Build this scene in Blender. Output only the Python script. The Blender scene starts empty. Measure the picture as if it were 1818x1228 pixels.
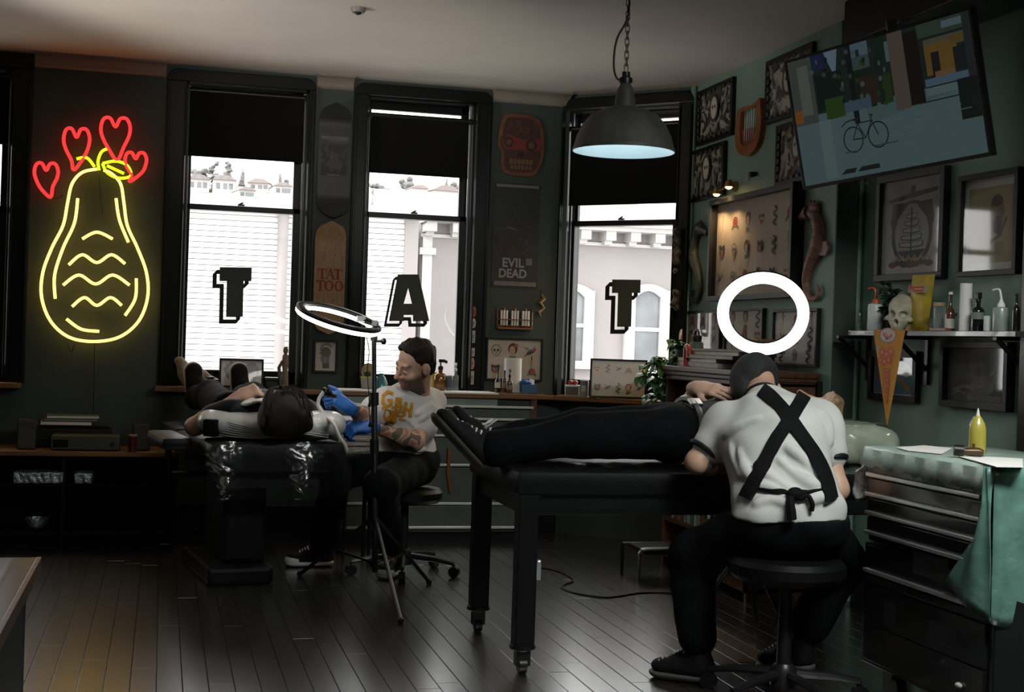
import bpy, bmesh, math, random
import numpy as np
from mathutils import Matrix, Vector
random.seed(7); np.random.seed(7)
SC = bpy.context.scene
COL = SC.collection
PI = math.pi
# ------------------------------------------------------------------ camera, world, sun, lights, exposure
F, ROLL, YAW, PITCH, EYE = 2450.0, math.radians(1.85), math.radians(14.2), math.radians(-.21), np.array([0., 0., 1.2])
cam_d = bpy.data.cameras.new('camera'); cam = bpy.data.objects.new('camera', cam_d); COL.objects.link(cam)
cam_d.sensor_fit = 'HORIZONTAL'; cam_d.sensor_width = 36; cam_d.lens = 36 * F / 1818; cam_d.clip_start = .05; cam_d.clip_end = 900
cam.matrix_world = (Matrix.Translation(Vector(EYE)) @ Matrix.Rotation(-YAW, 4, 'Z') @ Matrix.Rotation(PI / 2 + PITCH, 4, 'X')
                    @ Matrix.Rotation(ROLL, 4, 'Z'))
SC.camera = cam
SC.view_settings.view_transform = 'Standard'; SC.view_settings.look = 'None'
SC.view_settings.gamma = 1; SC.view_settings.use_curve_mapping = False; SC.view_settings.exposure = 0
SC.cycles.max_bounces = 8; SC.cycles.diffuse_bounces = 4; SC.cycles.transparent_max_bounces = 24
SC.cycles.sample_clamp_indirect = 4; SC.cycles.caustics_reflective = False; SC.cycles.caustics_refractive = False
SC.cycles.use_denoising = True
W = bpy.data.worlds.new('overcast_sky'); SC.world = W; W.use_nodes = True
bg = W.node_tree.nodes['Background']; bg.inputs[0].default_value = (1.0, .985, .97, 1); bg.inputs[1].default_value = 4.2

def light(kind, name, loc, power, col=(1, 1, 1), rot=(0, 0, 0), **kw):
    l = bpy.data.lights.new(name, kind); l.energy = power; l.color = col
    for k, v in kw.items(): setattr(l, k, v)
    o = bpy.data.objects.new(name, l); o.location = loc; o.rotation_euler = rot; COL.objects.link(o); return o
light('SUN', 'sun', (0, -6, 12), 5.0, (1, .97, .93), (math.radians(46), 0, math.radians(-76)), angle=.3)
# area lights added under the ceiling to brighten the room from behind
light('AREA', 'work_fill', (2.3, 2.4, 2.7), 36, (.97, 1, .96), (math.radians(36), 0, 0), shape='RECTANGLE', size=1.2, size_y=.5, spread=math.radians(110))
light('AREA', 'rear_fill', (0.3, 0.4, 2.7), 9, (1, .96, .9), (math.radians(42), 0, 0), shape='RECTANGLE', size=2.4, size_y=1.0)
light('AREA', 'side_ceiling_light', (-2.4, 3.2, 2.7), 2, (1, .95, .88), (0, math.radians(-20), 0), shape='RECTANGLE', size=1.2, size_y=1.6)

# fill spots added outside the frame to brighten the ceiling near the windows
def aim(a, b): return (Vector([float(x) for x in b]) - Vector([float(x) for x in a])).to_track_quat('-Z', 'Y').to_euler()
light('SPOT', 'ceiling_fill_left', (-1.9, 6.0, 1.55), 200, (1, .93, .85), aim((-1.9, 6.0, 1.55), (.45, 7.0, 2.76)), spot_size=.86, spot_blend=1., shadow_soft_size=.15)
light('SPOT', 'ceiling_fill_rear', (.2, 2.9, 2.1), 200, (1, .93, .85), aim((.2, 2.9, 2.1), (.9, 7.0, 2.76)), spot_size=.55, spot_blend=1., shadow_soft_size=.12)

# ------------------------------------------------------------------ pixel rays (used to read real positions off the photograph)
def ray(px, py):
    u, v = px - 909., py - 614.
    c, s = math.cos(ROLL), math.sin(ROLL)
    x, y, z = (c * u + s * v) / F, -(-s * u + c * v) / F, 1.
    cp, sp = math.cos(PITCH), math.sin(PITCH)
    up, fw = cp * y + sp * z, -sp * y + cp * z
    cy, sy = math.cos(YAW), math.sin(YAW)
    return np.array([cy * x + sy * fw, -sy * x + cy * fw, up])
def on_plane(px, py, p0, n):
    d = ray(px, py); return EYE + d * (np.dot(np.array(p0) - EYE, n) / np.dot(d, n))
def on_y(px, py, y): return on_plane(px, py, (0, y, 0), (0, 1, 0))
def on_x(px, py, x): return on_plane(px, py, (x, 0, 0), (1, 0, 0))
def on_z(px, py, z): return on_plane(px, py, (0, 0, z), (0, 0, 1))
def pz(px, py, Z): return EYE + ray(px, py) * Z
def depth(p): d = np.asarray(p) - EYE; return math.sin(YAW) * d[0] + math.cos(YAW) * d[1]
CR = np.array([math.cos(YAW), -math.sin(YAW), 0]); CF = np.array([math.sin(YAW), math.cos(YAW), 0]); UP = np.array([0, 0, 1.])
def nrm(v): v = np.asarray(v, float); return v / (np.linalg.norm(v) + 1e-12)

# ------------------------------------------------------------------ materials
MATS = {}
def pm(name, col, rough=.55, metal=0., var=.12, scale=9., bump=0., bscale=60., spec=.5, coat=0., trans=0., emis=None, es=0., attr=False, stretch=None, sss=0.):
    if name in MATS: return MATS[name]
    m = bpy.data.materials.new(name); m.use_nodes = True; nt = m.node_tree; N = nt.nodes; L = nt.links
    b = N['Principled BSDF']
    b.inputs['Roughness'].default_value = rough; b.inputs['Metallic'].default_value = metal
    b.inputs['Specular IOR Level'].default_value = spec; b.inputs['Coat Weight'].default_value = coat
    b.inputs['Transmission Weight'].default_value = trans
    tc = N.new('ShaderNodeTexCoord'); mp = N.new('ShaderNodeMapping'); L.new(tc.outputs['Object'], mp.inputs[0])
    if stretch: mp.inputs['Scale'].default_value = stretch
    nz = N.new('ShaderNodeTexNoise'); nz.inputs['Scale'].default_value = scale; nz.inputs['Detail'].default_value = 4
    L.new(mp.outputs[0], nz.inputs['Vector'])
    mr = N.new('ShaderNodeMapRange'); L.new(nz.outputs['Fac'], mr.inputs['Value'])
    mr.inputs['From Min'].default_value = .3; mr.inputs['From Max'].default_value = .7
    mr.inputs['To Min'].default_value = 1 - var; mr.inputs['To Max'].default_value = 1 + var
    mx = N.new('ShaderNodeMix'); mx.data_type = 'RGBA'; mx.blend_type = 'MULTIPLY'; mx.inputs['Factor'].default_value = 1
    if attr:
        at = N.new('ShaderNodeAttribute'); at.attribute_name = 'Col'; L.new(at.outputs['Color'], mx.inputs['A'])
    else:
        mx.inputs['A'].default_value = (*col, 1)
    L.new(mr.outputs['Result'], mx.inputs['B']); L.new(mx.outputs['Result'], b.inputs['Base Color'])
    if bump:
        n2 = N.new('ShaderNodeTexNoise'); n2.inputs['Scale'].default_value = bscale; n2.inputs['Detail'].default_value = 3
        L.new(mp.outputs[0], n2.inputs['Vector'])
        bp = N.new('ShaderNodeBump'); bp.inputs['Strength'].default_value = bump; bp.inputs['Distance'].default_value = .01
        L.new(n2.outputs['Fac'], bp.inputs['Height']); L.new(bp.outputs['Normal'], b.inputs['Normal'])
    if emis is not None:
        b.inputs['Emission Color'].default_value = (*emis, 1); b.inputs['Emission Strength'].default_value = es
    if sss:
        b.inputs['Subsurface Weight'].default_value = sss; b.inputs['Subsurface Radius'].default_value = (.02, .008, .004)
    MATS[name] = m; return m

def glow(name, col, s, attr=False):
    if name in MATS: return MATS[name]
    m = bpy.data.materials.new(name); m.use_nodes = True; nt = m.node_tree; N = nt.nodes; L = nt.links
    N.remove(N['Principled BSDF']); e = N.new('ShaderNodeEmission'); e.inputs[0].default_value = (*col, 1); e.inputs[1].default_value = s
    if attr:
        at = N.new('ShaderNodeAttribute'); at.attribute_name = 'Col'; L.new(at.outputs['Color'], e.inputs[0])
        g = N.new('ShaderNodeBsdfGlossy'); g.inputs['Roughness'].default_value = .12
        fr = N.new('ShaderNodeFresnel'); fr.inputs[0].default_value = 1.5
        ad = N.new('ShaderNodeMixShader'); L.new(fr.outputs[0], ad.inputs[0]); L.new(e.outputs[0], ad.inputs[1]); L.new(g.outputs[0], ad.inputs[2])
        L.new(ad.outputs[0], N['Material Output'].inputs[0])
    else:
        L.new(e.outputs[0], N['Material Output'].inputs[0])
    MATS[name] = m; return m

def thin_glass(name, tint=(1, 1, 1), rough=.02, ior=1.45, bump=0., bscale=40., body=None, bodyfac=0.):
    if name in MATS: return MATS[name]
    m = bpy.data.materials.new(name); m.use_nodes = True; nt = m.node_tree; N = nt.nodes; L = nt.links
    N.remove(N['Principled BSDF'])
    t = N.new('ShaderNodeBsdfTransparent'); t.inputs[0].default_value = (*tint, 1)
    g = N.new('ShaderNodeBsdfGlossy'); g.inputs['Roughness'].default_value = rough
    fr = N.new('ShaderNodeFresnel'); gm = N.new('ShaderNodeNewGeometry'); bm_ = N.new('ShaderNodeMapRange'); L.new(gm.outputs['Backfacing'], bm_.inputs[0])
    bm_.inputs['To Min'].default_value = ior; bm_.inputs['To Max'].default_value = 1 / ior; L.new(bm_.outputs[0], fr.inputs[0])
    mx = N.new('ShaderNodeMixShader'); L.new(fr.outputs[0], mx.inputs[0]); L.new(g.outputs[0], mx.inputs[2])
    if body:
        d = N.new('ShaderNodeBsdfDiffuse'); d.inputs[0].default_value = (*body, 1)
        m2 = N.new('ShaderNodeMixShader'); m2.inputs[0].default_value = bodyfac
        L.new(t.outputs[0], m2.inputs[1]); L.new(d.outputs[0], m2.inputs[2]); L.new(m2.outputs[0], mx.inputs[1])
    else:
        L.new(t.outputs[0], mx.inputs[1])
    if bump:
        tc = N.new('ShaderNodeTexCoord'); n2 = N.new('ShaderNodeTexNoise'); n2.inputs['Scale'].default_value = bscale
        n2.inputs['Distortion'].default_value = 1.2
        L.new(tc.outputs['Object'], n2.inputs['Vector'])
        bp = N.new('ShaderNodeBump'); bp.inputs['Strength'].default_value = bump; bp.inputs['Distance'].default_value = .02
        L.new(n2.outputs['Fac'], bp.inputs['Height']); L.new(bp.outputs['Normal'], g.inputs['Normal']); L.new(bp.outputs['Normal'], fr.inputs['Normal'])
    L.new(mx.outputs[0], N['Material Output'].inputs[0]); MATS[name] = m; return m

def wood(name, c1, c2, rough=.4, axis='X', scale=4., coat=0., bump=.15, spec=.5, ior=None):
    if name in MATS: return MATS[name]
    m = bpy.data.materials.new(name); m.use_nodes = True; nt = m.node_tree; N = nt.nodes; L = nt.links; b = N['Principled BSDF']
    tc = N.new('ShaderNodeTexCoord'); mp = N.new('ShaderNodeMapping')
    mp.inputs['Scale'].default_value = {'X': (.6, 9, 9), 'Y': (9, .6, 9), 'Z': (9, 9, .6)}[axis]
    oi = N.new('ShaderNodeObjectInfo'); av = N.new('ShaderNodeVectorMath'); av.operation = 'ADD'
    L.new(tc.outputs['Object'], av.inputs[0]); ml = N.new('ShaderNodeMath'); ml.operation = 'MULTIPLY'; ml.inputs[1].default_value = 37
    L.new(oi.outputs['Random'], ml.inputs[0]); cx = N.new('ShaderNodeCombineXYZ')
    for i in range(3): L.new(ml.outputs[0], cx.inputs[i])
    L.new(cx.outputs[0], av.inputs[1]); L.new(av.outputs[0], mp.inputs[0])
    nz = N.new('ShaderNodeTexNoise'); nz.inputs['Scale'].default_value = scale; nz.inputs['Detail'].default_value = 6; nz.inputs['Distortion'].default_value = .6
    L.new(mp.outputs[0], nz.inputs['Vector'])
    cr = N.new('ShaderNodeValToRGB'); cr.color_ramp.elements[0].position = .33; cr.color_ramp.elements[1].position = .68
    cr.color_ramp.elements[0].color = (*c1, 1); cr.color_ramp.elements[1].color = (*c2, 1); L.new(nz.outputs['Fac'], cr.inputs[0])
    hv = N.new('ShaderNodeMapRange'); L.new(oi.outputs['Random'], hv.inputs[0]); hv.inputs['To Min'].default_value = .7; hv.inputs['To Max'].default_value = 1.25
    mx = N.new('ShaderNodeMix'); mx.data_type = 'RGBA'; mx.blend_type = 'MULTIPLY'; mx.inputs['Factor'].default_value = 1
    L.new(cr.outputs[0], mx.inputs['A']); L.new(hv.outputs[0], mx.inputs['B']); L.new(mx.outputs['Result'], b.inputs['Base Color'])
    b.inputs['Roughness'].default_value = rough; b.inputs['Coat Weight'].default_value = coat; b.inputs['Specular IOR Level'].default_value = spec
    if ior: b.inputs['IOR'].default_value = ior
    bp = N.new('ShaderNodeBump'); bp.inputs['Strength'].default_value = bump; bp.inputs['Distance'].default_value = .004
    L.new(nz.outputs['Fac'], bp.inputs['Height']); L.new(bp.outputs['Normal'], b.inputs['Normal'])
    MATS[name] = m; return m

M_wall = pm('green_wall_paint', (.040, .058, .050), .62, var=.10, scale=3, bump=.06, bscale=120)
M_wallD = pm('green_wall_paint_lit', (.20, .315, .255), .6, var=.08, scale=3, bump=.06, bscale=120)  # same green paint as M_wall, lightened to stand for light on these walls
M_trim = pm('black_green_trim', (.0050, .0068, .0064), .28, var=.2, scale=14, spec=.22)
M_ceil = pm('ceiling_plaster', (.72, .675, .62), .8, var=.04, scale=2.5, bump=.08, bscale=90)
M_crown = pm('shaded_crown_plaster', (.27, .24, .20), .8, var=.04)  # ceiling plaster colour darkened, shade on the moulding put into the colour
M_floor = wood('dark_oak_boards', (.007, .005, .004), (.022, .015, .012), .26, 'Y', 3.2, coat=1., bump=.10, spec=.9, ior=1.9)
_b = M_floor.node_tree.nodes['Principled BSDF']; _b.inputs['Coat Roughness'].default_value = .24; _b.inputs['Coat IOR'].default_value = 3.0
M_sill = wood('varnished_sill_wood', (.16, .07, .022), (.30, .145, .05), .38, 'X', 4)
M_wood2 = wood('brown_cabinet_wood', (.050, .020, .010), (.11, .05, .024), .4, 'Y', 4)
M_wood3 = wood('amber_table_wood', (.075, .042, .022), (.15, .088, .048), .3, 'Y', 4, coat=1., spec=.6, ior=1.7)
M_black = pm('black_paint', (.004, .0045, .0045), .5, spec=.18)
M_blackm = pm('black_metal', (.014, .015, .015), .35, .3)
M_blackp = pm('black_plastic', (.008, .008, .008), .4, spec=.4)
M_vinyl = pm('black_vinyl', (.004, .0045, .0045), .45, bump=.1, bscale=30, spec=.2)
M_chrome = pm('brushed_chrome', (.62, .63, .63), .28, 1., var=.05)
M_alu = pm('satin_aluminium', (.62, .66, .63), .38, .85, var=.06)
M_white = pm('white_plastic', (.72, .72, .70), .45, var=.04)
M_paper = pm('paper_towel', (.80, .78, .75), .85, var=.04, bump=.15, bscale=80)
M_blind = pm('black_blind_cloth', (.005, .0055, .0055), .85, spec=.2)
M_print = pm('printed_paper', (1, 1, 1), .6, var=.05, scale=40, attr=True)
M_paintobj = pm('painted_relief', (1, 1, 1), .5, var=.15, scale=40, bump=.1, attr=True)
M_pane = thin_glass('window_glass', (.97, .98, .98))
M_pglass = thin_glass('picture_glass', (.98, .98, .98), .04, 1.5)
M_wrap = thin_glass('clear_plastic_wrap', (.93, .95, .95), .13, 1.5, bump=.3, bscale=11, body=(.30, .33, .33), bodyfac=.008)
M_cellgreen = pm('mint_plastic_film', (.13, .26, .22), .25, var=.25, scale=12, bump=.5, bscale=18)

# ------------------------------------------------------------------ mesh builder
class MB:
    def __init__(s): s.v = []; s.f = []; s.c = []; s.cur = None
    def add(s, vs, fs, col=None):
        o = len(s.v); s.v.extend([tuple(map(float, p)) for p in vs]); s.f.extend([tuple(i + o for i in f) for f in fs])
        s.c.extend([col or s.cur or (1, 1, 1)] * len(fs)); return s
    def box(s, c, size, R=None, col=None):
        x, y, z = np.array(size) / 2.
        P = np.array([(a * x, b * y, d * z) for a in (-1, 1) for b in (-1, 1) for d in (-1, 1)])
        if R is not None: P = P @ np.asarray(R).T
        return s.add(P + np.array(c), [(0, 1, 3, 2), (4, 6, 7, 5), (0, 4, 5, 1), (2, 3, 7, 6), (0, 2, 6, 4), (1, 5, 7, 3)], col)
    def b2(s, lo, hi, col=None):
        lo = np.array(lo, float); hi = np.array(hi, float); return s.box((lo + hi) / 2, np.abs(hi - lo), None, col)
    def path(s, pts, r, n=8, closed=False, col=None, caps=True):
        pts = [np.array(p, float) for p in pts]; m = len(pts)
        rs = r if hasattr(r, '__len__') else [r] * m
        T = []
        for i in range(m):
            a = pts[(i - 1) % m] if (closed or i > 0) else pts[i]; b = pts[(i + 1) % m] if (closed or i < m - 1) else pts[i]
            T.append(nrm(b - a))
        ref = np.array([0, 0, 1.]) if abs(T[0][2]) < .9 else np.array([1., 0, 0])
        x = nrm(np.cross(T[0], ref)); V = []
        for i in range(m):
            x = nrm(x - T[i] * np.dot(x, T[i])); y = np.cross(T[i], x)
            for k in range(n):
                a = 2 * PI * k / n; V.append(pts[i] + rs[i] * (math.cos(a) * x + math.sin(a) * y))
        Fs = []
        for i in range(m if closed else m - 1):
            j = (i + 1) % m
            for k in range(n): Fs.append((i * n + k, i * n + (k + 1) % n, j * n + (k + 1) % n, j * n + k))
        if caps and not closed: Fs += [tuple(range(n - 1, -1, -1)), tuple(range((m - 1) * n, m * n))]
        return s.add(V, Fs, col)
    def tube(s, a, b, r0, r1=None, n=12, col=None): return s.path([a, b], [r0, r1 if r1 is not None else r0], n, col=col)
    def lathe(s, prof, c=(0, 0, 0), n=20, R=None, col=None, sx=1., sy=1., caps=True):
        V = []; Fs = []; m = len(prof); c = np.array(c, float)
        for r, z in prof:
            for k in range(n):
                a = 2 * PI * k / n; p = np.array([r * sx * math.cos(a), r * sy * math.sin(a), z])
                V.append((np.asarray(R) @ p if R is not None else p) + c)
        for i in range(m - 1):
            for k in range(n): Fs.append((i * n + k, i * n + (k + 1) % n, (i + 1) * n + (k + 1) % n, (i + 1) * n + k))
        if caps and prof[0][0] > 1e-6: Fs.append(tuple(range(n - 1, -1, -1)))
        if caps and prof[-1][0] > 1e-6: Fs.append(tuple(range((m - 1) * n, m * n)))
        return s.add(V, Fs, col)
    def prism(s, poly, y0, y1, col=None):
        """polygon in local x,z extruded along local y"""
        n = len(poly); V = [(p[0], y0, p[1]) for p in poly] + [(p[0], y1, p[1]) for p in poly]
        Fs = [tuple(range(n)), tuple(range(2 * n - 1, n - 1, -1))] + [(i, i + n, (i + 1) % n + n, (i + 1) % n) for i in range(n)]
        return s.add(V, Fs, col)
    def ball(s, c, r, n=10, m=7, R=None, col=None):
        r = np.array(r if hasattr(r, '__len__') else (r, r, r), float); V = []; Fs = []
        for i in range(m + 1):
            t = PI * i / m
            for k in range(n):
                a = 2 * PI * k / n; p = np.array([math.sin(t) * math.cos(a), math.sin(t) * math.sin(a), math.cos(t)]) * r
                V.append((np.asarray(R) @ p if R is not None else p) + np.array(c))
        for i in range(m):
            for k in range(n): Fs.append((i * n + k, (i + 1) * n + k, (i + 1) * n + (k + 1) % n, i * n + (k + 1) % n))
        return s.add(V, Fs, col)
    def torus(s, c, R1, r, axis=(0, 0, 1), n=40, m=10, col=None, sx=1.):
        ax = nrm(axis); x = nrm(np.cross(ax, (0, 0, 1) if abs(ax[2]) < .9 else (1, 0, 0))); y = np.cross(ax, x)
        return s.path([np.array(c) + R1 * (math.cos(2 * PI * k / n) * x * sx + math.sin(2 * PI * k / n) * y) for k in range(n)], r, m, closed=True, col=col)

def link(name, me, m, parent=None):
    o = bpy.data.objects.new(name, me); COL.objects.link(o)
    if m: me.materials.append(m)
    if parent: o.parent = parent
    return o
def inv(root): return np.array(root.matrix_world.inverted()) if root else np.eye(4)
def build(name, mb, m, parent=None, world=False, smooth=False, bevel=0., colattr=False, ang=40):
    V = np.array(mb.v, float)
    if world and parent is not None:
        r = parent
        Mx = Matrix.Identity(4)
        while r: Mx = r.matrix_basis @ Mx; r = r.parent
        A = np.array(Mx.inverted()); V = V @ A[:3, :3].T + A[:3, 3]
    me = bpy.data.meshes.new(name); me.from_pydata(V.tolist(), [], mb.f)
    if colattr:
        at = me.attributes.new('Col', 'FLOAT_COLOR', 'CORNER'); buf = []
        for p, c in zip(me.polygons, mb.c): buf += [c[0], c[1], c[2], 1.] * p.loop_total
        at.data.foreach_set('color', buf)
    me.validate(); me.update()
    if bevel or smooth:
        bm = bmesh.new(); bm.from_mesh(me)
        bmesh.ops.recalc_face_normals(bm, faces=bm.faces)
        if bevel:
            es = [e for e in bm.edges if len(e.link_faces) == 2 and e.calc_face_angle(0) > .6]
            bmesh.ops.bevel(bm, geom=es, offset=bevel, segments=2, affect='EDGES', profile=.6, clamp_overlap=True)
        bm.to_mesh(me); bm.free()
    if smooth:
        me.shade_smooth(); me.set_sharp_from_angle(angle=math.radians(ang))
    return link(name, me, m, parent)
def tag(o, label=None, cat=None, group=None, kind=None):
    if label: o['label'] = label
    if cat: o['category'] = cat
    if group: o['group'] = group
    if kind: o['kind'] = kind
    return o
def thing(name, label, cat, loc=(0, 0, 0), rz=0., group=None, kind=None):
    o = bpy.data.objects.new(name, None); COL.objects.link(o); o.empty_display_size = .05
    o.matrix_basis = Matrix.Translation(Vector([float(a) for a in loc])) @ Matrix.Rotation(rz, 4, 'Z')
    return tag(o, label, cat, group, kind)
def dup(root, loc, rz=None, label=None):
    r = root.copy(); COL.objects.link(r); r.location = Vector([float(a) for a in loc])
    if rz is not None: r.rotation_euler = (0, 0, rz)
    if label: r['label'] = label
    for ch in list(root.children):
        c = ch.copy(); COL.objects.link(c); c.parent = r
        for g in list(ch.children):
            d = g.copy(); COL.objects.link(d); d.parent = c
    return r

def spline(pts, n=8, closed=False):
    P = [np.array(p, float) for p in pts]; m = len(P); out = []
    for i in range(m if closed else m - 1):
        p0 = P[(i - 1) % m] if (closed or i) else P[0]; p1 = P[i]; p2 = P[(i + 1) % m]
        p3 = P[(i + 2) % m] if (closed or i < m - 2) else P[-1]
        for k in range(n):
            t = k / n
            out.append(.5 * (2 * p1 + (p2 - p0) * t + (2 * p0 - 5 * p1 + 4 * p2 - p3) * t * t + (3 * p1 - p0 - 3 * p2 + p3) * t ** 3))
    if not closed: out.append(P[-1])
    return out

# ------------------------------------------------------------------ flat print painter (local x to the right, z up, facing -y)
class Art:
    def __init__(s): s.m = MB(); s.k = 0
    def poly(s, pts, col, keep=False):
        if not keep: s.k += 1
        if sum(p[0] * q[1] - q[0] * p[1] for p, q in zip(pts, list(pts[1:]) + [pts[0]])) < 0: pts = list(pts)[::-1]
        y = -.00012 * s.k
        s.m.add([(p[0], y, p[1]) for p in pts], [tuple(range(len(pts)))], col); return s
    def rect(s, x0, z0, x1, z1, col): return s.poly([(x0, z0), (x1, z0), (x1, z1), (x0, z1)], col)
    def ell(s, cx, cz, rx, rz, col, n=16, rot=0.):
        c, si = math.cos(rot), math.sin(rot); P = []
        for k in range(n):
            a = 2 * PI * k / n; x, z = rx * math.cos(a), rz * math.sin(a); P.append((cx + c * x - si * z, cz + si * x + c * z))
        return s.poly(P, col)
    def line(s, pts, w, col):
        s.k += 1
        for a, b in zip(pts[:-1], pts[1:]):
            a = np.array(a, float); b = np.array(b, float); d = b - a; L = np.linalg.norm(d)
            if L < 1e-9: continue
            n = np.array([-d[1], d[0]]) / L * w / 2; e = d / L * w * .2
            s.poly([a - e + n, a - e - n, b + e - n, b + e + n], col, keep=True)
        return s
    def text(s, st, cx, cz, h, col, w=None, bold=0., spacing=1.):
        V, Fc = glyphs(st, bold, spacing); V = np.array(V); lo = V.min(0); hi = V.max(0)
        k = h / (hi[1] - lo[1]); kx = k if w is None else w / (hi[0] - lo[0]); s.k += 1
        Q = [((p[0] - (lo[0] + hi[0]) / 2) * kx + cx, -.00012 * s.k, (p[1] - (lo[1] + hi[1]) / 2) * k + cz) for p in V]
        s.m.add(Q, Fc, col); return s
GL = {}
def glyphs(st, bold=0., spacing=1.):
    key = (st, bold, spacing)
    if key in GL: return GL[key]
    cu = bpy.data.curves.new('letters', 'FONT'); cu.body = st; cu.offset = bold; cu.space_character = spacing; cu.resolution_u = 3
    o = bpy.data.objects.new('letters', cu); COL.objects.link(o)
    bpy.context.view_layer.update()
    me = bpy.data.meshes.new_from_object(o.evaluated_get(bpy.context.evaluated_depsgraph_get()))
    GL[key] = ([tuple(v.co[:2]) for v in me.vertices], [tuple(p.vertices) for p in me.polygons])
    bpy.data.objects.remove(o); bpy.data.curves.remove(cu); bpy.data.meshes.remove(me)
    return GL[key]

RED, INK, LEAF, SKIN, YEL, GRY, BLU = (.50, .09, .07), (.05, .05, .05), (.14, .20, .12), (.62, .38, .27), (.55, .38, .12), (.30, .29, .28), (.16, .25, .32)
def motif(a, kind, x, z, s):
    """small traditional tattoo flash motifs"""
    k = kind % 8
    if k == 0:   # rose
        a.ell(x - s * .45, z - s * .3, s * .4, s * .16, LEAF, 10, .6); a.ell(x + s * .45, z - s * .3, s * .4, s * .16, LEAF, 10, -.6)
        a.ell(x, z + s * .1, s * .5, s * .48, INK, 14); a.ell(x, z + s * .1, s * .43, s * .41, RED, 14); a.ell(x - s * .05, z + s * .16, s * .25, s * .22, INK, 10); a.ell(x - s * .04, z + s * .17, s * .18, s * .16, RED, 10)
    elif k == 1:  # dagger
        a.poly([(x - s * .12, z + s * .3), (x + s * .12, z + s * .3), (x, z - s * .95)], GRY); a.rect(x - s * .35, z + s * .28, x + s * .35, z + s * .42, YEL); a.rect(x - s * .08, z + s * .42, x + s * .08, z + s * .85, INK); a.ell(x, z + s * .9, s * .13, s * .13, RED, 8)
    elif k == 2:  # portrait head
        a.ell(x, z + s * .2, s * .5, s * .6, INK, 16); a.ell(x - s * .05, z + s * .02, s * .32, s * .46, SKIN, 14); a.ell(x - s * .1, z - s * .25, s * .12, s * .05, RED, 8); a.ell(x - s * .18, z + s * .08, s * .07, s * .04, INK, 6); a.ell(x + s * .1, z + s * .08, s * .07, s * .04, INK, 6); a.ell(x + s * .35, z + s * .55, s * .22, s * .2, RED, 8); a.poly([(x - s * .3, z - s * .5), (x + s * .3, z - s * .5), (x + s * .4, z - s * .85), (x - s * .4, z - s * .85)], LEAF)
    elif k == 3:  # skull
        a.ell(x, z + s * .15, s * .5, s * .5, INK, 16); a.ell(x, z + s * .15, s * .43, s * .43, (.55, .5, .43), 16); a.rect(x - s * .24, z - s * .55, x + s * .24, z - s * .15, (.5, .45, .38)); a.ell(x - s * .18, z + s * .1, s * .14, s * .14, INK, 8); a.ell(x + s * .18, z + s * .1, s * .14, s * .14, INK, 8); a.poly([(x - s * .07, z - s * .16), (x + s * .07, z - s * .16), (x, z + s * .02)], INK)
        for i in range(4): a.rect(x - s * .21 + i * s * .13, z - s * .5, x - s * .18 + i * s * .13, z - s * .25, INK)
    elif k == 4:  # heart with banner
        P = [(x + s * .55 * (16 * math.sin(t) ** 3) / 16, z + s * .5 * (13 * math.cos(t) - 5 * math.cos(2 * t) - 2 * math.cos(3 * t) - math.cos(4 * t)) / 15) for t in np.linspace(0, 2 * PI, 22)[:-1]]
        a.poly(P, INK); a.poly([(x + (p[0] - x) * .86, z + (p[1] - z) * .86) for p in P], RED); a.line([(x - s * .6, z - s * .1), (x, z + s * .04), (x + s * .6, z - s * .1)], s * .22, (.62, .5, .3))
    elif k == 5:  # snake
        P = [(x + s * .4 * math.sin(t * 2.2), z + s * (.85 - t * .27)) for t in np.linspace(0, 6, 22)]
        a.line(P, s * .22, INK); a.line(P, s * .13, LEAF); a.ell(P[0][0], P[0][1], s * .17, s * .12, INK, 8)
    elif k == 6:  # bird
        a.ell(x, z, s * .5, s * .2, INK, 12, .5); a.poly([(x - s * .1, z), (x - s * .8, z + s * .5), (x - s * .2, z + s * .35)], BLU); a.poly([(x, z), (x + s * .5, z + s * .85), (x + s * .25, z + s * .1)], BLU); a.ell(x + s * .38, z + s * .25, s * .18, s * .15, RED, 8); a.poly([(x - s * .3, z - s * .1), (x - s * .75, z - s * .5), (x - s * .4, z - s * .35)], INK)
    else:  # panther / mask
        a.ell(x - s * .38, z + s * .42, s * .2, s * .2, INK, 9); a.ell(x + s * .38, z + s * .42, s * .2, s * .2, INK, 9); a.ell(x, z, s * .52, s * .5, INK, 14); a.ell(x, z - s * .12, s * .4, s * .34, (.20, .11, .05), 12); a.ell(x, z - s * .25, s * .25, s * .18, RED, 10); a.ell(x - s * .2, z + s * .1, s * .1, s * .06, YEL, 6); a.ell(x + s * .2, z + s * .1, s * .1, s * .06, YEL, 6); a.poly([(x - s * .15, z - s * .15), (x + s * .15, z - s * .15), (x, z + s * .1)], (.4, .36, .3))
# ------------------------------------------------------------------ smooth solid modelling (signed distance fields -> one continuous mesh)
def frame_of(f, u):
    f = nrm(f); u = nrm(np.asarray(u, float) - f * np.dot(f, u)); l = np.cross(u, f)   # l = the figure's own left
    return np.stack([l, f, u], 1)       # columns: left, forward, up
def rcone(a, b, r0, r1, flat=None):
    a = np.array(a, float); b = np.array(b, float)
    def fn(P):
        Q = P
        if flat is not None:
            ax, k = flat; ax = nrm(ax); q = (P - a) @ ax; Q = P + (q * (1. / k - 1.))[..., None] * ax
        ab = b - a; t = np.clip((Q - a) @ ab / max(ab @ ab, 1e-9), 0, 1)
        d = np.linalg.norm(Q - a - t[..., None] * ab, axis=-1) - (r0 + t * (r1 - r0))
        return d * (min(1., flat[1]) if flat is not None else 1.)
    R = max(r0, r1) * (max(1., flat[1]) if flat is not None else 1.)
    return fn, np.minimum(a, b) - R, np.maximum(a, b) + R
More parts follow.
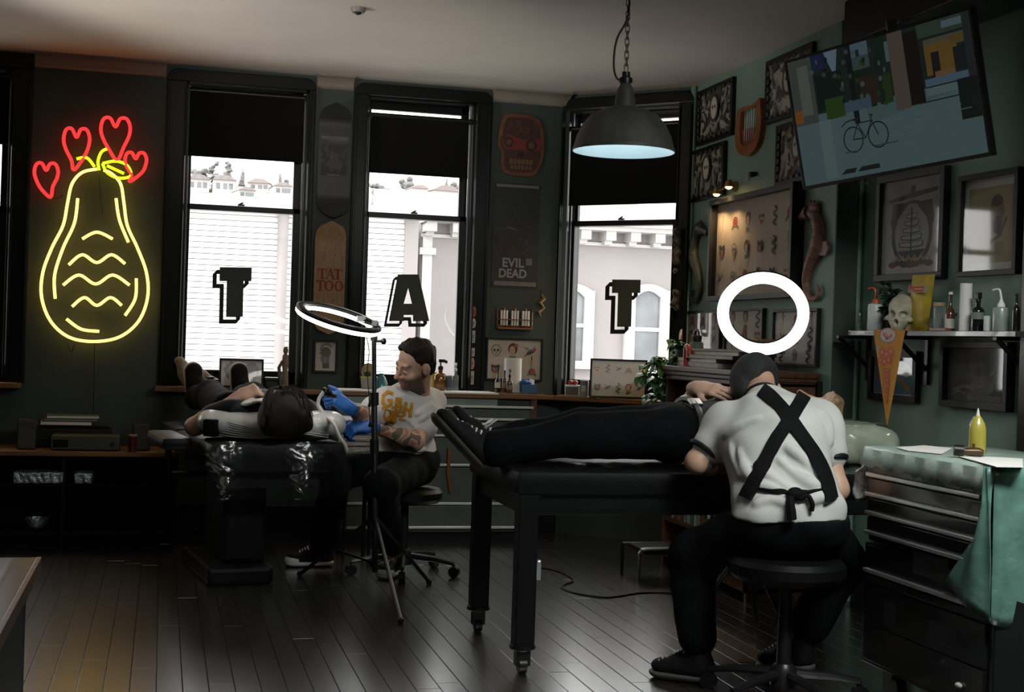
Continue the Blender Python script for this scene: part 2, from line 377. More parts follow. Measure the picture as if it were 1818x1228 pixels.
def ellip(c, r, R=None):
    c = np.array(c, float); r = np.array(r, float); R = np.eye(3) if R is None else R
    def fn(P):
        q = ((P - c) @ R) / r; k0 = np.linalg.norm(q, axis=-1); k1 = np.linalg.norm(q / r, axis=-1)
        return k0 * (k0 - 1.) / np.maximum(k1, 1e-6)
    h = np.abs(R) @ r
    return fn, c - h, c + h
def rbox(c, s, r, R=None):
    c = np.array(c, float); s = np.array(s, float) / 2 - r; R = np.eye(3) if R is None else R
    def fn(P):
        q = np.abs((P - c) @ R) - s
        return np.linalg.norm(np.maximum(q, 0), axis=-1) + np.minimum(q.max(-1), 0) - r
    h = np.abs(R) @ (s + r)
    return fn, c - h, c + h
class SDF:
    def __init__(s, vox=.006): s.vox = vox; s.p = []; s.cuts = []; s.noise = None
    def add(s, prim, k=.02): s.p.append((prim, k, 1)); return s
    def sub(s, prim, k=.01): s.p.append((prim, k, -1)); return s
    def cut(s, p0, n): s.cuts.append((np.array(p0, float), nrm(n))); return s    # removes the side n points to
    def wrinkle(s, amp, freq, seed=0, n=5):
        r = np.random.RandomState(seed); ks = [nrm(r.randn(3)) * freq * r.uniform(.6, 1.6) for _ in range(n)]; ph = r.uniform(0, 6, n)
        s.noise = lambda P: amp * sum(np.sin(P @ k + f + 1.5 * np.sin(P @ np.roll(k, 1) * .5)) for k, f in zip(ks, ph)) / n ** .5
        return s
    @staticmethod
    def _mix(a, d, k, op):
        if op > 0:
            h = np.clip(.5 + .5 * (a - d) / k, 0, 1); return a + (d - a) * h - k * h * (1 - h)
        h = np.clip(.5 - .5 * (a + d) / k, 0, 1); return a + (-d - a) * h + k * h * (1 - h)
    def eval(s, P):
        a = np.full(P.shape[:-1], 1.)
        for (fn, lo, hi), k, op in s.p: a = s._mix(a, fn(P), k, op)
        for p0, n in s.cuts: a = np.maximum(a, (P - p0) @ n)
        if s.noise: a = a + s.noise(P)
        return a
    def grad(s, P, e=.004):
        return np.stack([s.eval(P + d) - s.eval(P - d) for d in np.eye(3) * e], -1)
    def mesh(s):
        v = s.vox; pos = [p for p in s.p if p[2] > 0]
        lo = np.min([p[0][1] for p in pos], 0) - 4 * v; hi = np.max([p[0][2] for p in pos], 0) + 4 * v
        for p0, n in s.cuts:      # axis-aligned trimming is not needed; cuts only shrink
            pass
        N = np.ceil((hi - lo) / v).astype(int) + 1
        ax = [lo[i] + v * np.arange(N[i]) for i in range(3)]
        A = np.full(N, 1., np.float32)
        for (fn, l, h), k, op in s.p:
            m = k + 3 * v
            i0 = np.clip(np.floor((l - m - lo) / v).astype(int), 0, N); i1 = np.clip(np.ceil((h + m - lo) / v).astype(int) + 1, 0, N)
            if (i1 <= i0).any(): continue
            G = np.stack(np.meshgrid(*[ax[i][i0[i]:i1[i]] for i in range(3)], indexing='ij'), -1)
            sl = tuple(slice(i0[i], i1[i]) for i in range(3))
            A[sl] = s._mix(A[sl], fn(G), k, op)
        if s.cuts or s.noise:
            idx = np.argwhere(A < .05)
            P = lo + idx * v; a = A[A < .05].astype(float)
            for p0, n in s.cuts: a = np.maximum(a, (P - p0) @ n)
            if s.noise: a = a + s.noise(P)
            A[tuple(idx.T)] = a
        A[0] = A[-1] = 1; A[:, 0] = A[:, -1] = 1; A[:, :, 0] = A[:, :, -1] = 1
        return surface_nets(A, lo, v)
def surface_nets(A, lo, v):
    S = A < 0; n = np.array(A.shape)
    cnt = np.zeros(n - 1, np.uint8)
    for a in (0, 1):
        for b in (0, 1):
            for c in (0, 1): cnt += S[a:n[0] - 1 + a, b:n[1] - 1 + b, c:n[2] - 1 + c]
    act = (cnt > 0) & (cnt < 8); I = np.argwhere(act)
    ID = np.full(n - 1, -1, np.int64); ID[act] = np.arange(len(I))
    acc = np.zeros((len(I), 3)); w = np.zeros(len(I))
    cr = [(a, b, c) for a in (0, 1) for b in (0, 1) for c in (0, 1)]
    vals = {c: A[I[:, 0] + c[0], I[:, 1] + c[1], I[:, 2] + c[2]] for c in cr}
    for c in cr:
        for d in range(3):
            if c[d]: continue
            e = list(c); e[d] = 1; e = tuple(e); va, vb = vals[c], vals[e]; m = (va < 0) != (vb < 0)
            t = np.where(m, va / np.where(m, va - vb, 1), 0); p = np.tile(np.array(c, float), (len(I), 1)); p[:, d] += t
            acc += p * m[:, None]; w += m
    V = lo + v * (I + acc / w[:, None]); Q = []
    for d in range(3):
        sl0 = [slice(None)] * 3; sl1 = [slice(None)] * 3; sl0[d] = slice(0, -1); sl1[d] = slice(1, None)
        a = S[tuple(sl0)]; b = S[tuple(sl1)]; e = np.argwhere(a != b); o1, o2 = [x for x in range(3) if x != d]
        e = e[(e[:, o1] > 0) & (e[:, o2] > 0) & (e[:, o1] < n[o1] - 1) & (e[:, o2] < n[o2] - 1)]
        ins = a[tuple(e.T)]
        def g(x, y):
            f = e.copy(); f[:, o1] += x; f[:, o2] += y; return ID[tuple(f.T)]
        q = np.stack([g(-1, -1), g(0, -1), g(0, 0), g(-1, 0)], 1)
        flip = ins if d != 1 else ~ins
        q[~flip] = q[~flip][:, ::-1]; Q.append(q)
    return V, np.concatenate(Q)
def sdf_build(name, sdf, m, parent=None, world=True, colfn=None):
    V, Q = sdf.mesh()
    Vl = V
    if world and parent is not None:
        r = parent; Mx = Matrix.Identity(4)
        while r: Mx = r.matrix_basis @ Mx; r = r.parent
        A = np.array(Mx.inverted()); Vl = V @ A[:3, :3].T + A[:3, 3]
    me = bpy.data.meshes.new(name)
    me.vertices.add(len(V)); me.vertices.foreach_set('co', Vl.astype(np.float32).ravel())
    me.loops.add(len(Q) * 4); me.loops.foreach_set('vertex_index', Q.ravel().astype(np.int32))
    me.polygons.add(len(Q)); me.polygons.foreach_set('loop_start', np.arange(0, len(Q) * 4, 4, dtype=np.int32))
    me.update(calc_edges=True)
    if colfn is not None:
        C = colfn(V); at = me.attributes.new('Col', 'FLOAT_COLOR', 'POINT')
        at.data.foreach_set('color', np.concatenate([C, np.ones((len(V), 1))], 1).astype(np.float32).ravel())
    me.shade_smooth()
    return link(name, me, m, parent)
def march(sdf, pts2, Z0, Z1, n=160):
    """where the pixel rays of pts2 first meet the solid"""
    D = np.array([ray(*p) for p in pts2]); Zs = np.linspace(Z0, Z1, n); P = EYE + D[:, None] * Zs[None, :, None]
    d = sdf.eval(P.reshape(-1, 3)).reshape(len(pts2), n); hit = d < 0; i = np.where(hit.any(1), hit.argmax(1), np.abs(d).argmin(1))
    i = np.maximum(i, 1); r = np.arange(len(pts2)); a, b = d[r, i - 1], d[r, i]; t = np.clip(a / np.where(a - b == 0, 1, a - b), 0, 1)
    return EYE + D * (Zs[i - 1] + t * (Zs[i] - Zs[i - 1]))[:, None]
def folds(sdf, lines, Z0, Z1, r=.010, k=.016):
    for P in lines:
        P2 = [np.array(p, float) for p in spline([np.array(p, float) for p in P], 4)]; X_ = march(sdf, P2, Z0, Z1); n = len(X_)
        sdf.pend = getattr(sdf, 'pend', []) + [(X_[i], X_[i + 1], r * math.sin(PI * (i + .6) / (n + .4)) ** .5, r * math.sin(PI * (i + 1.4) / (n + .8)) ** .5) for i in range(n - 1)]
    for a, b, r0, r1 in sdf.pend: sdf.add(rcone(a, b, max(.003, r0), max(.003, r1)), k)
def ribbon_on(mb, sdf, pts2, wpx, Z0, Z1, off=.004, th=.004, col=None, step=6):
    """a strap lying on a cloth surface, following a path"""
    P2 = []
    for a, b in zip(pts2[:-1], pts2[1:]):
        a = np.array(a, float); b = np.array(b, float); k = max(1, int(np.linalg.norm(b - a) / step)); P2 += [a + (b - a) * i / k for i in range(k)]
    P2.append(np.array(pts2[-1], float)); P2 = np.array(P2); T = np.gradient(P2, axis=0); T /= np.linalg.norm(T, axis=1)[:, None] + 1e-9
    Nn = np.stack([-T[:, 1], T[:, 0]], 1); rows = []
    for s in (-.5, -.17, .17, .5): rows.append(march(sdf, P2 + Nn * wpx * s, Z0, Z1))
    R = np.stack(rows, 1)                       # m,4,3
    for _ in range(8): R[1:-1] = (R[:-2] + 2 * R[1:-1] + R[2:]) / 4
    G = sdf.grad(R.reshape(-1, 3)).reshape(R.shape); G /= np.linalg.norm(G, axis=-1, keepdims=True) + 1e-9
    m = len(R); top = R + G * (off + th); bot = R + G * (off - th); V = np.concatenate([top.reshape(-1, 3), bot.reshape(-1, 3)]); o = m * 4; Fs = []
    for i in range(m - 1):
        for j in range(3):
            a = i * 4 + j; Fs += [(a, a + 1, a + 5, a + 4), (o + a, o + a + 4, o + a + 5, o + a + 1)]
        for j in (0, 3): a = i * 4 + j; Fs.append((a, a + 4, o + a + 4, o + a))
    for i in (0, m - 1): a = i * 4; Fs.append((a, a + 3, o + a + 3, o + a)) if False else None
    return mb.add(V, Fs, col)

# ------------------------------------------------------------------ people
SKINC = np.array([.60, .37, .27])
def head_prims(S, c, f, u, ear=True, sc=1., face=True):
    R = frame_of(f, u)
    def w(x, y, z): return np.array(c) + R @ (np.array([x, y, z]) * sc)
    def el(p, r, k, Rr=None): S.add(ellip(w(*p), np.array(r) * sc, R if Rr is None else Rr), k)
    el((0, -.012, .035), (.074, .094, .086), .02)
    el((0, .028, -.04), (.058, .064, .078), .03)
    if face:
        S.add(ellip(w(0, .072, -.098), np.array((.022, .02, .018)) * sc, R), .03)
        S.add(rcone(w(-.034, .076, .02), w(.034, .076, .02), .013 * sc, .013 * sc), .016)
        S.add(rcone(w(0, .088, .012), w(0, .116, -.03), .008 * sc, .012 * sc), .012)
        for s in (-1, 1):
            S.add(ellip(w(s * .014, .098, -.034), np.array((.009, .01, .008)) * sc, R), .008)
            S.sub(ellip(w(s * .032, .1, -.002), np.array((.017, .018, .011)) * sc, R), .012)
            S.add(ellip(w(s * .031, .079, -.003), np.array((.014, .012, .011)) * sc, R), .004)
            S.add(ellip(w(s * .04, .062, -.032), np.array((.022, .02, .018)) * sc, R), .03)
        S.add(rcone(w(-.02, .088, -.064), w(.02, .088, -.064), .007 * sc, .007 * sc), .006)
        S.add(rcone(w(-.016, .087, -.077), w(.016, .087, -.077), .0075 * sc, .0075 * sc), .006)
    if ear:
        for s in (-1, 1): S.add(ellip(w(s * .079, -.012, -.008), np.array((.011, .022, .033)) * sc, R), .008)
    return R, w
def hand_prims(S, wr, d, n, curl=(.5, .5, .5, .5), side=1, sc=1., k=.005, spread=.10, thumb=.6, r=.0084):
    """wr wrist, d along the hand, n out of the back of the hand, side +1: thumb on the d x n side"""
    d = nrm(d); n = nrm(np.asarray(n, float) - d * np.dot(n, d)); t = np.cross(d, n) * side
    W0 = np.array(wr, float)
    S.add(rcone(W0 - d * .02, W0 + d * .02, .026 * sc, .030 * sc, (n, .72)), .015)
    Rm = np.stack([t, d, n], 1)
    S.add(rbox(W0 + d * .052 * sc, np.array((.078, .086, .028)) * sc, .013 * sc, Rm), .02)
    L = [(.042, .026, .02), (.046, .03, .021), (.042, .028, .02), (.033, .021, .018)]
    for i in range(4):
        p = W0 + d * .088 * sc + t * (.0315 - .0212 * i) * sc + n * (.002 if i in (1, 2) else -.001)
        ang = 0.; a0 = (1.5 - i) * spread; dd = nrm(d * math.cos(a0) + t * math.sin(a0))
        for j, l in enumerate(L[i]):
            ang += curl[i] * (1., 1.15, .7)[j]
            v = dd * math.cos(ang) - n * math.sin(ang); q = p + v * l * sc
            S.add(rcone(p, q, r * sc * (1 - .08 * j), r * sc * (.94 - .08 * j)), k if j else .012); p = q
    p = W0 + d * .026 * sc + t * .030 * sc - n * .006; v = nrm(d * .72 + t * .62 - n * .25 * thumb)
    for j, l in enumerate((.038, .032, .026)):
        q = p + v * l * sc; S.add(rcone(p, q, (.0125, .0105, .0095)[j] * sc, (.0105, .0095, .0085)[j] * sc), .01); p = q
        v = nrm(v + d * .35 - t * .25 * thumb - n * .35 * thumb)
def torso_prims(S, J, g=0., kk=.05):
    """pelvis, belly, chest and shoulders; J holds joints, front axis J['front']"""
    pe, ch, nk = J['pelvis'], J['chest'], J['neck']; sl, sr = J['shL'], J['shR']; fr = J['front']
    u1 = nrm(ch - pe); lat = nrm(sl - sr); f1 = nrm(np.cross(lat, u1))
    if np.dot(f1, fr) < 0: f1 = -f1
    R1 = np.stack([nrm(np.cross(f1, u1)), f1, u1], 1); w = J.get('w', 1.)
    S.add(ellip(pe, np.array((.165, .115, .12)) * w + g, R1), kk)
    S.add(ellip(pe + (ch - pe) * .5, np.array((.145, .105, .14)) * w + g, R1), kk)
    S.add(ellip(ch, np.array((.158, .115, .15)) * w + g, R1), kk)
    top = (sl + sr) / 2
    S.add(rcone(sl, sr, .052 * w + g, .052 * w + g), .07)
    S.add(rcone(ch, top * .5 + nk * .5, .10 * w + g, .06 * w + g), .06)
def limb(S, a, b, c, ra, rb, rc, g=0., k=.03):
    S.add(rcone(a, b, ra + g, rb + g), k); S.add(rcone(b, c, rb * .98 + g, rc + g), k)
def body(J, vox=.0055, hands=True, head=True):
    S = SDF(vox); torso_prims(S, J, -.004)
    if head:
        R, w = head_prims(S, J['head'], J['hf'], J['hu']); S.add(rcone(J['head'] + R @ np.array([0, -.03, -.05]), J['neck'], .052, .06), .03)
    for s in 'LR':
        limb(S, J['sh' + s], J['el' + s], J['wr' + s], .046, .040, .026)
        mid = J['el' + s] * .72 + J['wr' + s] * .28; S.add(ellip(mid, (.040, .040, .040)), .03)
        limb(S, J['hip' + s], J['kn' + s], J['an' + s], .078, .054, .036)
        cf = J['kn' + s] * .7 + J['an' + s] * .3; S.add(ellip(cf, (.05, .05, .06)), .04)
        S.add(rcone(J['an' + s], J['an' + s] * .86 + J['toe' + s] * .14, .034, .030), .03)
        if hands and ('hd' + s) in J: hand_prims(S, J['wr' + s], J['hd' + s], J['hn' + s], J.get('curl' + s, (.5,) * 4), J.get('side' + s, 1))
    return S
def shirt(J, g=.014, sleeve=.62, seed=1, vox=.007, hem=None, amp=.0035, freq=34, ga=None):
    S = SDF(vox); torso_prims(S, J, g)
    for s in 'LR':
        sl = sleeve[s] if isinstance(sleeve, dict) else sleeve; e = J['sh' + s] + (J['el' + s] - J['sh' + s]) * sl; q = g if ga is None else ga
        S.add(rcone(J['sh' + s], e, .058 + q * .6, .060 + q), .05)
    S.wrinkle(amp, freq, seed, 7)
    up = nrm(J['neck'] - J['chest']); S.cut(J['neck'] + up * .012, up)
    if hem is not None: S.cut(*hem)
    return S
def trousers(J, g=.014, seed=3, vox=.0075, amp=.004, top=None):
    S = SDF(vox); pe, ch = J['pelvis'], J['chest']; lat = nrm(J['hipL'] - J['hipR']); u = nrm(ch - pe); f = np.cross(lat, u); f = f if np.dot(f, J['front']) > 0 else -f
    S.add(ellip(pe, np.array((.165, .115, .12)) * J.get('w', 1.) + g, np.stack([nrm(np.cross(f, u)), nrm(f), u], 1)), .04)
    for s in 'LR':
        limb(S, J['hip' + s], J['kn' + s], J['kn' + s] + (J['an' + s] - J['kn' + s]) * .93, .086, .062, .052, g, .04)
    S.wrinkle(amp, 30, seed)
    if top is not None: S.cut(*top)
    return S
def sneaker(name, parent, heel, toe, up, sole_m, body_m, lace_m, high=False, w=.047, cap_m=None, n_lace=6, ankle=None):
    """a laced canvas shoe from heel to toe, sole, toe cap and laces as parts"""
    heel = np.array(heel, float); toe = np.array(toe, float); f = nrm(toe - heel); u = nrm(np.asarray(up, float) - f * np.dot(up, f)); l = np.cross(u, f); Lg = np.linalg.norm(toe - heel)
    def P(a, b, c): return heel + f * a * Lg + l * b + u * c
    R = np.stack([l, f, u], 1)
    S = SDF(.0045); S.add(rcone(P(.14, 0, .022), P(.80, .006, .022), w * .86, w, (u, .5)), .02); S.cut(P(0, 0, 0), -u); S.cut(P(0, 0, .028), u)
    s_o = sdf_build('sole', S, sole_m, parent)
    S = SDF(.0045); S.add(rcone(P(.15, 0, .05), P(.80, .005, .042), w * .80, w * .86, (u, .62)), .02); S.add(rcone(P(.17, 0, .07), P(.52, 0, .06), .036, .036), .03)
    if ankle is not None: S.add(rcone(P(.17, 0, .06), ankle if high else P(.19, 0, .095), .038, .042), .03)
    S.cut(P(0, 0, .022), -u)
    b_o = sdf_build('canvas_upper', S, body_m, parent)
    if cap_m:
        S = SDF(.004); S.add(rcone(P(.74, .005, .03), P(.82, .006, .036), w * .93, w * .95, (u, .62)), .02); S.cut(P(.72, 0, 0), -f); S.cut(P(0, 0, .02), -u)
        sdf_build('toe_cap', S, cap_m, parent)
    mb = MB()
    for i in range(n_lace):
        t = .36 + .32 * i / max(1, n_lace - 1); z = (.120 if high else .110) - (.042 if high else .036) * i / max(1, n_lace - 1)
        mb.path([P(t, -.024, z - .012), P(t + .01, -.010, z + .002), P(t + .01, .010, z + .002), P(t, .024, z - .012)], .0035, 6)
    build('laces', mb, lace_m, parent, world=True, smooth=True)
    return R
# ------------------------------------------------------------------ the room
class Wall:
    def __init__(s, p0, u, rz): s.p0 = np.array(p0, float); s.u = np.array(u, float); s.n = np.array([s.u[1], -s.u[0], 0]); s.rz = rz
    def at(s, px, py, off=0.):
        p = on_plane(px, py, s.p0 + s.n * off, s.n); return float((p - s.p0) @ s.u), float(p[2])
    def w(s, a, z, off=0.): return s.p0 + s.u * a + s.n * off + UP * z
    def thing(s, name, label, cat, a, z, off=0., group=None, kind=None): return thing(name, label, cat, s.w(a, z, off), s.rz, group, kind)
    def rect(s, xl, xr, yt, yb, off=0.):
        ym, xm = (yt + yb) / 2, (xl + xr) / 2
        a0 = s.at(xl, ym, off)[0]; a1 = s.at(xr, ym, off)[0]; z1 = s.at(xm, yt, off)[1]; z0 = s.at(xm, yb, off)[1]
        return (a0 + a1) / 2, (z0 + z1) / 2, a1 - a0, z1 - z0
YA, XD, XE = 8.38, 3.06, 3.21
r2 = 1 / math.sqrt(2)
WA = Wall((0, YA, 0), (1, 0, 0), 0.)
WC = Wall((2.45, YA, 0), (r2, -r2, 0), -PI / 4)
WD = Wall((XD, 0, 0), (0, -1, 0), -PI / 2)
WE = Wall((XE, 0, 0), (0, -1, 0), -PI / 2)
ZC = 2.76; LC = (XD - 2.45) / r2

def struct(name, mb, m, **k):
    return tag(build(name, mb, m, **k), kind='structure')
# floor: slab and single boards
struct('subfloor', MB().b2((-4.6, -4.2, -.2), (3.5, 8.5, -.02)), M_black)
fl = thing('floor', None, None, (0, 0, 0)); fl['kind'] = 'structure'; fl['label'] = 'dark glossy floor of narrow oak boards'
bw = .086; rows = []
protos = {}
x = -2.05
random.seed(3)
while x < 3.2:
    y = 3.0 + random.uniform(-.9, 0.)
    while y < 8.4:
        L = random.choice((2.2, 2.8, 3.4)); y1 = min(y + L, 8.40)
        if y1 - y > .04:
            key = (round(y1 - y, 2))
            mb = MB().box((0, 0, -.011), (bw - .0022, y1 - y - .003, .022))
            o = build('floor_board', mb, M_floor, fl, bevel=.0012); o.location = (x + bw / 2, (y + y1) / 2, random.uniform(-.0004, .0004))
            o.rotation_euler = (0, random.uniform(-.002, .002), 0)
        y += L
    x += bw
mb = MB()
for (lo, hi) in (((-4.5, -4, -.02), (3.4, 2.1, -.0015)), ((-4.5, 2.1, -.02), (-2.06, 8.4, -.0015))): mb.b2(lo, hi)
o = build('outer_boards', mb, M_floor, fl)
struct('ceiling', MB().b2((-4.6, -4.2, ZC), (3.6, 8.6, ZC + .15)), M_ceil)

# window positions read on the wall planes
def ax_(wl, x, y=400): return wl.at(x, y)[0]
WIN = {}
WIN[1] = dict(wl=WA, o0=ax_(WA, 15, 400) - .74, o1=ax_(WA, 15) + .005, c0=-2.2, c1=ax_(WA, 52), rail=371, railx=0, blind=256, bx=8, g0=None, g1=None, bl=(0, 0))
WIN[2] = dict(wl=WA, o0=ax_(WA, 325), o1=ax_(WA, 541), c0=ax_(WA, 289), c1=ax_(WA, 553), rail=371, railx=420, blind=281, bx=420)
WIN[3] = dict(wl=WA, o0=ax_(WA, 647), o1=ax_(WA, 838), c0=ax_(WA, 621), c1=ax_(WA, 866), rail=385, railx=730, blind=310, bx=730)
WIN[4] = dict(wl=WC, o0=ax_(WC, 1001), o1=ax_(WC, 1203), c0=ax_(WC, 979), c1=LC - .005, rail=396, railx=1115, blind=362, bx=1115)
WIN[1]['c0'] = WIN[1]['o0'] - .12
Z0, Z1, ZT = .885, 2.665, 2.735
def wall_open(name, wl, a0, a1, wins, m):
    mb = MB(); t = .2
    def seg(x0, x1, z0, z1):
        if x1 - x0 > 1e-4 and z1 - z0 > 1e-4: mb.b2((x0, 0, z0), (x1, t, z1))
    x = a0
    for w in wins:
        seg(x, w['o0'], -.2, ZC); seg(w['o0'], w['o1'], -.2, Z0 - .03); seg(w['o0'], w['o1'], Z1, ZC); x = w['o1']
    seg(x, a1, -.2, ZC)
    o = build(name, mb, m); o.matrix_basis = Matrix.Translation(Vector(wl.p0)) @ Matrix.Rotation(wl.rz, 4, 'Z')
    return tag(o, kind='structure')
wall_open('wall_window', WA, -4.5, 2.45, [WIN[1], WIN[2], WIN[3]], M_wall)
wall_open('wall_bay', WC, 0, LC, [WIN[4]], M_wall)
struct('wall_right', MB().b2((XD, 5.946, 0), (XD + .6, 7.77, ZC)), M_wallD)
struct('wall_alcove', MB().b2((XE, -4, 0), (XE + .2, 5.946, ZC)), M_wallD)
struct('trim_alcove_pilaster', MB().b2((XE - .12, 3.9, 0), (XE + .01, 4.52, ZC)), M_trim, bevel=.008)
struct('trim_return_shade', MB().b2((XD + .002, 5.938, 0), (XE, 5.946, ZC)), M_wall)  # thin darker sheet painting the shade on the return face
struct('trim_soffit', MB().b2((2.9, 3.6, 2.56), (XE, 5.62, ZC)), M_trim, bevel=.006)
struct('wall_left', MB().b2((-4.6, -4.2, 0), (-4.5, 8.6, ZC)), M_wall)
struct('wall_rear', MB().b2((-4.6, -4.2, 0), (3.5, -4.1, ZC)), M_wall)

def window(n, W_):
    wl = W_['wl']; o0, o1, c0, c1 = W_['o0'], W_['o1'], W_['c0'], W_['c1']
    root = wl.thing('window_%d' % n, ['', 'sash window at the far left edge of the window wall', 'sash window with black casing right of the neon sign', 'sash window behind the seated person in the white shirt', 'angled corner sash window behind the hanging lamp'][n], None, 0, 0, 0, kind='structure')
    mb = MB(); d = -.035; r = .06
    for x0, x1 in ((c0, o0), (o1, c1)): mb.b2((x0, d, Z0 - .02), (x1, .01, Z1))
    poly = [(c0, Z1), (c1, Z1)] + [(c1 - r + r * math.cos(t), ZT - r + r * math.sin(t)) for t in np.linspace(0, PI / 2, 7)] + [(c0 + r - r * math.sin(t), ZT - r + r * math.cos(t)) for t in np.linspace(0, PI / 2, 7)]
    mb.prism(poly, d, .01)
    build('casing', mb, M_trim, root, bevel=.004)
    mb = MB()
    for x0, x1 in ((c0 + .008, c0 + .022), (c1 - .022, c1 - .008), (o0 - .014, o0 - .004), (o1 + .004, o1 + .014)): mb.b2((x0, d - .012, Z0), (x1, d + .002, Z1 - .02))
    build('casing_bead', mb, M_trim, root, bevel=.003)
    mb = MB(); t = .012
    mb.b2((o0 - .002, 0, Z0), (o0 + t, .19, Z1)); mb.b2((o1 - t, 0, Z0), (o1 + .002, .19, Z1)); mb.b2((o0, 0, Z1 - t), (o1, .19, Z1 + .01)); mb.b2((o0, .02, Z0 - .03), (o1, .19, Z0 + .01))
    build('jamb', mb, M_trim, root)
    mb = MB(); mb.b2((o0 + t, .055, Z0), (o0 + t + .009, .068, Z1)); mb.b2((o1 - t - .012, .055, Z0), (o1 - t, .068, Z1))
    build('parting_bead', mb, pm('daylit_bead', (.30, .31, .31), .35), root, bevel=.002)  # bead paled in colour to stand for the daylight strip along the jamb
    zr = wl.at(W_['railx'], W_['rail'], -.09)[1]
    def sash(nm, y0, z0, z1, st, top, bot):
        x0, x1 = o0 + t + .004, o1 - t - .004; mb = MB(); y1 = y0 + .034
        mb.b2((x0, y0, z0), (x0 + st[0], y1, z1)); mb.b2((x1 - st[1], y0, z0), (x1, y1, z1)); mb.b2((x0, y0, z0), (x1, y1, z0 + bot)); mb.b2((x0, y0, z1 - top), (x1, y1, z1))
        s = build(nm, mb, M_trim, root, bevel=.004)
        build('pane', MB().b2((x0 + st[0] - .003, y0 + .015, z0 + bot - .003), (x1 - st[1] + .003, y0 + .019, z1 - top + .003)), M_pane, s)
        return s
    sash('lower_sash', .072, Z0 + .01, zr + .018, (.022, .05), .034, .075)
    sash('upper_sash', .110, zr - .016, Z1 - .012, (.022, .05), .05, .034)
    mb = MB(); xm = (o0 + o1) / 2 - .02; mb.b2((xm - .02, .058, zr + .018), (xm + .02, .074, zr + .028)); mb.tube((xm - .01, .064, zr + .028), (xm + .012, .052, zr + .036), .005)
    build('sash_lock', mb, M_blackm, root)
    # roller blind in front of the upper sash
    zb = wl.at(W_['bx'], W_['blind'], 0)[1]; gl, gr = W_['bl']
    bl = wl.thing('roller_blind', W_['blab'], 'blind', (o0 + o1) / 2, zb, 0, group='black roller blinds'); h = (Z1 - .03 if n < 3 else 2.564) - zb; hw = (o1 - o0) / 2 - t
    build('cloth', MB().b2((-hw + gl, .022, .008), (hw - gr, .0235, h)), M_blind, bl)
    build('hem_bar', MB().path([(-hw + gl, .0228, .006), (hw - gr, .0228, .006)], .006, 8), M_black, bl)
    build('roller', MB().path([(-hw + .003, .034, h - .01), (hw - .003, .034, h - .01)], .017, 12), M_blackm, bl, smooth=True)
    if n == 4:
        build('pull_cord', MB().path([(-hw + .012, .012, h - .02), (-hw + .012, .012, -.16)], .0016, 6), M_alu, bl)
    return root
WIN[1].update(bl=(.004, .012), blab='black roller blind at the far left edge window')
WIN[2].update(bl=(.004, .01), blab='black roller blind half lowered beside the neon sign')
WIN[3].update(bl=(.012, .022), blab='black roller blind above the letter A window')
WIN[4].update(bl=(.006, .004), blab='black roller blind behind the dome lamp in the corner window')
for n in (1, 2, 3, 4): window(n, WIN[n])

# crown moulding between the casings
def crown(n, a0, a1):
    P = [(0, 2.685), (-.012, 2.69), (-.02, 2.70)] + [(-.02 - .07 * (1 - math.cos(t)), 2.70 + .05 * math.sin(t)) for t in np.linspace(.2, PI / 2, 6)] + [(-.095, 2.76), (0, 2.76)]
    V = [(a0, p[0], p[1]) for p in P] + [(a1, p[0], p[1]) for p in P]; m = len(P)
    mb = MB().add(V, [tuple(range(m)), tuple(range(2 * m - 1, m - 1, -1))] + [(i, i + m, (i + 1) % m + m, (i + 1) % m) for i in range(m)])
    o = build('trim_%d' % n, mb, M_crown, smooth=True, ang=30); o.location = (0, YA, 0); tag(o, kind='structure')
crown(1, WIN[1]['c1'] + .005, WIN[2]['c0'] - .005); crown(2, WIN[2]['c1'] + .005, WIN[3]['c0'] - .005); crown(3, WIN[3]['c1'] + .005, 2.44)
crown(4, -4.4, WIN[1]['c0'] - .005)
# cover mouldings on the bay: small pilaster at the corner of the bay and the right wall
struct('trim_5', MB().path([WC.w(LC - .012, .0, .012), WC.w(LC - .012, ZC, .012)], .02, 8), M_wallD, smooth=True)
# baseboards
struct('baseboard_window', MB().b2((-4.5, YA - .018, 0), (2.44, YA, .17)), M_trim, bevel=.005)
struct('baseboard_right', MB().b2((XD - .018, 5.95, 0), (XD, 7.75, .17)), M_trim, bevel=.005)
struct('baseboard_alcove', MB().b2((XE - .018, 4.75, 0), (XE, 5.93, .17)), M_trim, bevel=.005)
# window stools
ZS = .872
def stool(n, a0, a1, wl, dpt):
    o = build('trim_%d' % n, MB().b2((a0, -dpt, ZS - .03), (a1, .03, ZS)), M_sill, bevel=.006); tag(o, kind='structure'); o['label'] = 'varnished wooden window sill'
    o.matrix_basis = Matrix.Translation(Vector(wl.p0)) @ Matrix.Rotation(wl.rz, 4, 'Z')
stool(6, WA.at(275, 693, .1)[0], 2.42, WA, .15); stool(7, -1.6, WA.at(37, 691, .1)[0], WA, .15); stool(8, -.05, LC - .01, WC, .17)

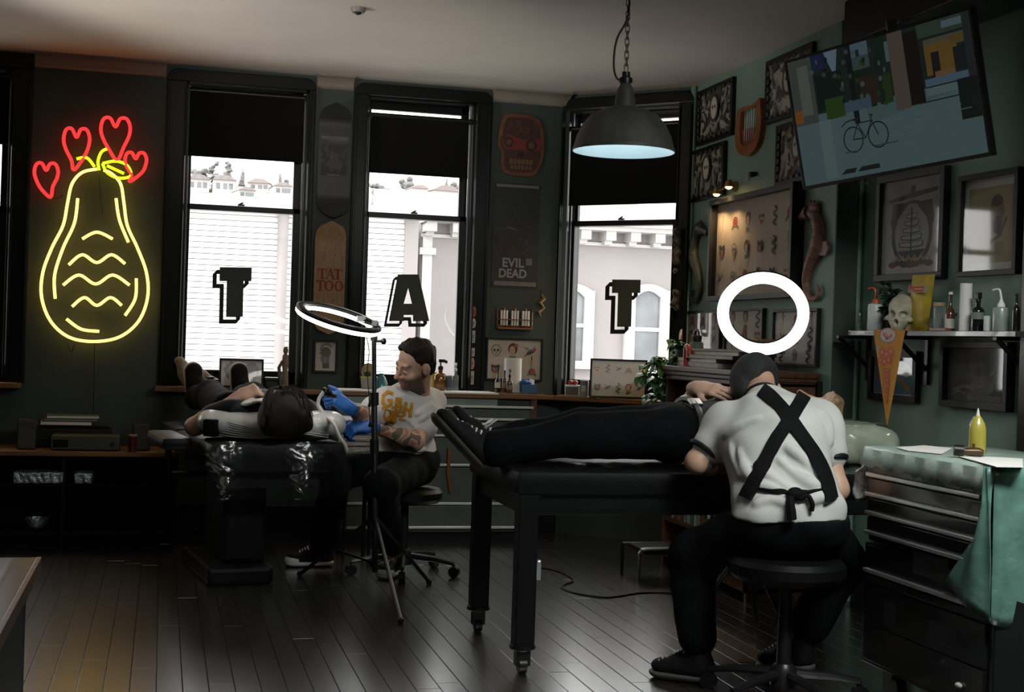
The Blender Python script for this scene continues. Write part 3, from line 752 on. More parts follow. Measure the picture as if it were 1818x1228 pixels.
# ------------------------------------------------------------------ the street outside
M_sid = pm('white_clapboard', (.74, .73, .72), .7, var=.03); M_out = pm('pale_mauve_stucco', (.285, .26, .257), .8, var=.05, scale=2)
M_outw = pm('white_house_trim', (.54, .52, .505), .6, var=.03); M_roof = pm('faded_shingle_roof', (.24, .212, .208), .8, var=.15, scale=3)
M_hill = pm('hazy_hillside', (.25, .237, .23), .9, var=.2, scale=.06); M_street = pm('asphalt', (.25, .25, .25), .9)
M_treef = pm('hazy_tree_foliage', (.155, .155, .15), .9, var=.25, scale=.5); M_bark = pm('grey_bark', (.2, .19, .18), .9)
M_oglass = pm('street_window_glass', (.16, .17, .18), .12, var=.4, scale=1.5)
struct('ground_street', MB().b2((-90, 9.2, -4.2), (120, 34, -4)), M_street)
YS = 19.
def ys(px, py, y=YS): return on_y(px, py, y)
hs = thing('clapboard_house', 'white clapboard house across the street seen through the left windows', 'building', (ys(500, 500)[0], YS, -4))
xl = ys(-40, 500)[0]; xr = ys(716, 560)[0]; zt = ys(420, 372)[2]; zt0 = zt
build('wall_body', MB().b2((xl, YS + .035, -4), (xr, YS + 7, zt)), pm('clapboard_lap_shade', (.26, .25, .25), .8), hs, world=True)  # dark backing paints the lap shadow lines between the boards
lap = 10.2 * depth((ys(420, 500))) / F; z = zt; k = 0
mbb = None
while z > -1.2:
    mb = MB(); x0, x1 = xl - hs.location.x, xr - hs.location.x
    P = [(x0, -.006, -lap * .87), (x0, .006, 0), (x0, .08, 0), (x0, .08, -lap * .87)]; Q = [(x1, p[1], p[2]) for p in P]
    mb.add(P + Q, [(0, 1, 2, 3), (7, 6, 5, 4), (0, 4, 5, 1), (1, 5, 6, 2), (2, 6, 7, 3), (3, 7, 4, 0)])
    if mbb is None: mbb = build('clapboard', mb, M_sid, hs); o = mbb
    else: o = mbb.copy(); COL.objects.link(o); o.parent = hs
    o.location = (0, .0, z + 4); z -= lap * .985; k += 1
build('corner_board', MB().b2((xr - .02, YS - .05, -4), (xr + .17, YS + .2, zt)), M_out, hs, world=True)
build('gutter', MB().b2((xl, YS - .28, zt), (xr + .17, YS + .1, zt + .13)), M_outw, hs, world=True)
build('roof', MB().add([(xl, YS - .25, zt + .13), (xr + .17, YS - .25, zt + .13), (xr + .17, YS + 4, zt + .42), (xl, YS + 4, zt + .42), (xl, YS - .25, zt + .08), (xr + .17, YS - .25, zt + .08), (xr + .17, YS + 4, zt + .3), (xl, YS + 4, zt + .3)], [(0, 1, 2, 3), (4, 7, 6, 5), (0, 4, 5, 1), (1, 5, 6, 2), (2, 6, 7, 3), (3, 7, 4, 0)]), M_outw, hs, world=True)
dx = ys(497, 560)[0]
build('downspout', MB().path([(dx, YS - .08, -2), (dx, YS - .08, zt)], .075, 10), M_out, hs, world=True, smooth=True)
YF = 20.5
fb = thing('stucco_house', 'pale mauve house with bracketed cornice and white arched windows across the street', 'building', (ys(1000, 600, YF)[0], YF, -4))
fx0 = ys(744, 520, YF)[0]; fx1 = ys(1500, 520, YF)[0]; zc = ys(1110, 408, YF)[2]
build('wall_body', MB().b2((fx0, YF, -4), (fx1, YF + 6, zc + .1)), M_out, fb, world=True)
build('cornice', MB().b2((fx0 - .02, YF - .55, zc), (fx1, YF + .1, zc + .10)).b2((fx0 - .01, YF - .42, zc - .06), (fx1, YF + .1, zc)), M_outw, fb, world=True)
build('frieze', MB().b2((fx0, YF - .05, zc - .27), (fx1, YF + .02, zc - .22)), M_outw, fb, world=True)
x = fx0 + .1; d0 = None
while x < fx1 - .1:
    if d0 is None: d0 = build('bracket', MB().b2((-.08, -.34, -.2), (.08, .0, -.06)).b2((-.06, -.2, -.26), (.06, 0, -.2)), M_outw, fb); o = d0
    else: o = d0.copy(); COL.objects.link(o); o.parent = fb
    o.location = (x - fb.location.x, 0, zc + 4); x += .40
p0 = ys(747, 500, YF)[0]; p1 = ys(764, 500, YF)[0]
build('pilaster', MB().b2((p0, YF - .08, -4), (p1, YF + .02, zc - .26)).b2((p0 - .05, YF - .12, ys(750, 452, YF)[2]), (p1 + .05, YF, ys(750, 440, YF)[2])), M_outw, fb, world=True)
build('roof', MB().add([(fx0 - .01, YF - .4, zc + .10), (fx1, YF - .4, zc + .10), (fx1, YF + 5, zc + .95), (fx0 - .01, YF + 5, zc + .95), (fx0 - .01, YF + 5, zc), (fx1, YF + 5, zc)], [(0, 1, 2, 3), (0, 3, 4), (1, 5, 2), (3, 2, 5, 4), (0, 4, 5, 1)]), M_roof, fb, world=True)
def arch_window(xl_, xr_, yt, yb):
    a = ys(xl_, (yt + yb) / 2, YF)[0]; b = ys(xr_, (yt + yb) / 2, YF)[0]; z1 = ys((xl_ + xr_) / 2, yt, YF)[2]; z0 = ys((xl_ + xr_) / 2, yb, YF)[2]; w = .16; c = (a + b) / 2; h = (b - a) / 2
    ar = lambda hw, zz, rise: [(c - hw + 2 * hw * t, zz + rise * math.sin(PI * t)) for t in np.linspace(0, 1, 11)]
    loc = fb.location.x
    def sh(P): return [(p[0] - loc, p[1] + 4) for p in P]
    mb = MB(); up = ar(h + w, z1 - .05, .12); lo = ar(h, z1 - .14, .10)
    mb.prism(sh(up + lo[::-1]), -.10, .02); mb.prism(sh([(a - w, z0), (a, z0), (a, z1 - .1), (a - w, z1 - .02)]), -.09, .02); mb.prism(sh([(b, z0), (b + w, z0), (b + w, z1 - .02), (b, z1 - .1)]), -.09, .02); mb.prism(sh([(a - w - .06, z0 - .12), (b + w + .06, z0 - .12), (b + w + .06, z0), (a - w - .06, z0)]), -.16, .02)
    f = build('window_surround', mb, M_outw, fb)
    build('window_pane', MB().prism(sh([(a, z0)] + [(b, z0)] + lo[::-1]), -.03, .0), M_oglass, f)
    build('meeting_rail', MB().b2((a - loc, -.05, (z0 + z1) / 2 + 3.96), (b - loc, 0, (z0 + z1) / 2 + 4.02)), M_outw, f)
arch_window(1124, 1168, 512, 655); arch_window(1000, 1034, 512, 640); arch_window(1262, 1305, 515, 655)
struct('ground_bounce_slab', MB().add([(-3.2, 8.62, .55), (4.6, 8.62, .55), (4.6, 10.6, .30), (-3.2, 10.6, .30), (-3.2, 8.62, .45), (4.6, 8.62, .45), (4.6, 10.6, .2), (-3.2, 10.6, .2)], [(0, 1, 2, 3), (7, 6, 5, 4), (0, 4, 5, 1), (1, 5, 6, 2), (2, 6, 7, 3), (3, 7, 4, 0)]), pm('white_bounce_slab', (.85, .83, .80), .8, var=.03))  # unseen pale slab added below the sills to bounce daylight onto the ceiling
# hills, houses and trees far behind
HX = [(-200, 345), (150, 340), (330, 326), (430, 329), (512, 332), (640, 344), (735, 332), (812, 342), (900, 350), (1010, 372), (1210, 380), (1500, 380)]
def crest(px): return float(np.interp(px, [p[0] for p in HX], [p[1] for p in HX]))
def hill_pt(px, py): t_ = (py - crest(px)) / (420. - crest(px)); return on_y(px, py, 150. - 45. * t_)
mb = MB(); xs_ = list(range(-200, 1501, 20)); R_ = 6; V = []
for x_ in xs_:
    for k in range(R_ + 1): V.append(hill_pt(x_, crest(x_) + (420 - crest(x_)) * k / R_))
    V.append(hill_pt(x_, crest(x_)) + np.array((0, 40, -2.)))
    q = hill_pt(x_, 420); V.append(np.array((q[0], q[1] - 8, -6)))
m = R_ + 3
mb.add(V, [(i_ * m + a_, i_ * m + b_, (i_ + 1) * m + b_, (i_ + 1) * m + a_) for i_ in range(len(xs_) - 1) for a_, b_ in [(k, k + 1) for k in range(R_)] + [(R_ + 1, 0), (R_, R_ + 2)]])
tag(build('hill', mb, M_hill, smooth=True), kind='structure')['label'] = 'pale hillside far beyond the street'
struct('ground_field', MB().b2((-140, 34, -7), (260, 112, -6)), M_hill)
def far_house(px, py, w, h, lab, roofcol):
    p = hill_pt(px, py) - np.array((0, 0, .2)); t = thing('hillside_house', lab, 'house', p, random.uniform(-.2, .2), group='houses on the hill')
    build('wall_body', MB().b2((-w / 2, -1.5, -1), (w / 2, 1.5, h)), M_outw, t)
    build('roof', MB().prism([(-w * .56, h), (w * .56, h), (w * .2, h + w * .2), (-w * .2, h + w * .2)], -1.8, 1.8), roofcol, t)
    for s in (-.28, .05, .3): build('window', MB().b2((w * s - .2, -1.55, h * .3), (w * s + .2, -1.5, h * .75)), M_oglass, t)
M_roof2 = pm('red_tile_roof', (.26, .215, .208), .8, var=.1)
for i, (px, py, w, h) in enumerate(((349, 338, 2.2, .75), (396, 341, 2.2, .8), (432, 351, 1.6, .5), (462, 338, 2.2, .5), (498, 346, 1.8, .6), (680, 355, 1.5, .6), (738, 353, 1.7, .7), (662, 366, 1.2, .4), (782, 354, 2.8, .6))):
    far_house(px, py, w, h * 1.6, ['pale flat hillside house at left in the neon side window', 'pale house in the middle of the left window hillside', 'small pale house low on the left window hillside', 'wide red roofed house on the left window hillside', 'pale house at right on the left window hillside', 'small house under the round tree in the middle window', 'wide low house at centre of the middle window hillside', 'tiny house low in the middle window', 'long house at right of the middle window hillside'][i], M_roof2 if i in (3, 6, 8) else M_roof)
def far_tree(px, pyb, pyt, Y, kind, lab):
    b = hill_pt(px, pyb) - np.array((0, 0, .25)); h = on_y(px, pyt, b[1])[2] - b[2]; t = thing('hillside_tree', lab, 'tree', b, 0, group='trees on the hill'); rnd = random.Random(int(px))
    build('trunk', MB().tube((0, 0, -.3), (0, 0, h * .75), h * .035, h * .015), M_bark, t)
    S = SDF(h * .035)
    if kind == 0:
        for i in range(11): S.add(ellip((rnd.uniform(-.32, .32) * h, rnd.uniform(-.25, .25) * h, h * rnd.uniform(.35, .85)), np.array((.18, .18, .15)) * h), h * .05)
    elif kind == 1:
        for i in range(9): z = h * (.35 + .07 * i); S.add(ellip((rnd.uniform(-.13, .13) * h, rnd.uniform(-.1, .1) * h, z), np.array((.15 - .009 * i, .15, .055)) * h), h * .02)
    else:
        for i in range(8): z = h * (.15 + .1 * i); S.add(ellip((rnd.uniform(-.03, .03) * h, 0, z), np.array((.17 - .018 * i, .17 - .018 * i, .09)) * h), h * .03)
    S.wrinkle(h * .022, 18 / h * 1.6, int(px)); sdf_build('crown', S, M_treef, t, world=False)
for a in ((352, 328, 298, 62., 0, 'low round tree at the far left of the left window'), (378, 330, 284, 64., 1, 'tall loose tree left of centre in the left window'), (402, 332, 284, 64.5, 1, 'tall loose tree at centre of the left window'), (392, 334, 306, 63., 0, 'dark bush below the tall trees in the left window'), (430, 330, 297, 63.5, 2, 'narrow dark cypress in the left window'), (497, 331, 305, 62.5, 2, 'pale pointed tree at right in the left window'), (505, 334, 318, 61., 0, 'round bush at right edge of the left window'), (670, 352, 324, 62., 0, 'round tree at left of the middle window'), (722, 340, 312, 63., 0, 'large round tree at centre of the middle window'), (752, 341, 329, 61.5, 0, 'small pale bush beside the large round tree'), (792, 334, 314, 64., 2, 'small pointed tree at right of the middle window'), (806, 340, 322, 61., 0, 'round tree at right edge of the middle window'), (708, 366, 358, 50., 0, 'dark shrub low in the middle window')): far_tree(*a)
# ------------------------------------------------------------------ wall hung things
M_frame = pm('black_picture_frame', (.006, .006, .006), .45, spec=.3); M_frameb = pm('dark_brown_frame', (.045, .028, .018), .4)
CREAM = (.62, .56, .48); WHT = (.72, .70, .67)
def picture(name, label, cat, wl, xl, xr, yt, yb, fw, art, dep=.024, fm=None, off=0., group=None, glass=True, tilt=0., yaw=0.):
    a, z, w, h = wl.rect(xl, xr, yt, yb, off + dep)
    t = wl.thing(name, label, cat, a, z - h / 2, off + w / 2 * abs(math.sin(yaw)), group); t.matrix_basis = t.matrix_basis @ Matrix.Rotation(yaw, 4, 'Z')
    mb = MB()
    for x0, x1, z0, z1 in ((-w / 2, w / 2, h - fw, h), (-w / 2, w / 2, 0, fw), (-w / 2, -w / 2 + fw, fw, h - fw), (w / 2 - fw, w / 2, fw, h - fw)): mb.b2((x0, -dep, z0), (x1, 0, z1))
    build('frame', mb, fm or M_frame, t, bevel=.002)
    iw, ih = w - 2 * fw, h - 2 * fw
    A = Art(); A.rect(-iw / 2 - .003, -ih / 2 - .003, iw / 2 + .003, ih / 2 + .003, CREAM); art(A, iw, ih)
    p = build('print', A.m, M_print, t, colattr=True); p.location = (0, -dep * .35, h / 2)
    build('backing_board', MB().b2((-iw / 2 - .003, -dep * .3, fw - .003), (iw / 2 + .003, -.001, h - fw + .003)), M_black, t)
    if glass: build('glass_pane', MB().b2((-iw / 2 - .002, -dep * .72, fw - .002), (iw / 2 + .002, -dep * .66, h - fw + .002)), M_pglass, t)
    return t
def flash(cols, rows, seed, s=.36, bgc=CREAM, pad=.05, skip=()):
    def fn(A, w, h):
        r = random.Random(seed); A.rect(-w / 2, -h / 2, w / 2, h / 2, bgc); n = 0
        for j in range(rows):
            for i in range(cols):
                if (i, j) in skip: continue
                cw, chh = w / cols, h / rows; motif(A, r.randint(0, 7), -w / 2 + cw * (i + .5) + r.uniform(-.06, .06) * cw, h / 2 - chh * (j + .5) + r.uniform(-.06, .06) * chh, min(cw, chh) * s * 1.45 * r.uniform(.85, 1.1))
    return fn
def ornament(seed):
    def fn(A, w, h):
        r = random.Random(seed); A.rect(-w / 2, -h / 2, w / 2, h / 2, (.05, .05, .045)); c0 = (.56, .53, .45); A.rect(-w * .46, -h * .46, w * .46, h * .46, c0)
        for i in range(46):
            x, z = r.uniform(0, .46) * w, r.uniform(-.46, .46) * h; q = r.uniform(.02, .06) * w; rt = r.uniform(0, 3); k = (.06, .06, .05) if r.random() < .7 else (.24, .22, .18)
            for sx in (-1, 1): A.ell(sx * x, z, q * 1.5, q * .6, k, 8, sx * rt)
        for k in range(26):
            t = k / 26 * 4; e = int(t); f = t - e; x, z = [(-.48 + .96 * f, .48), (.48, .48 - .96 * f), (.48 - .96 * f, -.48), (-.48, -.48 + .96 * f)][e]; A.ell(x * w, z * h, w * .035, w * .035, (.05, .05, .045), 7)
        A.ell(0, h * .1, w * .13, w * .17, (.05, .05, .045)); A.ell(0, h * .1, w * .09, w * .13, c0); A.ell(-w * .035, h * .12, w * .025, w * .025, INK, 7); A.ell(w * .035, h * .12, w * .025, w * .025, INK, 7)
    return fn
# window wall, first pier: two skateboard decks, a portrait print
def deck(name, label, wl, xl, xr, yt, yb, col, art, group):
    a, z, w, h = wl.rect(xl, xr, yt, yb, .05); t = wl.thing(name, label, 'skateboard deck', a, z - h / 2, .022, group); R = w / 2
    def outline(k=1.): return [(R * k * math.cos(q), h / 2 - R + R * k * math.sin(q)) for q in np.linspace(0, PI, 15)] + [(-R * k * math.cos(q), -h / 2 + R - R * k * math.sin(q)) for q in np.linspace(0, PI, 15)]
    mb = MB(); O = [(p[0], p[1] + h / 2) for p in outline()]
    n = len(O); f = lambda z_: .05 * max(0, abs(z_ - h / 2) / (h / 2) - .68) / .32
    V = [(p[0], -.011 - f(p[1]), p[1]) for p in O] + [(p[0], -f(p[1]), p[1]) for p in O] + [(0, -.011 - f(h * q), h * q) for q in (.5,)]
    # grid body so that nose and tail curve towards the room
    mb = MB(); rows = 24; V = []; 
    for i in range(rows + 1):
        z_ = h * i / rows; e = min(z_, h - z_); hw = R if e >= R else math.sqrt(max(1e-6, R * R - (R - e) ** 2)); hw = max(hw, .004)
        for s in (-1, -.33, .33, 1): V.append((hw * s, -.011 - f(z_), z_))
        for s in (-1, -.33, .33, 1): V.append((hw * s, -f(z_), z_))
    Fs = []
    for i in range(rows):
        b = i * 8
        for j in range(3): Fs += [(b + j, b + j + 1, b + 9 + j, b + 8 + j), (b + 4 + j, b + 12 + j, b + 13 + j, b + 5 + j)]
        Fs += [(b, b + 8, b + 12, b + 4), (b + 3, b + 7, b + 15, b + 11)]
    Fs += [(0, 4, 5, 6, 7, 3, 2, 1), tuple(rows * 8 + q for q in (0, 1, 2, 3, 7, 6, 5, 4))]
    mb.add(V, Fs); build('board', mb, col, t, smooth=True)
    A = Art(); art(A, w, h); p = build('deck_graphic', A.m, M_print, t, colattr=True); p['kind'] = 'stuff'; p.location = (0, -.0125, h / 2)
    mb = MB()
    for zz in (.24, .30, .70, .76):
        for s in (-1, 1): mb.ball((s * R * .33, -.0118 - f(h * zz), h * zz), (.003, .0015, .003), 6, 4)
    build('truck_bolts', mb, M_blackm, t)
    build('hanging_bracket', MB().b2((-.02, 0, h * .4), (.02, .022, h * .6)), M_blackm, t)
M_deckblk = pm('matte_black_deck', (.010, .011, .011), .4); M_decktan = pm('tan_maple_deck', (.33, .20, .095), .5, var=.25, scale=12, stretch=(8, 8, 1))
def art_dark(A, w, h):
    r = random.Random(5); g = (.105, .105, .105)
    A.rect(-w * .42, h * .185, w * .42, h * .215, g); A.rect(-w * .2, h * .16, w * .42, h * .185, (.07, .07, .07))
    A.rect(-w * .40, -h * .13, w * .40, h * .14, (.022, .024, .024))
    for i in range(40): A.ell(r.uniform(-.38, .38) * w, r.uniform(-.12, .13) * h, r.uniform(.02, .1) * w, r.uniform(.005, .018) * h, (lambda q: (q, q, q))(r.uniform(.02, .07)), 7, r.uniform(0, 3))
    A.ell(-w * .02, h * .03, w * .13, h * .04, (.06, .06, .06)); A.ell(0, -h * .03, w * .26, h * .05, (.055, .055, .055)); A.rect(-w * .2, -h * .135, w * .18, -h * .115, (.09, .09, .09))
deck('skateboard_deck', 'black skateboard deck with faded grey print hung above a tan deck', WA, 565, 623, 183, 387, M_deckblk, art_dark, 'skateboard decks on the pier')
def serif(A, ch, x, z, w, h, c):
    t = w * .24
    if ch == 'T': A.rect(x - w * .14, z - h / 2, x + w * .14, z + h / 2, c); A.rect(x - w / 2, z + h * .40, x + w / 2, z + h / 2, c); A.rect(x - w / 2, z + h * .18, x - w * .40, z + h / 2, c); A.rect(x + w * .40, z + h * .18, x + w / 2, z + h / 2, c); A.rect(x - w * .28, z - h / 2, x + w * .28, z - h * .42, c)
    if ch == 'A': A.line([(x - w * .36, z - h * .48), (x + w * .0, z + h * .48)], w * .09, c); A.line([(x, z + h * .48), (x + w * .34, z - h * .48)], w * .24, c); A.rect(x - w * .22, z - h * .14, x + w * .2, z - h * .06, c); A.rect(x - w * .5, z - h / 2, x - w * .18, z - h * .43, c); A.rect(x + w * .16, z - h / 2, x + w * .5, z - h * .43, c)
    if ch == 'O':
        P = []; n = 22
        for k in range(n): P.append((math.cos(2 * PI * k / n), math.sin(2 * PI * k / n)))
        A.k += 1
        for k in range(n):
            p, q = P[k], P[(k + 1) % n]; A.poly([(x + p[0] * w / 2, z + p[1] * h / 2), (x + q[0] * w / 2, z + q[1] * h / 2), (x + q[0] * w * .27, z + q[1] * h * .40), (x + p[0] * w * .27, z + p[1] * h * .40)], c, keep=True)
def art_tan(A, w, h):
    c = (.25, .022, .022); z1, z2 = h * .035, -h * .07; hh = h * .093
    for ch, x, ww in (('T', -.24, .28), ('A', .02, .32), ('T', .27, .28)): serif(A, ch, w * x, z1, w * ww, hh, c)
    for ch, x, ww in (('T', -.29, .28), ('O', -.01, .30), ('O', .31, .30)): serif(A, ch, w * x, z2, w * ww, hh, c)
    r = random.Random(3)
    for i in range(16): A.ell(r.uniform(-.3, .3) * w, r.uniform(.12, .4) * h, .02 * w, .004 * h, (.22, .13, .06), 6)
deck('skateboard_deck', 'tan maple skateboard deck lettered TAT TOO in red', WA, 558, 613, 393, 593, M_decktan, art_tan, 'skateboard decks on the pier')
def art_helmet(A, w, h):
    A.rect(-w / 2, -h / 2, w / 2, h / 2, (.66, .62, .58)); g = (.09, .09, .09)
    A.poly([(-w * .12, -h * .42), (w * .22, -h * .42), (w * .2, -h * .05), (w * .26, h * .1), (-w * .2, h * .1), (-w * .24, -h * .12), (-w * .16, -h * .2)], (.2, .2, .2)); A.ell(w * .02, h * .16, w * .25, h * .17, g); A.line([(-w * .25, h * .2), (-w * .15, h * .38), (w * .1, h * .44), (w * .3, h * .33)], h * .07, (.22, .22, .22)); A.rect(-w * .3, h * .08, w * .28, h * .13, g); A.poly([(-w * .2, -h * .02), (-w * .28, -h * .1), (-w * .18, -h * .12)], (.25, .25, .25)); A.ell(0, -h * .12, w * .08, h * .1, (.34, .33, .32)); A.rect(-w * .1, -h * .42, w * .2, -h * .25, g)
picture('framed_print', 'small framed print of a helmeted head below the tan skateboard deck', 'picture', WA, 556, 600, 603, 662, .014, art_helmet)
# second pier
a, z, w, h = WA.rect(884, 966, 203, 311, .02)
t = WA.thing('skull_plaque', 'red and brown skull wall plaque high between the windows', 'plaque', a, z - h / 2, 0)
out = [(-.30, .5), (.18, .5), (.42, .38), (.5, .12), (.5, -.18), (.42, -.36), (.28, -.5), (-.26, -.5), (-.40, -.40), (-.42, -.16), (-.5, -.02), (-.46, .28), (-.40, .42)]
O = [(p[0] * w, p[1] * h + h / 2) for p in spline([np.array(p) for p in out], 4, True)]
build('plaque_board', MB().prism(O, -.02, 0), pm('rust_brown_plaque', (.14, .050, .022), .55, var=.35, scale=25), t, bevel=.004)
A = Art(); inn = [(p[0] * .86, (p[1] - h / 2) * .88) for p in O]; A.poly(inn, (.055, .02, .014))
A.poly([(-.42 * w, .02 * h), (-.3 * w, .16 * h), (.05 * w, .08 * h), (.44 * w, .12 * h), (.42 * w, -.08 * h), (.1 * w, -.1 * h), (-.36 * w, -.08 * h)], (.17, .020, .022))
for sx, sz, q in ((-.27, .03, .10), (.22, .0, .12)): A.ell(sx * w, sz * h, q * w, q * h * .85, (.02, .012, .01)); A.ell(sx * w, sz * h, q * .6 * w, q * h * .5, (.12, .055, .014))
A.poly([(-.1 * w, -.2 * h), (.1 * w, -.2 * h), (0, -.08 * h)], (.015, .01, .01))
for i in range(6): A.rect((-.24 + i * .085) * w, -.32 * h, (-.17 + i * .085) * w, -.24 * h, (.15, .085, .04)); A.rect((-.22 + i * .08) * w, -.41 * h, (-.16 + i * .08) * w, -.34 * h, (.13, .075, .035))
r = random.Random(2)
for i in range(22): A.ell(r.uniform(-.3, .34) * w, r.uniform(.15, .38) * h, .05 * w, .012 * h, (.10, .04, .02), 7, r.uniform(0, 3))
p = build('painted_face', A.m, M_print, t, colattr=True); p.location = (0, -.0215, h / 2)
a, z, w, h = WA.rect(876, 958, 325, 512, .02)
t = WA.thing('hanging_poster', 'black film poster with pale block lettering on pale hanger rails between the windows', 'poster', a, z - h / 2, 0)
def strip(yt, yb): return (WA.at(917, yt, .01)[1] - (z - h / 2), WA.at(917, yb, .01)[1] - (z - h / 2))
build('poster_sheet', MB().b2((-w / 2, -.004, 0), (w / 2, -.002, h)), pm('black_poster_paper', (.012, .012, .013), .4), t)
mb = MB()
for (yt, yb) in ((328, 333), (500, 508)): z1, z0 = strip(yt, yb); mb.b2((-w * .46, -.014, z0), (w * .46, -.001, z1))
build('hanger_rail', mb, pm('pale_rail', (.16, .15, .14), .5), t)
A = Art(); r = random.Random(9); g = (.31, .29, .26)
for i in range(46): A.ell(r.uniform(-.42, .42) * w, r.gauss(-.1, .06) * h, r.uniform(.02, .08) * w, r.uniform(.006, .02) * h, random.choice([(.05, .026, .018), (.07, .03, .018), (.03, .02, .016), (.09, .05, .03)]), 7, r.uniform(0, 3))
A.line([(-w * .12, h * .28), (-w * .02, h * .2), (w * .1, h * .12), (w * .3, h * .08)], w * .03, (.09, .06, .02)); A.line([(-w * .2, h * .08), (w * .02, h * .055)], h * .012, (.12, .12, .12))
zc_ = lambda y_: WA.at(917, y_, .01)[1] - z
p = build('poster_picture', A.m, M_print, t, colattr=True); p.location = (0, -.0045, h / 2); p['kind'] = 'stuff'; A = Art(); A.k = 60; A.text('EVIL', -w * .045, zc_(466.5), zc_(458) - zc_(474.5), g, w=w * .47, bold=.03); A.text('DEAD', -w * .05, zc_(485.5), zc_(477.5) - zc_(493.5), g, w=w * .60, bold=.03); A.rect(w * .23, zc_(470), w * .36, zc_(458), (.17, .16, .15))
p = build('poster_lettering', A.m, M_print, t, colattr=True); p.location = (0, -.0045, h / 2)
# copper rack with glass tubes
a, z, w, h = WA.rect(884, 946, 546, 583, .05)
t = WA.thing('tube_rack', 'small copper wall rack holding three groups of white glass tubes', 'rack', a, z - h / 2, 0)
M_cop = pm('copper_wire', (.30, .12, .05), .35, .7); M_tube = pm('milky_glass_tube', (.75, .74, .72), .2, coat=.4)
mb = MB()
for zz in (.12, .42): mb.path([(-w / 2, -.06, h * zz), (w / 2, -.06, h * zz), (w / 2, -.005, h * zz), (-w / 2, -.005, h * zz)], .004, 6, closed=True)
mb.b2((-w / 2, -.065, -.004), (w / 2, -.002, .006)); 
for x in (-w / 2, w / 2): mb.path([(x, -.033, 0), (x, -.033, h * .8), (x, -.004, h)], .004, 6)
build('wire_frame', mb, M_cop, t, smooth=True)
for i in range(3):
    for j in range(3): x = (-.31 + .31 * i + (j - 1) * .078) * w; build('tube', MB().lathe([(0, .008), (.0075, .012), (.0075, h * .84), (.0065, h * .86), (0, h * .86)], (x, -.034, 0), 10), M_tube, t, smooth=True)
    build('tube_cap', MB().lathe([(.007, 0), (.009, .004), (.004, .016), (0, .02)], ((-.31 + .31 * i) * w, -.034, h * .86), 8), M_cop, t, smooth=True)
# small yellow figure ornament to the right of the rack
a, z, w, h = WA.rect(953, 969, 522, 562, .03)
t = WA.thing('hanging_ornament', 'small dull yellow twisted ornament hanging right of the tube rack', 'ornament', a, z - h / 2, 0)
build('ornament_body', MB().path([(0, -.02, 0), (-w * .3, -.025, h * .2), (w * .3, -.02, h * .4), (-w * .2, -.028, h * .62), (w * .3, -.02, h * .8), (0, -.02, h)], [.006, .014, .012, .017, .015, .006], 8), pm('dull_yellow_resin', (.20, .12, .02), .5, var=.4, scale=50), t, smooth=True)
build('ornament_hook', MB().path([(0, 0, h + .02), (0, -.02, h + .02), (0, -.02, h * .97)], .002, 6), M_blackm, t)
def art_pier(A, w, h):
    A.rect(-w / 2, -h / 2, w / 2, h / 2, (.55, .50, .43)); s = min(w, h)
    for k, x, zz, q in ((3, -.34, .2, .27), (2, -.03, .22, .25), (6, .31, .2, .27), (7, -.35, -.26, .2), (4, .03, -.28, .18), (1, .33, -.1, .2), (0, .34, -.32, .17)): motif(A, k, x * w, zz * h, q * s)
picture('flash_sheet', 'framed tattoo flash sheet on the pier above the bottles on the cabinet', 'picture', WA, 863, 964, 600, 676, .012, art_pier)
# right wall ------------------------------------------------------------
orn = 'ornate black and cream prints on the right wall'
picture('ornate_print', 'upper left ornate cream print, nearest the lamp, on the right wall', 'picture', WD, 1236, 1299, 150, 249, .022, ornament(1), group=orn)
picture('ornate_print', 'lower left ornate cream print above the picture light', 'picture', WD, 1223, 1284, 260, 353, .022, ornament(2), group=orn)
picture('ornate_print', 'upper ornate cream print partly hidden by the television', 'picture', WD, 1358, 1440, 92, 207, .022, ornament(3), group=orn)
picture('ornate_print', 'lower ornate cream print beside the lower left of the television', 'picture', WD, 1376, 1452, 212, 322, .022, ornament(4), group=orn)
a, z, w, h = WD.rect(1304, 1351, 182, 277, .03)
t = WD.thing('harp_plaque', 'orange wooden harp shaped plaque between the ornate prints', 'plaque', a, z - h / 2, 0)
mb = MB(); arc = spline([np.array(p) for p in [(-.36, .92), (-.46, .72), (-.48, .45), (-.36, .15), (0, .01), (.36, .15), (.48, .45), (.47, .72), (.42, .98), (.36, 1.0)]], 5)
inner = spline([np.array(p) for p in [(-.24, .9), (-.3, .72), (-.30, .48), (-.22, .26), (0, .2), (.2, .28), (.30, .48), (.30, .7), (.3, .9), (.32, 1.0)]], 5)
n = min(len(arc), len(inner))
for i in range(n - 1):
    q = [(arc[i][0] * w, arc[i][1] * h), (arc[i + 1][0] * w, arc[i + 1][1] * h), (inner[i + 1][0] * w, inner[i + 1][1] * h), (inner[i][0] * w, inner[i][1] * h)]; mb.prism(q, -.03, 0)
mb.prism([(-.44 * w, .86 * h), (.36 * w, .90 * h), (.40 * w, .99 * h), (.1 * w, .93 * h), (-.2 * w, .96 * h), (-.42 * w, .93 * h)], -.028, 0)
build('carved_frame', mb, pm('orange_varnished_wood', (.26, .085, .022), .4, var=.3, scale=18), t)
build('lower_panel', MB().prism([(p[0] * w, p[1] * h) for p in inner[5:34] if p[1] < .56], -.018, 0), pm('red_brown_panel', (.17, .05, .022), .5, var=.3, scale=25), t)
mb = MB()
for x in (-.16, -.08, 0, .08, .16): mb.path([(x * w, -.022, .3 * h), (x * w, -.022, .92 * h)], .0015, 5)
build('strings', mb, M_alu, t)
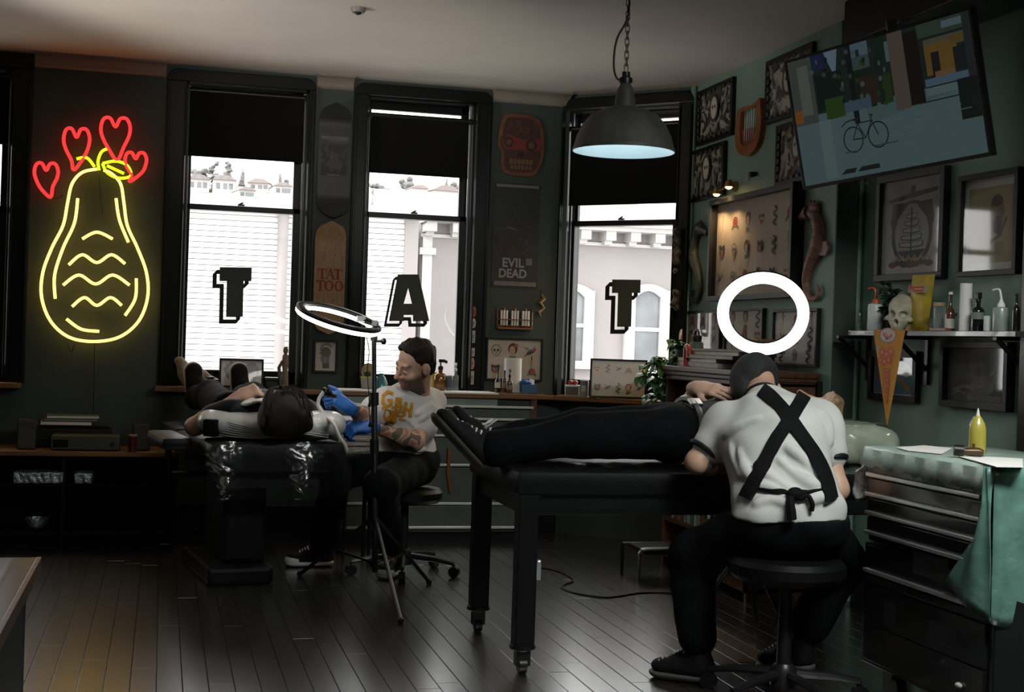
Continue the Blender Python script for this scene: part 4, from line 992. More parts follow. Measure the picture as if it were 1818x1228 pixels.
# brass picture light with two lit heads
L0 = WD.at(1283, 336, .08); t = WD.thing('picture_light', 'small brass picture light with two glowing heads above the big flash frame', 'lamp', L0[0], L0[1], 0)
M_brass = pm('aged_brass', (.35, .22, .07), .3, .9)
mb = MB().lathe([(.03, 0), (.03, .01), (0, .012)], (0, 0, .02), 14, R=[[1, 0, 0], [0, 0, -1], [0, 1, 0]]).path([(0, -.01, .02), (0, -.06, .015), (0, -.08, 0)], .005, 8).path([(-.085, -.08, -.004), (.085, -.08, .012)], .005, 8)
build('arm', mb, M_brass, t, smooth=True)
M_bulb = glow('warm_bulb', (1, .62, .22), 14)
for s, zz in ((-1, -.012), (1, .012)):
    build('lamp_head', MB().lathe([(.012, .02), (.02, .012), (.03, -.02), (.026, -.02), (.016, .01), (0, .012)], (s * .085, -.08, zz + .012), 14), M_brass, t, smooth=True)
    build('bulb', MB().ball((s * .085, -.08, zz - .006), (.019, .019, .014), 12, 8), M_bulb, t, smooth=True)
    p = WD.w(L0[0] + s * .085, L0[1] + zz - .03, .10); light('SPOT', 'picture_lamp_light', p, 8., (1, .68, .32), (math.radians(8), math.radians(18), 0), spot_size=2.5, spot_blend=.6, shadow_soft_size=.02)
p = WD.at(1328, 314, .05); t2 = WD.thing('clip_lamp', 'tiny dark clip lamp with a pale glint above the picture light', 'lamp', p[0], p[1], 0)
build('socket', MB().tube((0, 0, .02), (0, -.04, .012), .012, .016), M_blackm, t2, smooth=True); build('lamp_bulb', MB().ball((0, -.05, -.008), (.011, .011, .016), 10, 7), M_white, t2, smooth=True)
def art_big(A, w, h):
    A.rect(-w / 2, -h / 2, w / 2, h / 2, (.62, .52, .42)); r = random.Random(21)
    ks = [1, 0, 2, 4, 5, 0, 7, 3, 2, 7, 5, 1, 6, 3, 0, 2, 7, 4]; n = 0
    for j in range(3):
        for i in range(6): motif(A, ks[n], (-.42 + .168 * i) * w, (.27 - .29 * j) * h, .118 * h * r.uniform(.9, 1.15)); n += 1
picture('flash_picture', 'large framed tattoo flash sheet lit by the brass picture light', 'picture', WD, 1256, 1404, 340, 531, .028, art_big, dep=.07)
def seahorse(label, xl, xr, yt, yb, cols, flip):
    a, z, w, h = WD.rect(xl, xr, yt, yb, .03); t = WD.thing('seahorse_plaque', label, 'plaque', a, z - h / 2, 0, 'seahorse plaques beside the big flash frame'); f = -1 if flip else 1
    P = [(-.05, .86), (.12, .80), (.22, .66), (.18, .52), (.05, .42), (-.08, .30), (-.12, .18), (-.02, .06), (.16, .035), (.26, .10), (.18, .17)]; Rr = [.10, .11, .12, .145, .12, .09, .07, .055, .042, .033, .022]
    C = spline([np.array((f * p[0] * w * 1.25, -.016, p[1] * h)) for p in P], 5); RR = np.interp(np.linspace(0, 1, len(C)), np.linspace(0, 1, len(Rr)), Rr) * w * .95
    m = pm('seahorse_' + cols[0], cols[1], .5, var=.4, scale=45, bump=.4, bscale=60)
    build('seahorse_body', MB().path(C, list(RR), 10), m, t, smooth=True)
    c = C[0]; mb = MB().ball((c[0] + f * w * .05, -.016, c[2] + h * .015), (w * .24, .022, h * .075), 12, 8); mb.path([c, (c[0] - f * w * .25, -.018, c[2] - h * .02), (c[0] - f * w * .48, -.018, c[2] - h * .055)], [w * .14, w * .07, w * .075], 8)
    for q in range(3): mb.path([(c[0] + f * w * (.0 + .1 * q), -.016, c[2] + h * .05), (c[0] + f * w * (-.02 + .12 * q), -.016, c[2] + h * (.125 - .012 * q))], [w * .07, .002], 6)
    build('seahorse_head', mb, m, t, smooth=True)
    b = np.array((f * .2 * w * 1.25, -.016, .5 * h)); fin = [b + np.array((0, 0, h * .07)), b + np.array((f * w * .28, -.004, h * .06)), b + np.array((f * w * .36, -.006, -h * .01)), b + np.array((f * w * .26, -.004, -h * .07)), b + np.array((0, 0, -h * .06))]
    build('dorsal_fin', MB().prism([(p[0], p[2]) for p in fin], -.024, -.010), m, t)
    mb = MB()
    for i in range(6, 40, 3):
        q, rr = C[min(i, len(C) - 2)], RR[min(i, len(C) - 2)]; d = nrm(C[min(i + 1, len(C) - 1)] - q); s = nrm(np.cross(d, (0, 1, 0))); mb.path([q + s * rr * .95 + (0, -.004, 0), q + np.array((0, -rr * .98, 0)), q - s * rr * .95 + (0, -.004, 0)], .0035, 5)
    build('rib_ridges', mb, pm('seahorse_ridge_' + cols[0], cols[2], .5), t)['kind'] = 'stuff'
    build('eye', MB().ball((c[0] - f * w * .06, -.036, c[2] + h * .02), (w * .045, .006, w * .045), 8, 6), M_black, t)
seahorse('dark green seahorse plaque left of the big flash frame', 1221, 1251, 388, 540, ('dark', (.045, .055, .05), (.02, .022, .02)), True)
seahorse('pinkish brown seahorse plaque right of the big flash frame', 1411, 1462, 350, 537, ('pink', (.25, .13, .10), (.36, .2, .15)), False)
picture('flash_print', 'framed flash print behind the green bottle on the bookcase', 'picture', WD, 1213, 1276, 551, 650, .014, flash(3, 3, 31, .42, (.60, .56, .50)))
picture('flash_print', 'framed flash print seen through the left of the lit ring', 'picture', WD, 1284, 1352, 548, 645, .012, flash(3, 3, 33, .46, (.66, .62, .57)))
picture('flash_print', 'white flash print in a black frame right of the lit ring', 'picture', WD, 1369, 1449, 548, 650, .014, flash(3, 3, 37, .46, (.80, .76, .73)))
picture('flash_print', 'small dark framed print low on the wall behind the cap', 'picture', WD, 1392, 1452, 674, 730, .016, flash(4, 2, 41, .36, (.42, .42, .38)))
# alcove wall ---------------------------------------------------------------
def art_ship(A, w, h):
    A.rect(-w / 2, -h / 2, w / 2, h / 2, (.38, .38, .34)); k = (.05, .055, .05); A.ell(0, -h * .08, w * .34, h * .36, k, 24); A.ell(0, -h * .08, w * .28, h * .32, (.34, .35, .31), 24)
    A.poly([(-w * .4, h * .30), (0, h * .36), (w * .42, h * .38), (w * .4, h * .34), (w * .05, h * .30), (-w * .4, h * .27)], k); A.poly([(-w * .04, h * .36), (w * .04, h * .36), (w * .05, h * .43), (-w * .02, h * .43)], k)
    for sx in (-1, 1): A.poly([(sx * w * .05, h * .25), (sx * w * .32, h * .26), (sx * w * .36, h * .05), (sx * w * .3, -h * .1), (sx * w * .24, h * .08)], k)
    for j in range(5):
        z_ = h * (.13 - .075 * j); ww = w * (.09 + .03 * j)
        A.poly([(-ww, z_), (ww, z_ + h * .012), (ww * .92, z_ - h * .05), (0, z_ - h * .062), (-ww * .95, z_ - h * .045)], k); A.poly([(-ww * .9, z_ - .004), (ww * .9, z_ + h * .006), (ww * .82, z_ - h * .038), (0, z_ - h * .048), (-ww * .85, z_ - h * .036)], (.40, .41, .37))
    A.poly([(-w * .22, -h * .26), (w * .24, -h * .25), (w * .14, -h * .34), (-w * .12, -h * .34)], k); A.poly([(-w * .012, h * .2), (w * .012, h * .2), (w * .012, -h * .26), (-w * .012, -h * .26)], k)
    for i in range(7): A.ell(w * (-.3 + .1 * i), -h * (.40 - .02 * (i % 2)), w * .07, h * .035, [(.12, .035, .02), (.07, .06, .04), (.05, .05, .04)][i % 3], 9); 
    for i in range(6): A.line([(w * (-.28 + .1 * i), -h * .36), (w * (-.23 + .1 * i), -h * .31), (w * (-.18 + .1 * i), -h * .36)], w * .02, (.3, .26, .19))
picture('ship_print', 'tall black framed print of a sailing ship above the shelf', 'picture', WE, 1563, 1673, 305, 497, .030, art_ship, dep=.035, yaw=.056)
def art_right(A, w, h):
    A.rect(-w / 2, -h / 2, w / 2, h / 2, (.46, .46, .42)); A.rect(-w * .42, -h * .42, w * .42, h * .40, (.30, .23, .12)); A.ell(w * .12, h * .1, w * .14, h * .22, (.20, .12, .07), 14); A.ell(w * .12, h * .24, w * .11, h * .06, (.09, .06, .05), 10); A.rect(w * .1, -h * .33, w * .26, -h * .2, (.22, .17, .1)); A.ell(w * .14, -h * .02, w * .08, h * .1, (.1, .07, .05), 10); A.line([(w * .02, -h * .2), (w * .2, -h * .12), (w * .3, h * .05)], w * .04, (.12, .09, .06))
picture('framed_print', 'framed brown toned print in a pale mount at the right end of the shelf wall', 'picture', WE, 1706, 1804, 305, 489, .022, art_right, dep=.035, yaw=.056)
def art_parrot(A, w, h):
    A.rect(-w / 2, -h / 2, w / 2, h / 2, (.42, .44, .44)); A.rect(-w * .48, -h * .48, w * .48, h * .48, (.022, .12, .18)); A.ell(w * .28, h * .16, w * .1, h * .18, (.35, .38, .36)); A.ell(w * .22, h * .1, w * .14, h * .09, (.25, .13, .04)); A.poly([(w * .05, -h * .05), (w * .2, -h * .08), (w * .42, -h * .36), (w * .3, -h * .38)], (.26, .12, .035)); A.rect(-w * .46, -h * .08, -w * .2, h * .02, (.16, .06, .03))
picture('bird_print', 'small blue print in a dark frame half hidden by the pennant', 'picture', WE, 1540, 1625, 622, 712, .030, art_parrot, dep=.03)
def art_dark2(A, w, h):
    r = random.Random(4); A.rect(-w / 2, -h / 2, w / 2, h / 2, (.02, .022, .022)); A.rect(-w * .42, -h * .1, w * .0, h * .2, (.05, .055, .055)); A.ell(w * .08, -h * .22, w * .2, h * .16, (.09, .095, .095)); A.ell(w * .1, -h * .08, w * .09, h * .08, (.08, .085, .085)); A.line([(-w * .4, -h * .3), (-w * .2, -h * .2), (-w * .05, -h * .26)], w * .03, (.14, .14, .13)); A.line([(-w * .42, -h * .38), (-w * .3, -h * .3), (-w * .2, -h * .36)], w * .02, (.14, .13, .1)); A.rect(-w * .15, -h * .46, w * .4, -h * .36, (.10, .10, .10)); A.line([(w * .2, -h * .02), (w * .28, h * .1)], w * .02, (.1, .1, .1)); A.line([(-w * .2, 0), (w * .02, -h * .04)], w * .02, (.1, .1, .1))
picture('dark_photograph', 'glossy dark photograph in a black frame reflecting the ring light below the shelf', 'picture', WE, 1667, 1787, 606, 726, .026, art_dark2, dep=.04)
# conduit on the wall
c0 = WE.at(1529, 345, .02); t = WE.thing('conduit', 'painted vertical pipe on the alcove wall left of the ship print', 'pipe', c0[0], 0, .024)
build('pipe', MB().tube((0, 0, .02), (0, 0, 2.5), .016, n=12), M_wallD, t, smooth=True)
for z_ in (.6, 1.26, 2.0): build('pipe_clip', MB().torus((0, 0, z_), .019, .004, n=14, m=6).b2((-.03, .012, z_ - .008), (.03, .024, z_ + .008)), M_wallD, t, smooth=True)

# ------------------------------------------------------------------ wall shelf and what stands on it
SX = 3.02; pS = on_x(1490, 588, SX); ys0 = pS[1]; zs_ = float(np.mean([on_x(1500, 586.5, SX)[2], on_x(1760, 587.5, SX)[2]])); yend = 4.44
t = thing('wall_shelf', 'long black wall shelf crowded with bottles on triangular brackets', 'shelf', (XE, (ys0 + yend) / 2, zs_)); 
poly = [(-(XE - SX) + .0, -(ys0 - yend) / 2), (0, -(ys0 - yend) / 2), (0, (ys0 - yend) / 2), (-.08, (ys0 - yend) / 2)] + [(-.08 - .11 * math.sin(q), (ys0 - yend) / 2 - .11 + .11 * math.cos(q)) for q in np.linspace(.2, PI / 2, 6)]
mb = MB(); n = len(poly); mb.add([(p[0], p[1], 0) for p in poly] + [(p[0], p[1], -.022) for p in poly], [tuple(range(n)), tuple(range(2 * n - 1, n - 1, -1))] + [(i, i + n, (i + 1) % n + n, (i + 1) % n) for i in range(n)])
build('shelf_board', mb, pm('black_shelf_paint', (.030, .035, .034), .22, coat=.4), t, bevel=.002)
for px in (1545, 1650, 1797):
    yb = WE.w(WE.at(px, 620)[0], 0)[1] if px < 1700 else 4.60; ly = yb - t.location.y; z1 = WE.at(1650, 683)[1] - zs_
    mb = MB().b2((-.016, ly - .012, z1), (-.001, ly + .012, -.022)).b2((-.17, ly - .012, -.034), (0, ly + .012, -.022)); mb.path([(-.16, ly, -.03), (-.012, ly, z1 * .72)], .011, 4)
    build('bracket', mb, M_blackm, t)
def shelf_item(px, wpx, yt, yb, x=3.10):
    """base point on the shelf, height and width in metres from the photograph"""
    p = on_x(px, yb, x); s = F / depth(p); return np.array([x, p[1], zs_ + .0005]), (yb - yt) / s, wpx / s
M_clearb = thin_glass('clear_bottle', (.88, .92, .92), .05, 1.45, body=(.6, .64, .63), bodyfac=.16); M_frost = pm('frosted_polythene', (.62, .66, .64), .35, var=.04)
M_amber = pm('amber_glass', (.20, .075, .012), .12, coat=.6); M_oran = pm('orange_plastic', (.62, .12, .03), .4); M_brown = pm('brown_glass', (.09, .035, .018), .15, coat=.6)
M_darkgl = pm('dark_glass', (.012, .013, .012), .12, coat=.5); M_label = pm('paper_label', (.55, .53, .49), .7); M_cork = pm('cork_lid', (.38, .27, .16), .8)
def bottle_body(mb, r, h, kind):
    P = {'wash': [(0, 0), (r * .95, 0), (r, .004), (r, h * .9), (r * .9, h * .97), (r * .45, h), (0, h)], 'round': [(0, 0), (r * .93, 0), (r, .005), (r, h * .70), (r * .85, h * .79), (r * .38, h * .86), (r * .36, h), (0, h)],
         'long': [(0, 0), (r * .93, 0), (r, .005), (r, h * .46), (r * .8, h * .56), (r * .36, h * .66), (r * .28, h * .95), (r * .34, h), (0, h)], 'jar': [(0, 0), (r * .95, 0), (r, .004), (r, h), (0, h)]}[kind]
    return mb.lathe(P, n=22)
def bottle(name, label, base, h, w, kind, m, cap=None, group=None, lab=None, nozzle=None, rz=0.):
    t = thing(name, label, 'bottle' if 'jar' not in name and 'cup' not in name else 'jar', base, rz, group); r = w / 2; hb = h
    if cap: hb = h * (1 - cap[1])
    build('body', bottle_body(MB(), r, hb, kind), m, t, smooth=True)
    if lab: build('paper_label', MB().lathe([(r * 1.005, hb * lab[0]), (r * 1.012, hb * lab[0]), (r * 1.012, hb * lab[1]), (r * 1.005, hb * lab[1])], n=22, caps=False), lab[2], t, smooth=True)
    if cap:
        k, frac, cm = cap; hc = h - hb
        if k == 'cap': build('cap', MB().lathe([(0, hb), (r * .42, hb), (r * .42, h), (r * .36, h), (0, h)], n=16), cm, t, smooth=True)
        if k == 'wide': build('lid', MB().lathe([(0, hb), (r * 1.08, hb), (r * 1.08, h), (0, h)], n=20), cm, t, smooth=True)
        if k == 'spout':
            mb = MB().lathe([(0, hb), (r * .5, hb), (r * .5, hb + hc * .12), (r * .22, hb + hc * .35), (.0045, hb + hc * .5), (0, hb + hc * .5)], n=14)
            mb.path(spline([(0, 0, hb + hc * .4), (0, .004, hb + hc * .75), (0, .004 + r * .15, hb + hc * .95), (0, r * .6, hb + hc), (0, r * 1.15, hb + hc * .93)], 5), .0045, 7); build('spout', mb, cm, t, smooth=True)
        if k == 'pump':
            mb = MB().lathe([(0, hb), (r * .45, hb), (r * .45, hb + hc * .3), (r * .2, hb + hc * .38), (r * .13, hb + hc * .4), (r * .13, hb + hc * .7), (0, hb + hc * .7)], n=14)
            mb.b2((-r * .25, -r * .8, hb + hc * .7), (r * .25, r * .3, h)); mb.b2((-r * .1, -r * 1.15, hb + hc * .62), (r * .1, -r * .7, hb + hc * .9)); build('pump', mb, cm, t, smooth=True, bevel=.001)
        if k == 'spray':
            mb = MB().lathe([(0, hb), (r * .45, hb), (r * .45, hb + hc * .3), (r * .3, hb + hc * .4), (0, hb + hc * .4)], n=14); mb.b2((-r * .35, -r * .5, hb + hc * .35), (r * .35, r * .9, h)); mb.b2((-r * .15, r * .3, hb - hc * .1), (r * .15, r * .5, hb + hc * .4)); build('trigger', mb, cm, t, smooth=True, bevel=.002)
    return t
gS = 'bottles on the wall shelf'
b, h, w = shelf_item(1526, 7, 552, 584); bottle('glass_vial', 'thin clear glass vial at the far left end of the wall shelf', b, h, w, 'long', M_clearb, ('cap', .12, M_alu), gS)
b, h, w = shelf_item(1553.5, 28, 508, 585); bottle('wash_bottle', 'white wash bottle with a bent orange spout on the wall shelf', b, h, w, 'wash', M_frost, ('spout', .36, M_oran), gS, rz=.5)
b, h, w = shelf_item(1667, 21, 534, 585); bottle('cork_jar', 'clear jar with a cork lid on the wall shelf beside the yellow bag', b, h, w, 'jar', M_clearb, ('wide', .12, M_cork), gS)
b, h, w = shelf_item(1686, 18, 515, 585); bottle('brown_bottle', 'brown long necked bottle with a pale label and white stopper on the wall shelf', b, h, w, 'long', M_brown, ('cap', .07, M_white), gS, lab=(.08, .34, M_label))
b, h, w = shelf_item(1735, 23, 517, 586); bottle('spray_bottle', 'clear dark bottle with a black trigger and grey label on the wall shelf', b, h, w, 'round', M_darkgl, ('spray', .26, M_blackp), gS, lab=(.42, .66, pm('grey_label', (.18, .2, .19), .6)))
b, h, w = shelf_item(1753, 14, 559, 586, 3.08); bottle('ink_cup', 'small white cup on the wall shelf between two bottles', b, h, w, 'jar', M_frost, None, 'cups on the wall shelf')
b, h, w = shelf_item(1776, 29, 512, 587); bottle('wash_bottle', 'clear grey wash bottle with a bent white spout near the right end of the shelf', b, h, w, 'wash', pm('cloudy_polythene', (.26, .30, .29), .3, coat=.3), ('spout', .42, M_white), gS, rz=.5)
b, h, w = shelf_item(1803, 13, 520, 587); bottle('black_bottle', 'black bottle at the right end of the wall shelf', b, h, w, 'round', M_darkgl, ('cap', .2, M_blackp), gS)
b, h, w = shelf_item(1697, 7, 552, 585, 3.14); bottle('glass_vial', 'slim clear vial behind the brown bottle on the shelf', b, h, w, 'long', M_clearb, ('cap', .15, M_blackp), gS)
b, h, w = shelf_item(1713, 21, 502, 587); t = thing('paper_roll', 'slim white paper roll standing on the wall shelf', 'paper roll', b)
build('roll', MB().lathe([(.008, 0), (w / 2, 0), (w / 2, h), (.008, h), (.008, h - .01)], n=24), M_paper, t, smooth=True); build('core', MB().lathe([(.0078, .002), (.0078, h - .001), (.006, h - .001), (.006, .002)], n=12), M_cork, t)
b, h, w = shelf_item(1671, 34, 580, 586, 3.07); t = thing('red_tray', 'low red tray under the jar and brown bottle', 'tray', b + np.array((-.012, -.01, 0)))
build('tray', MB().b2((-.012, -.06, 0), (.005, .06, .012)), pm('red_enamel', (.22, .04, .025), .4), t, bevel=.002)
# skull model
b, h, w = shelf_item(1597, 52, 525, 585, 3.09); t = thing('skull_model', 'pale plaster skull resting on the wall shelf above the pennant', 'skull', b)
S = SDF(.0035); s = h / .145; f = nrm(-CF * .75 - CR * .55 - UP * .15); R = frame_of(f, UP + CR * .12); c = b + UP * h * .56 + CR * .012
def sw(x, y, z): return c + R @ (np.array([x, y, z]) * s)
S.add(ellip(sw(0, -.015, .016), np.array((.064, .082, .062)) * s, R)); S.add(ellip(sw(0, .045, -.025), np.array((.044, .034, .042)) * s, R), .02); S.add(rbox(sw(0, .052, -.058), np.array((.05, .036, .034)) * s, .012 * s, R), .012)
for q in (-1, 1): S.sub(ellip(sw(q * .026, .074, -.002), np.array((.019, .036, .017)) * s, R), .006); S.add(rcone(sw(q * .05, .05, -.024), sw(q * .06, 0, -.018), .008 * s, .007 * s), .008)
S.sub(ellip(sw(0, .080, -.034), np.array((.010, .03, .014)) * s, R), .004)
for i in range(-3, 4): S.sub(rcone(sw(i * .0075, .075, -.05), sw(i * .0075, .075, -.075), .0016, .0016), .002)
S.cut((0, 0, zs_ + .001), (0, 0, -1)); sdf_build('skull_bone', S, pm('aged_bone', (.42, .40, .30), .6, var=.25, scale=30), t)
# yellow bag
b, h, w = shelf_item(1628, 60, 476, 560, 3.13); b[2] = zs_ + .0005; h += .04
t = thing('yellow_bag', 'yellow plastic packet with a red label leaning behind the skull', 'packet', b, -PI / 2 + .15)
mb = MB(); N_ = 8; V = []
for i in range(N_ + 1):
    for j in range(7):
        u_, v_ = i / N_, j / 6; puff = .026 * math.sin(PI * u_) ** .6 * math.sin(PI * v_) ** .6; x_ = (v_ - .5) * w; z_ = u_ * h; lean = .18 * x_ * 0 + .10 * z_
        V.append((x_ + .12 * z_, -puff + lean * .2, z_))
for i in range(N_ + 1):
    for j in range(7):
        u_, v_ = i / N_, j / 6; puff = .02 * math.sin(PI * u_) ** .6 * math.sin(PI * v_) ** .6; x_ = (v_ - .5) * w; z_ = u_ * h; V.append((x_ + .12 * z_, puff + .002 + .02 * z_, z_))
o_ = (N_ + 1) * 7; Fs = []
for i in range(N_):
    for j in range(6): a_ = i * 7 + j; Fs += [(a_, a_ + 1, a_ + 8, a_ + 7), (o_ + a_, o_ + a_ + 7, o_ + a_ + 8, o_ + a_ + 1)]
mb.add(V, Fs); build('packet', mb, pm('yellow_foil', (.42, .30, .03), .35, var=.2, scale=20), t, smooth=True)
A = Art(); A.rect(-w * .46, -h * .02, w * .46, h * .10, (.30, .27, .14)); A.rect(-w * .22, -h * .0, w * .26, h * .085, (.42, .035, .03)); A.ell(-w * .34, h * .07, w * .1, w * .09, (.36, .05, .03)); A.rect(w * .28, 0, w * .42, h * .07, (.3, .26, .22)); A.rect(-w * .17, h * .03, w * .21, h * .055, (.55, .3, .2))
p = build('packet_label', A.m, M_print, t, colattr=True); p.location = (.12 * h * .72 + .016, -.0285, h * .70); p.rotation_euler = (-.02, 0, 0)
# plant at the back of the shelf
def leaf_mesh(L, wd, bend=.3):
    mb = MB(); V = []; n = 6
    for i in range(n + 1):
        t_ = i / n; ww = wd * math.sin(PI * min(1, t_ ** .75)) * .5 + .0004; zz = -bend * L * t_ * t_; V += [(-ww, L * t_, zz + ww * .3), (0, L * t_, zz), (ww, L * t_, zz + ww * .3)]
    Fs = []
    for i in range(n): a_ = i * 3; Fs += [(a_, a_ + 1, a_ + 4, a_ + 3), (a_ + 1, a_ + 2, a_ + 5, a_ + 4)]
    return mb.add(V, Fs)
M_leaf = pm('dark_green_leaf', (.022, .062, .026), .4, var=.35, scale=20); M_leafl = pm('bright_green_leaf', (.06, .16, .035), .4, var=.35, scale=20, trans=0)
def leaves(t, pts, L, wd, m, world=True, rnd=None):
    rnd = rnd or random.Random(1); proto = None; R0 = np.array(t.matrix_basis.inverted())
    for p, d in pts:
        q = R0[:3, :3] @ np.array(p) + R0[:3, 3]
        if proto is None: proto = build('leaf', leaf_mesh(L, wd), m, t, smooth=True); o = proto
        else: o = proto.copy(); COL.objects.link(o); o.parent = t
        y = nrm(d); x = nrm(np.cross(y, (0, 0, 1) if abs(y[2]) < .95 else (1, 0, 0))); z = np.cross(x, y); sc = rnd.uniform(.75, 1.2); M4 = Matrix.Identity(4)
        for i in range(3):
            M4[i][0], M4[i][1], M4[i][2], M4[i][3] = x[i] * sc, y[i] * sc, z[i] * sc, q[i]
        o.matrix_basis = Matrix(M4)
b, h, w = shelf_item(1580, 44, 484, 584, 3.15); t = thing('potted_plant', 'dark leafy potted plant at the back of the wall shelf behind the wash bottle', 'plant', b); rnd = random.Random(8)
build('pot', MB().lathe([(0, 0), (.026, 0), (.033, .05), (.03, .05), (.028, .043), (0, .043)], n=18), M_blackp, t, smooth=True)
mb = MB(); pts = []
for i in range(9):
    e = b + np.array((rnd.uniform(-.05, .02), rnd.uniform(-.075, .075), rnd.uniform(.08, .22))); st = spline([b + UP * .04, (b + e) / 2 + np.array((0, 0, .05)), e], 4); mb.path(st, .0018, 5)
    for q in st[2:]:
        for _ in range(2): pts.append((q, np.array((rnd.uniform(-1, .2), rnd.uniform(-1, 1), rnd.uniform(-.3, .6)))))
build('stems', mb, M_leaf, t, world=True); leaves(t, pts, .045, .024, M_leaf, rnd=rnd)
# pennant hanging from the shelf edge
pl = on_x(1551, 587, SX - .006); pr_ = on_x(1607, 587, SX - .006); pt = on_x(1575, 755, SX - .006); ym = (pl[1] + pr_[1]) / 2
t = thing('pennant', 'orange yellow felt pennant hanging point down from the shelf edge', 'pennant', (SX - .002, ym, zs_ + .001), -PI / 2); hw = (pl[1] - pr_[1]) / 2; dz = pt[2] - zs_; dxp = ym - pt[1]
build('felt', MB().prism([(-hw, 0), (hw, 0), (dxp + .002, dz), (dxp - .002, dz)], -.005, -.003), pm('orange_felt', (.52, .24, .035), .85, var=.12, scale=60), t)
build('top_fold', MB().b2((-hw, -.005, 0), (hw, .03, .002)), MATS['orange_felt'], t)
A = Art(); R_ = (.48, .06, .025)
A.ell(-hw * .08, dz * .055, hw * .56, -dz * .085, (.25, .16, .15), 14); A.ell(-hw * .05, dz * .05, hw * .48, -dz * .07, (.50, .38, .35), 14); A.line([(-hw * .35, dz * .03), (-hw * .1, dz * .09), (hw * .2, dz * .05)], hw * .1, (.42, .12, .1)); A.line([(-hw * .2, dz * .02), (hw * .1, dz * .1)], hw * .06, (.3, .2, .18))
for x_, z_, q in ((-.62, .19, .13), (-.1, .44, .11), (-.02, .56, .1)): A.ell(x_ * hw, z_ * dz, q * hw, q * hw, (.28, .26, .22), 6)
cx = lambda z_: dxp * z_
for i, (x_, z_, q, hh) in enumerate(((-.38, .23, .20, .05), (-.10, .25, .22, .055), (.18, .22, .18, .05), (-.45, .315, .17, .04), (-.2, .33, .2, .045), (.08, .31, .2, .05))):
    A.ell(x_ * hw, z_ * dz, q * hw, -hh * dz, R_, 9); A.ell(x_ * hw, z_ * dz, q * .4 * hw, -hh * .4 * dz, (.52, .24, .035), 7)
for i in range(7):
    z_ = .42 + .055 * i; q = .26 * (1 - z_) / .6; A.ell(dxp * z_ - hw * .12 * (1 - z_), z_ * dz, q * hw, -.026 * dz, R_, 8); A.line([(dxp * z_ - hw * (.12 * (1 - z_) + q * .4), z_ * dz), (dxp * z_ + hw * (q * .4 - .12 * (1 - z_)), z_ * dz)], -dz * .008, (.52, .24, .035))
p = build('felt_print', A.m, M_print, t, colattr=True); p.location = (0, -.0053, 0)
# television
tc_ = EYE + (np.array([3.22, 5.844, 2.359]) - EYE) * .872; yaw, til, rol, tw = math.radians(-70.2), math.radians(11.2), math.radians(3.5), .959
t = thing('television', 'large flat television tilted down from the soffit showing a bicycle in a street', 'television', tc_)
t.matrix_basis = Matrix.Translation(Vector(tc_)) @ Matrix.Rotation(yaw, 4, 'Z') @ Matrix.Rotation(til, 4, 'X') @ Matrix.Rotation(-rol, 4, 'Y'); th_ = tw * 9 / 16
bz = .012
mb = MB()
for x0, x1, z0, z1 in ((-tw / 2 - bz, tw / 2 + bz, th_ / 2, th_ / 2 + bz), (-tw / 2 - bz, tw / 2 + bz, -th_ / 2 - bz * 1.3, -th_ / 2), (-tw / 2 - bz, -tw / 2, -th_ / 2, th_ / 2), (tw / 2, tw / 2 + bz, -th_ / 2, th_ / 2)): mb.b2((x0, -.006, z0), (x1, .03, z1))
build('bezel', mb, M_blackp, t, bevel=.002); build('back_shell', MB().b2((-tw / 2, .004, -th_ / 2), (tw / 2, .034, th_ / 2)).b2((-tw * .3, .03, -th_ * .35), (tw * .3, .06, th_ * .3)), M_blackp, t, bevel=.004)
build('wall_bracket', MB().b2((-.15, .055, -.12), (.15, .07, .12)).path([(0, .06, .06), (0, .13, .16), (0, .13, .34)], .022, 8), M_blackm, t)
A = Art(); r = random.Random(12)
def X(x_): return (x_ - .5) * tw
def Z(y_): return (.5 - y_) * th_
def rr(x0, y0, x1, y1, c): A.poly([(X(x0), Z(y0)), (X(x1), Z(y0)), (X(x1), Z(y1)), (X(x0), Z(y1))], c)
PAV = (.105, .165, .175)
rr(0, 0, 1, 1, (.02, .03, .026)); rr(0, .46, 1, 1, PAV); A.poly([(X(.42), Z(.62)), (X(1), Z(.50)), (X(1), Z(.46)), (X(.42), Z(.46))], (.085, .14, .14))
rr(0, .0, .14, .52, (.075, .085, .075)); rr(.05, .06, .115, .45, (.13, .14, .13)); rr(.0, .40, .05, .5, (.25, .09, .03)); rr(.145, .0, .22, .12, (.02, .03, .075)); A.poly([(X(.22), Z(0)), (X(.30), Z(0)), (X(.27), Z(.22))], (.16, .22, .30)); rr(.15, .16, .30, .44, (.014, .022, .018)); rr(.19, .36, .30, .52, (.035, .075, .018)); rr(.36, .0, .47, .10, (.10, .15, .19)); rr(.36, .10, .47, .2, (.06, .09, .085)); rr(.40, .05, .42, .1, (.02, .03, .03))
rr(.345, .0, .375, .60, (.014, .018, .016)); rr(.375, .2, .48, .5, (.016, .03, .018)); rr(.40, .26, .5, .48, (.04, .028, .022)); rr(.56, .05, .60, .2, (.10, .15, .17)); rr(.50, .0, .545, .5, (.016, .03, .02)); rr(.53, .28, .57, .5, (.03, .055, .02)); rr(.30, .42, .45, .5, (.07, .11, .15))
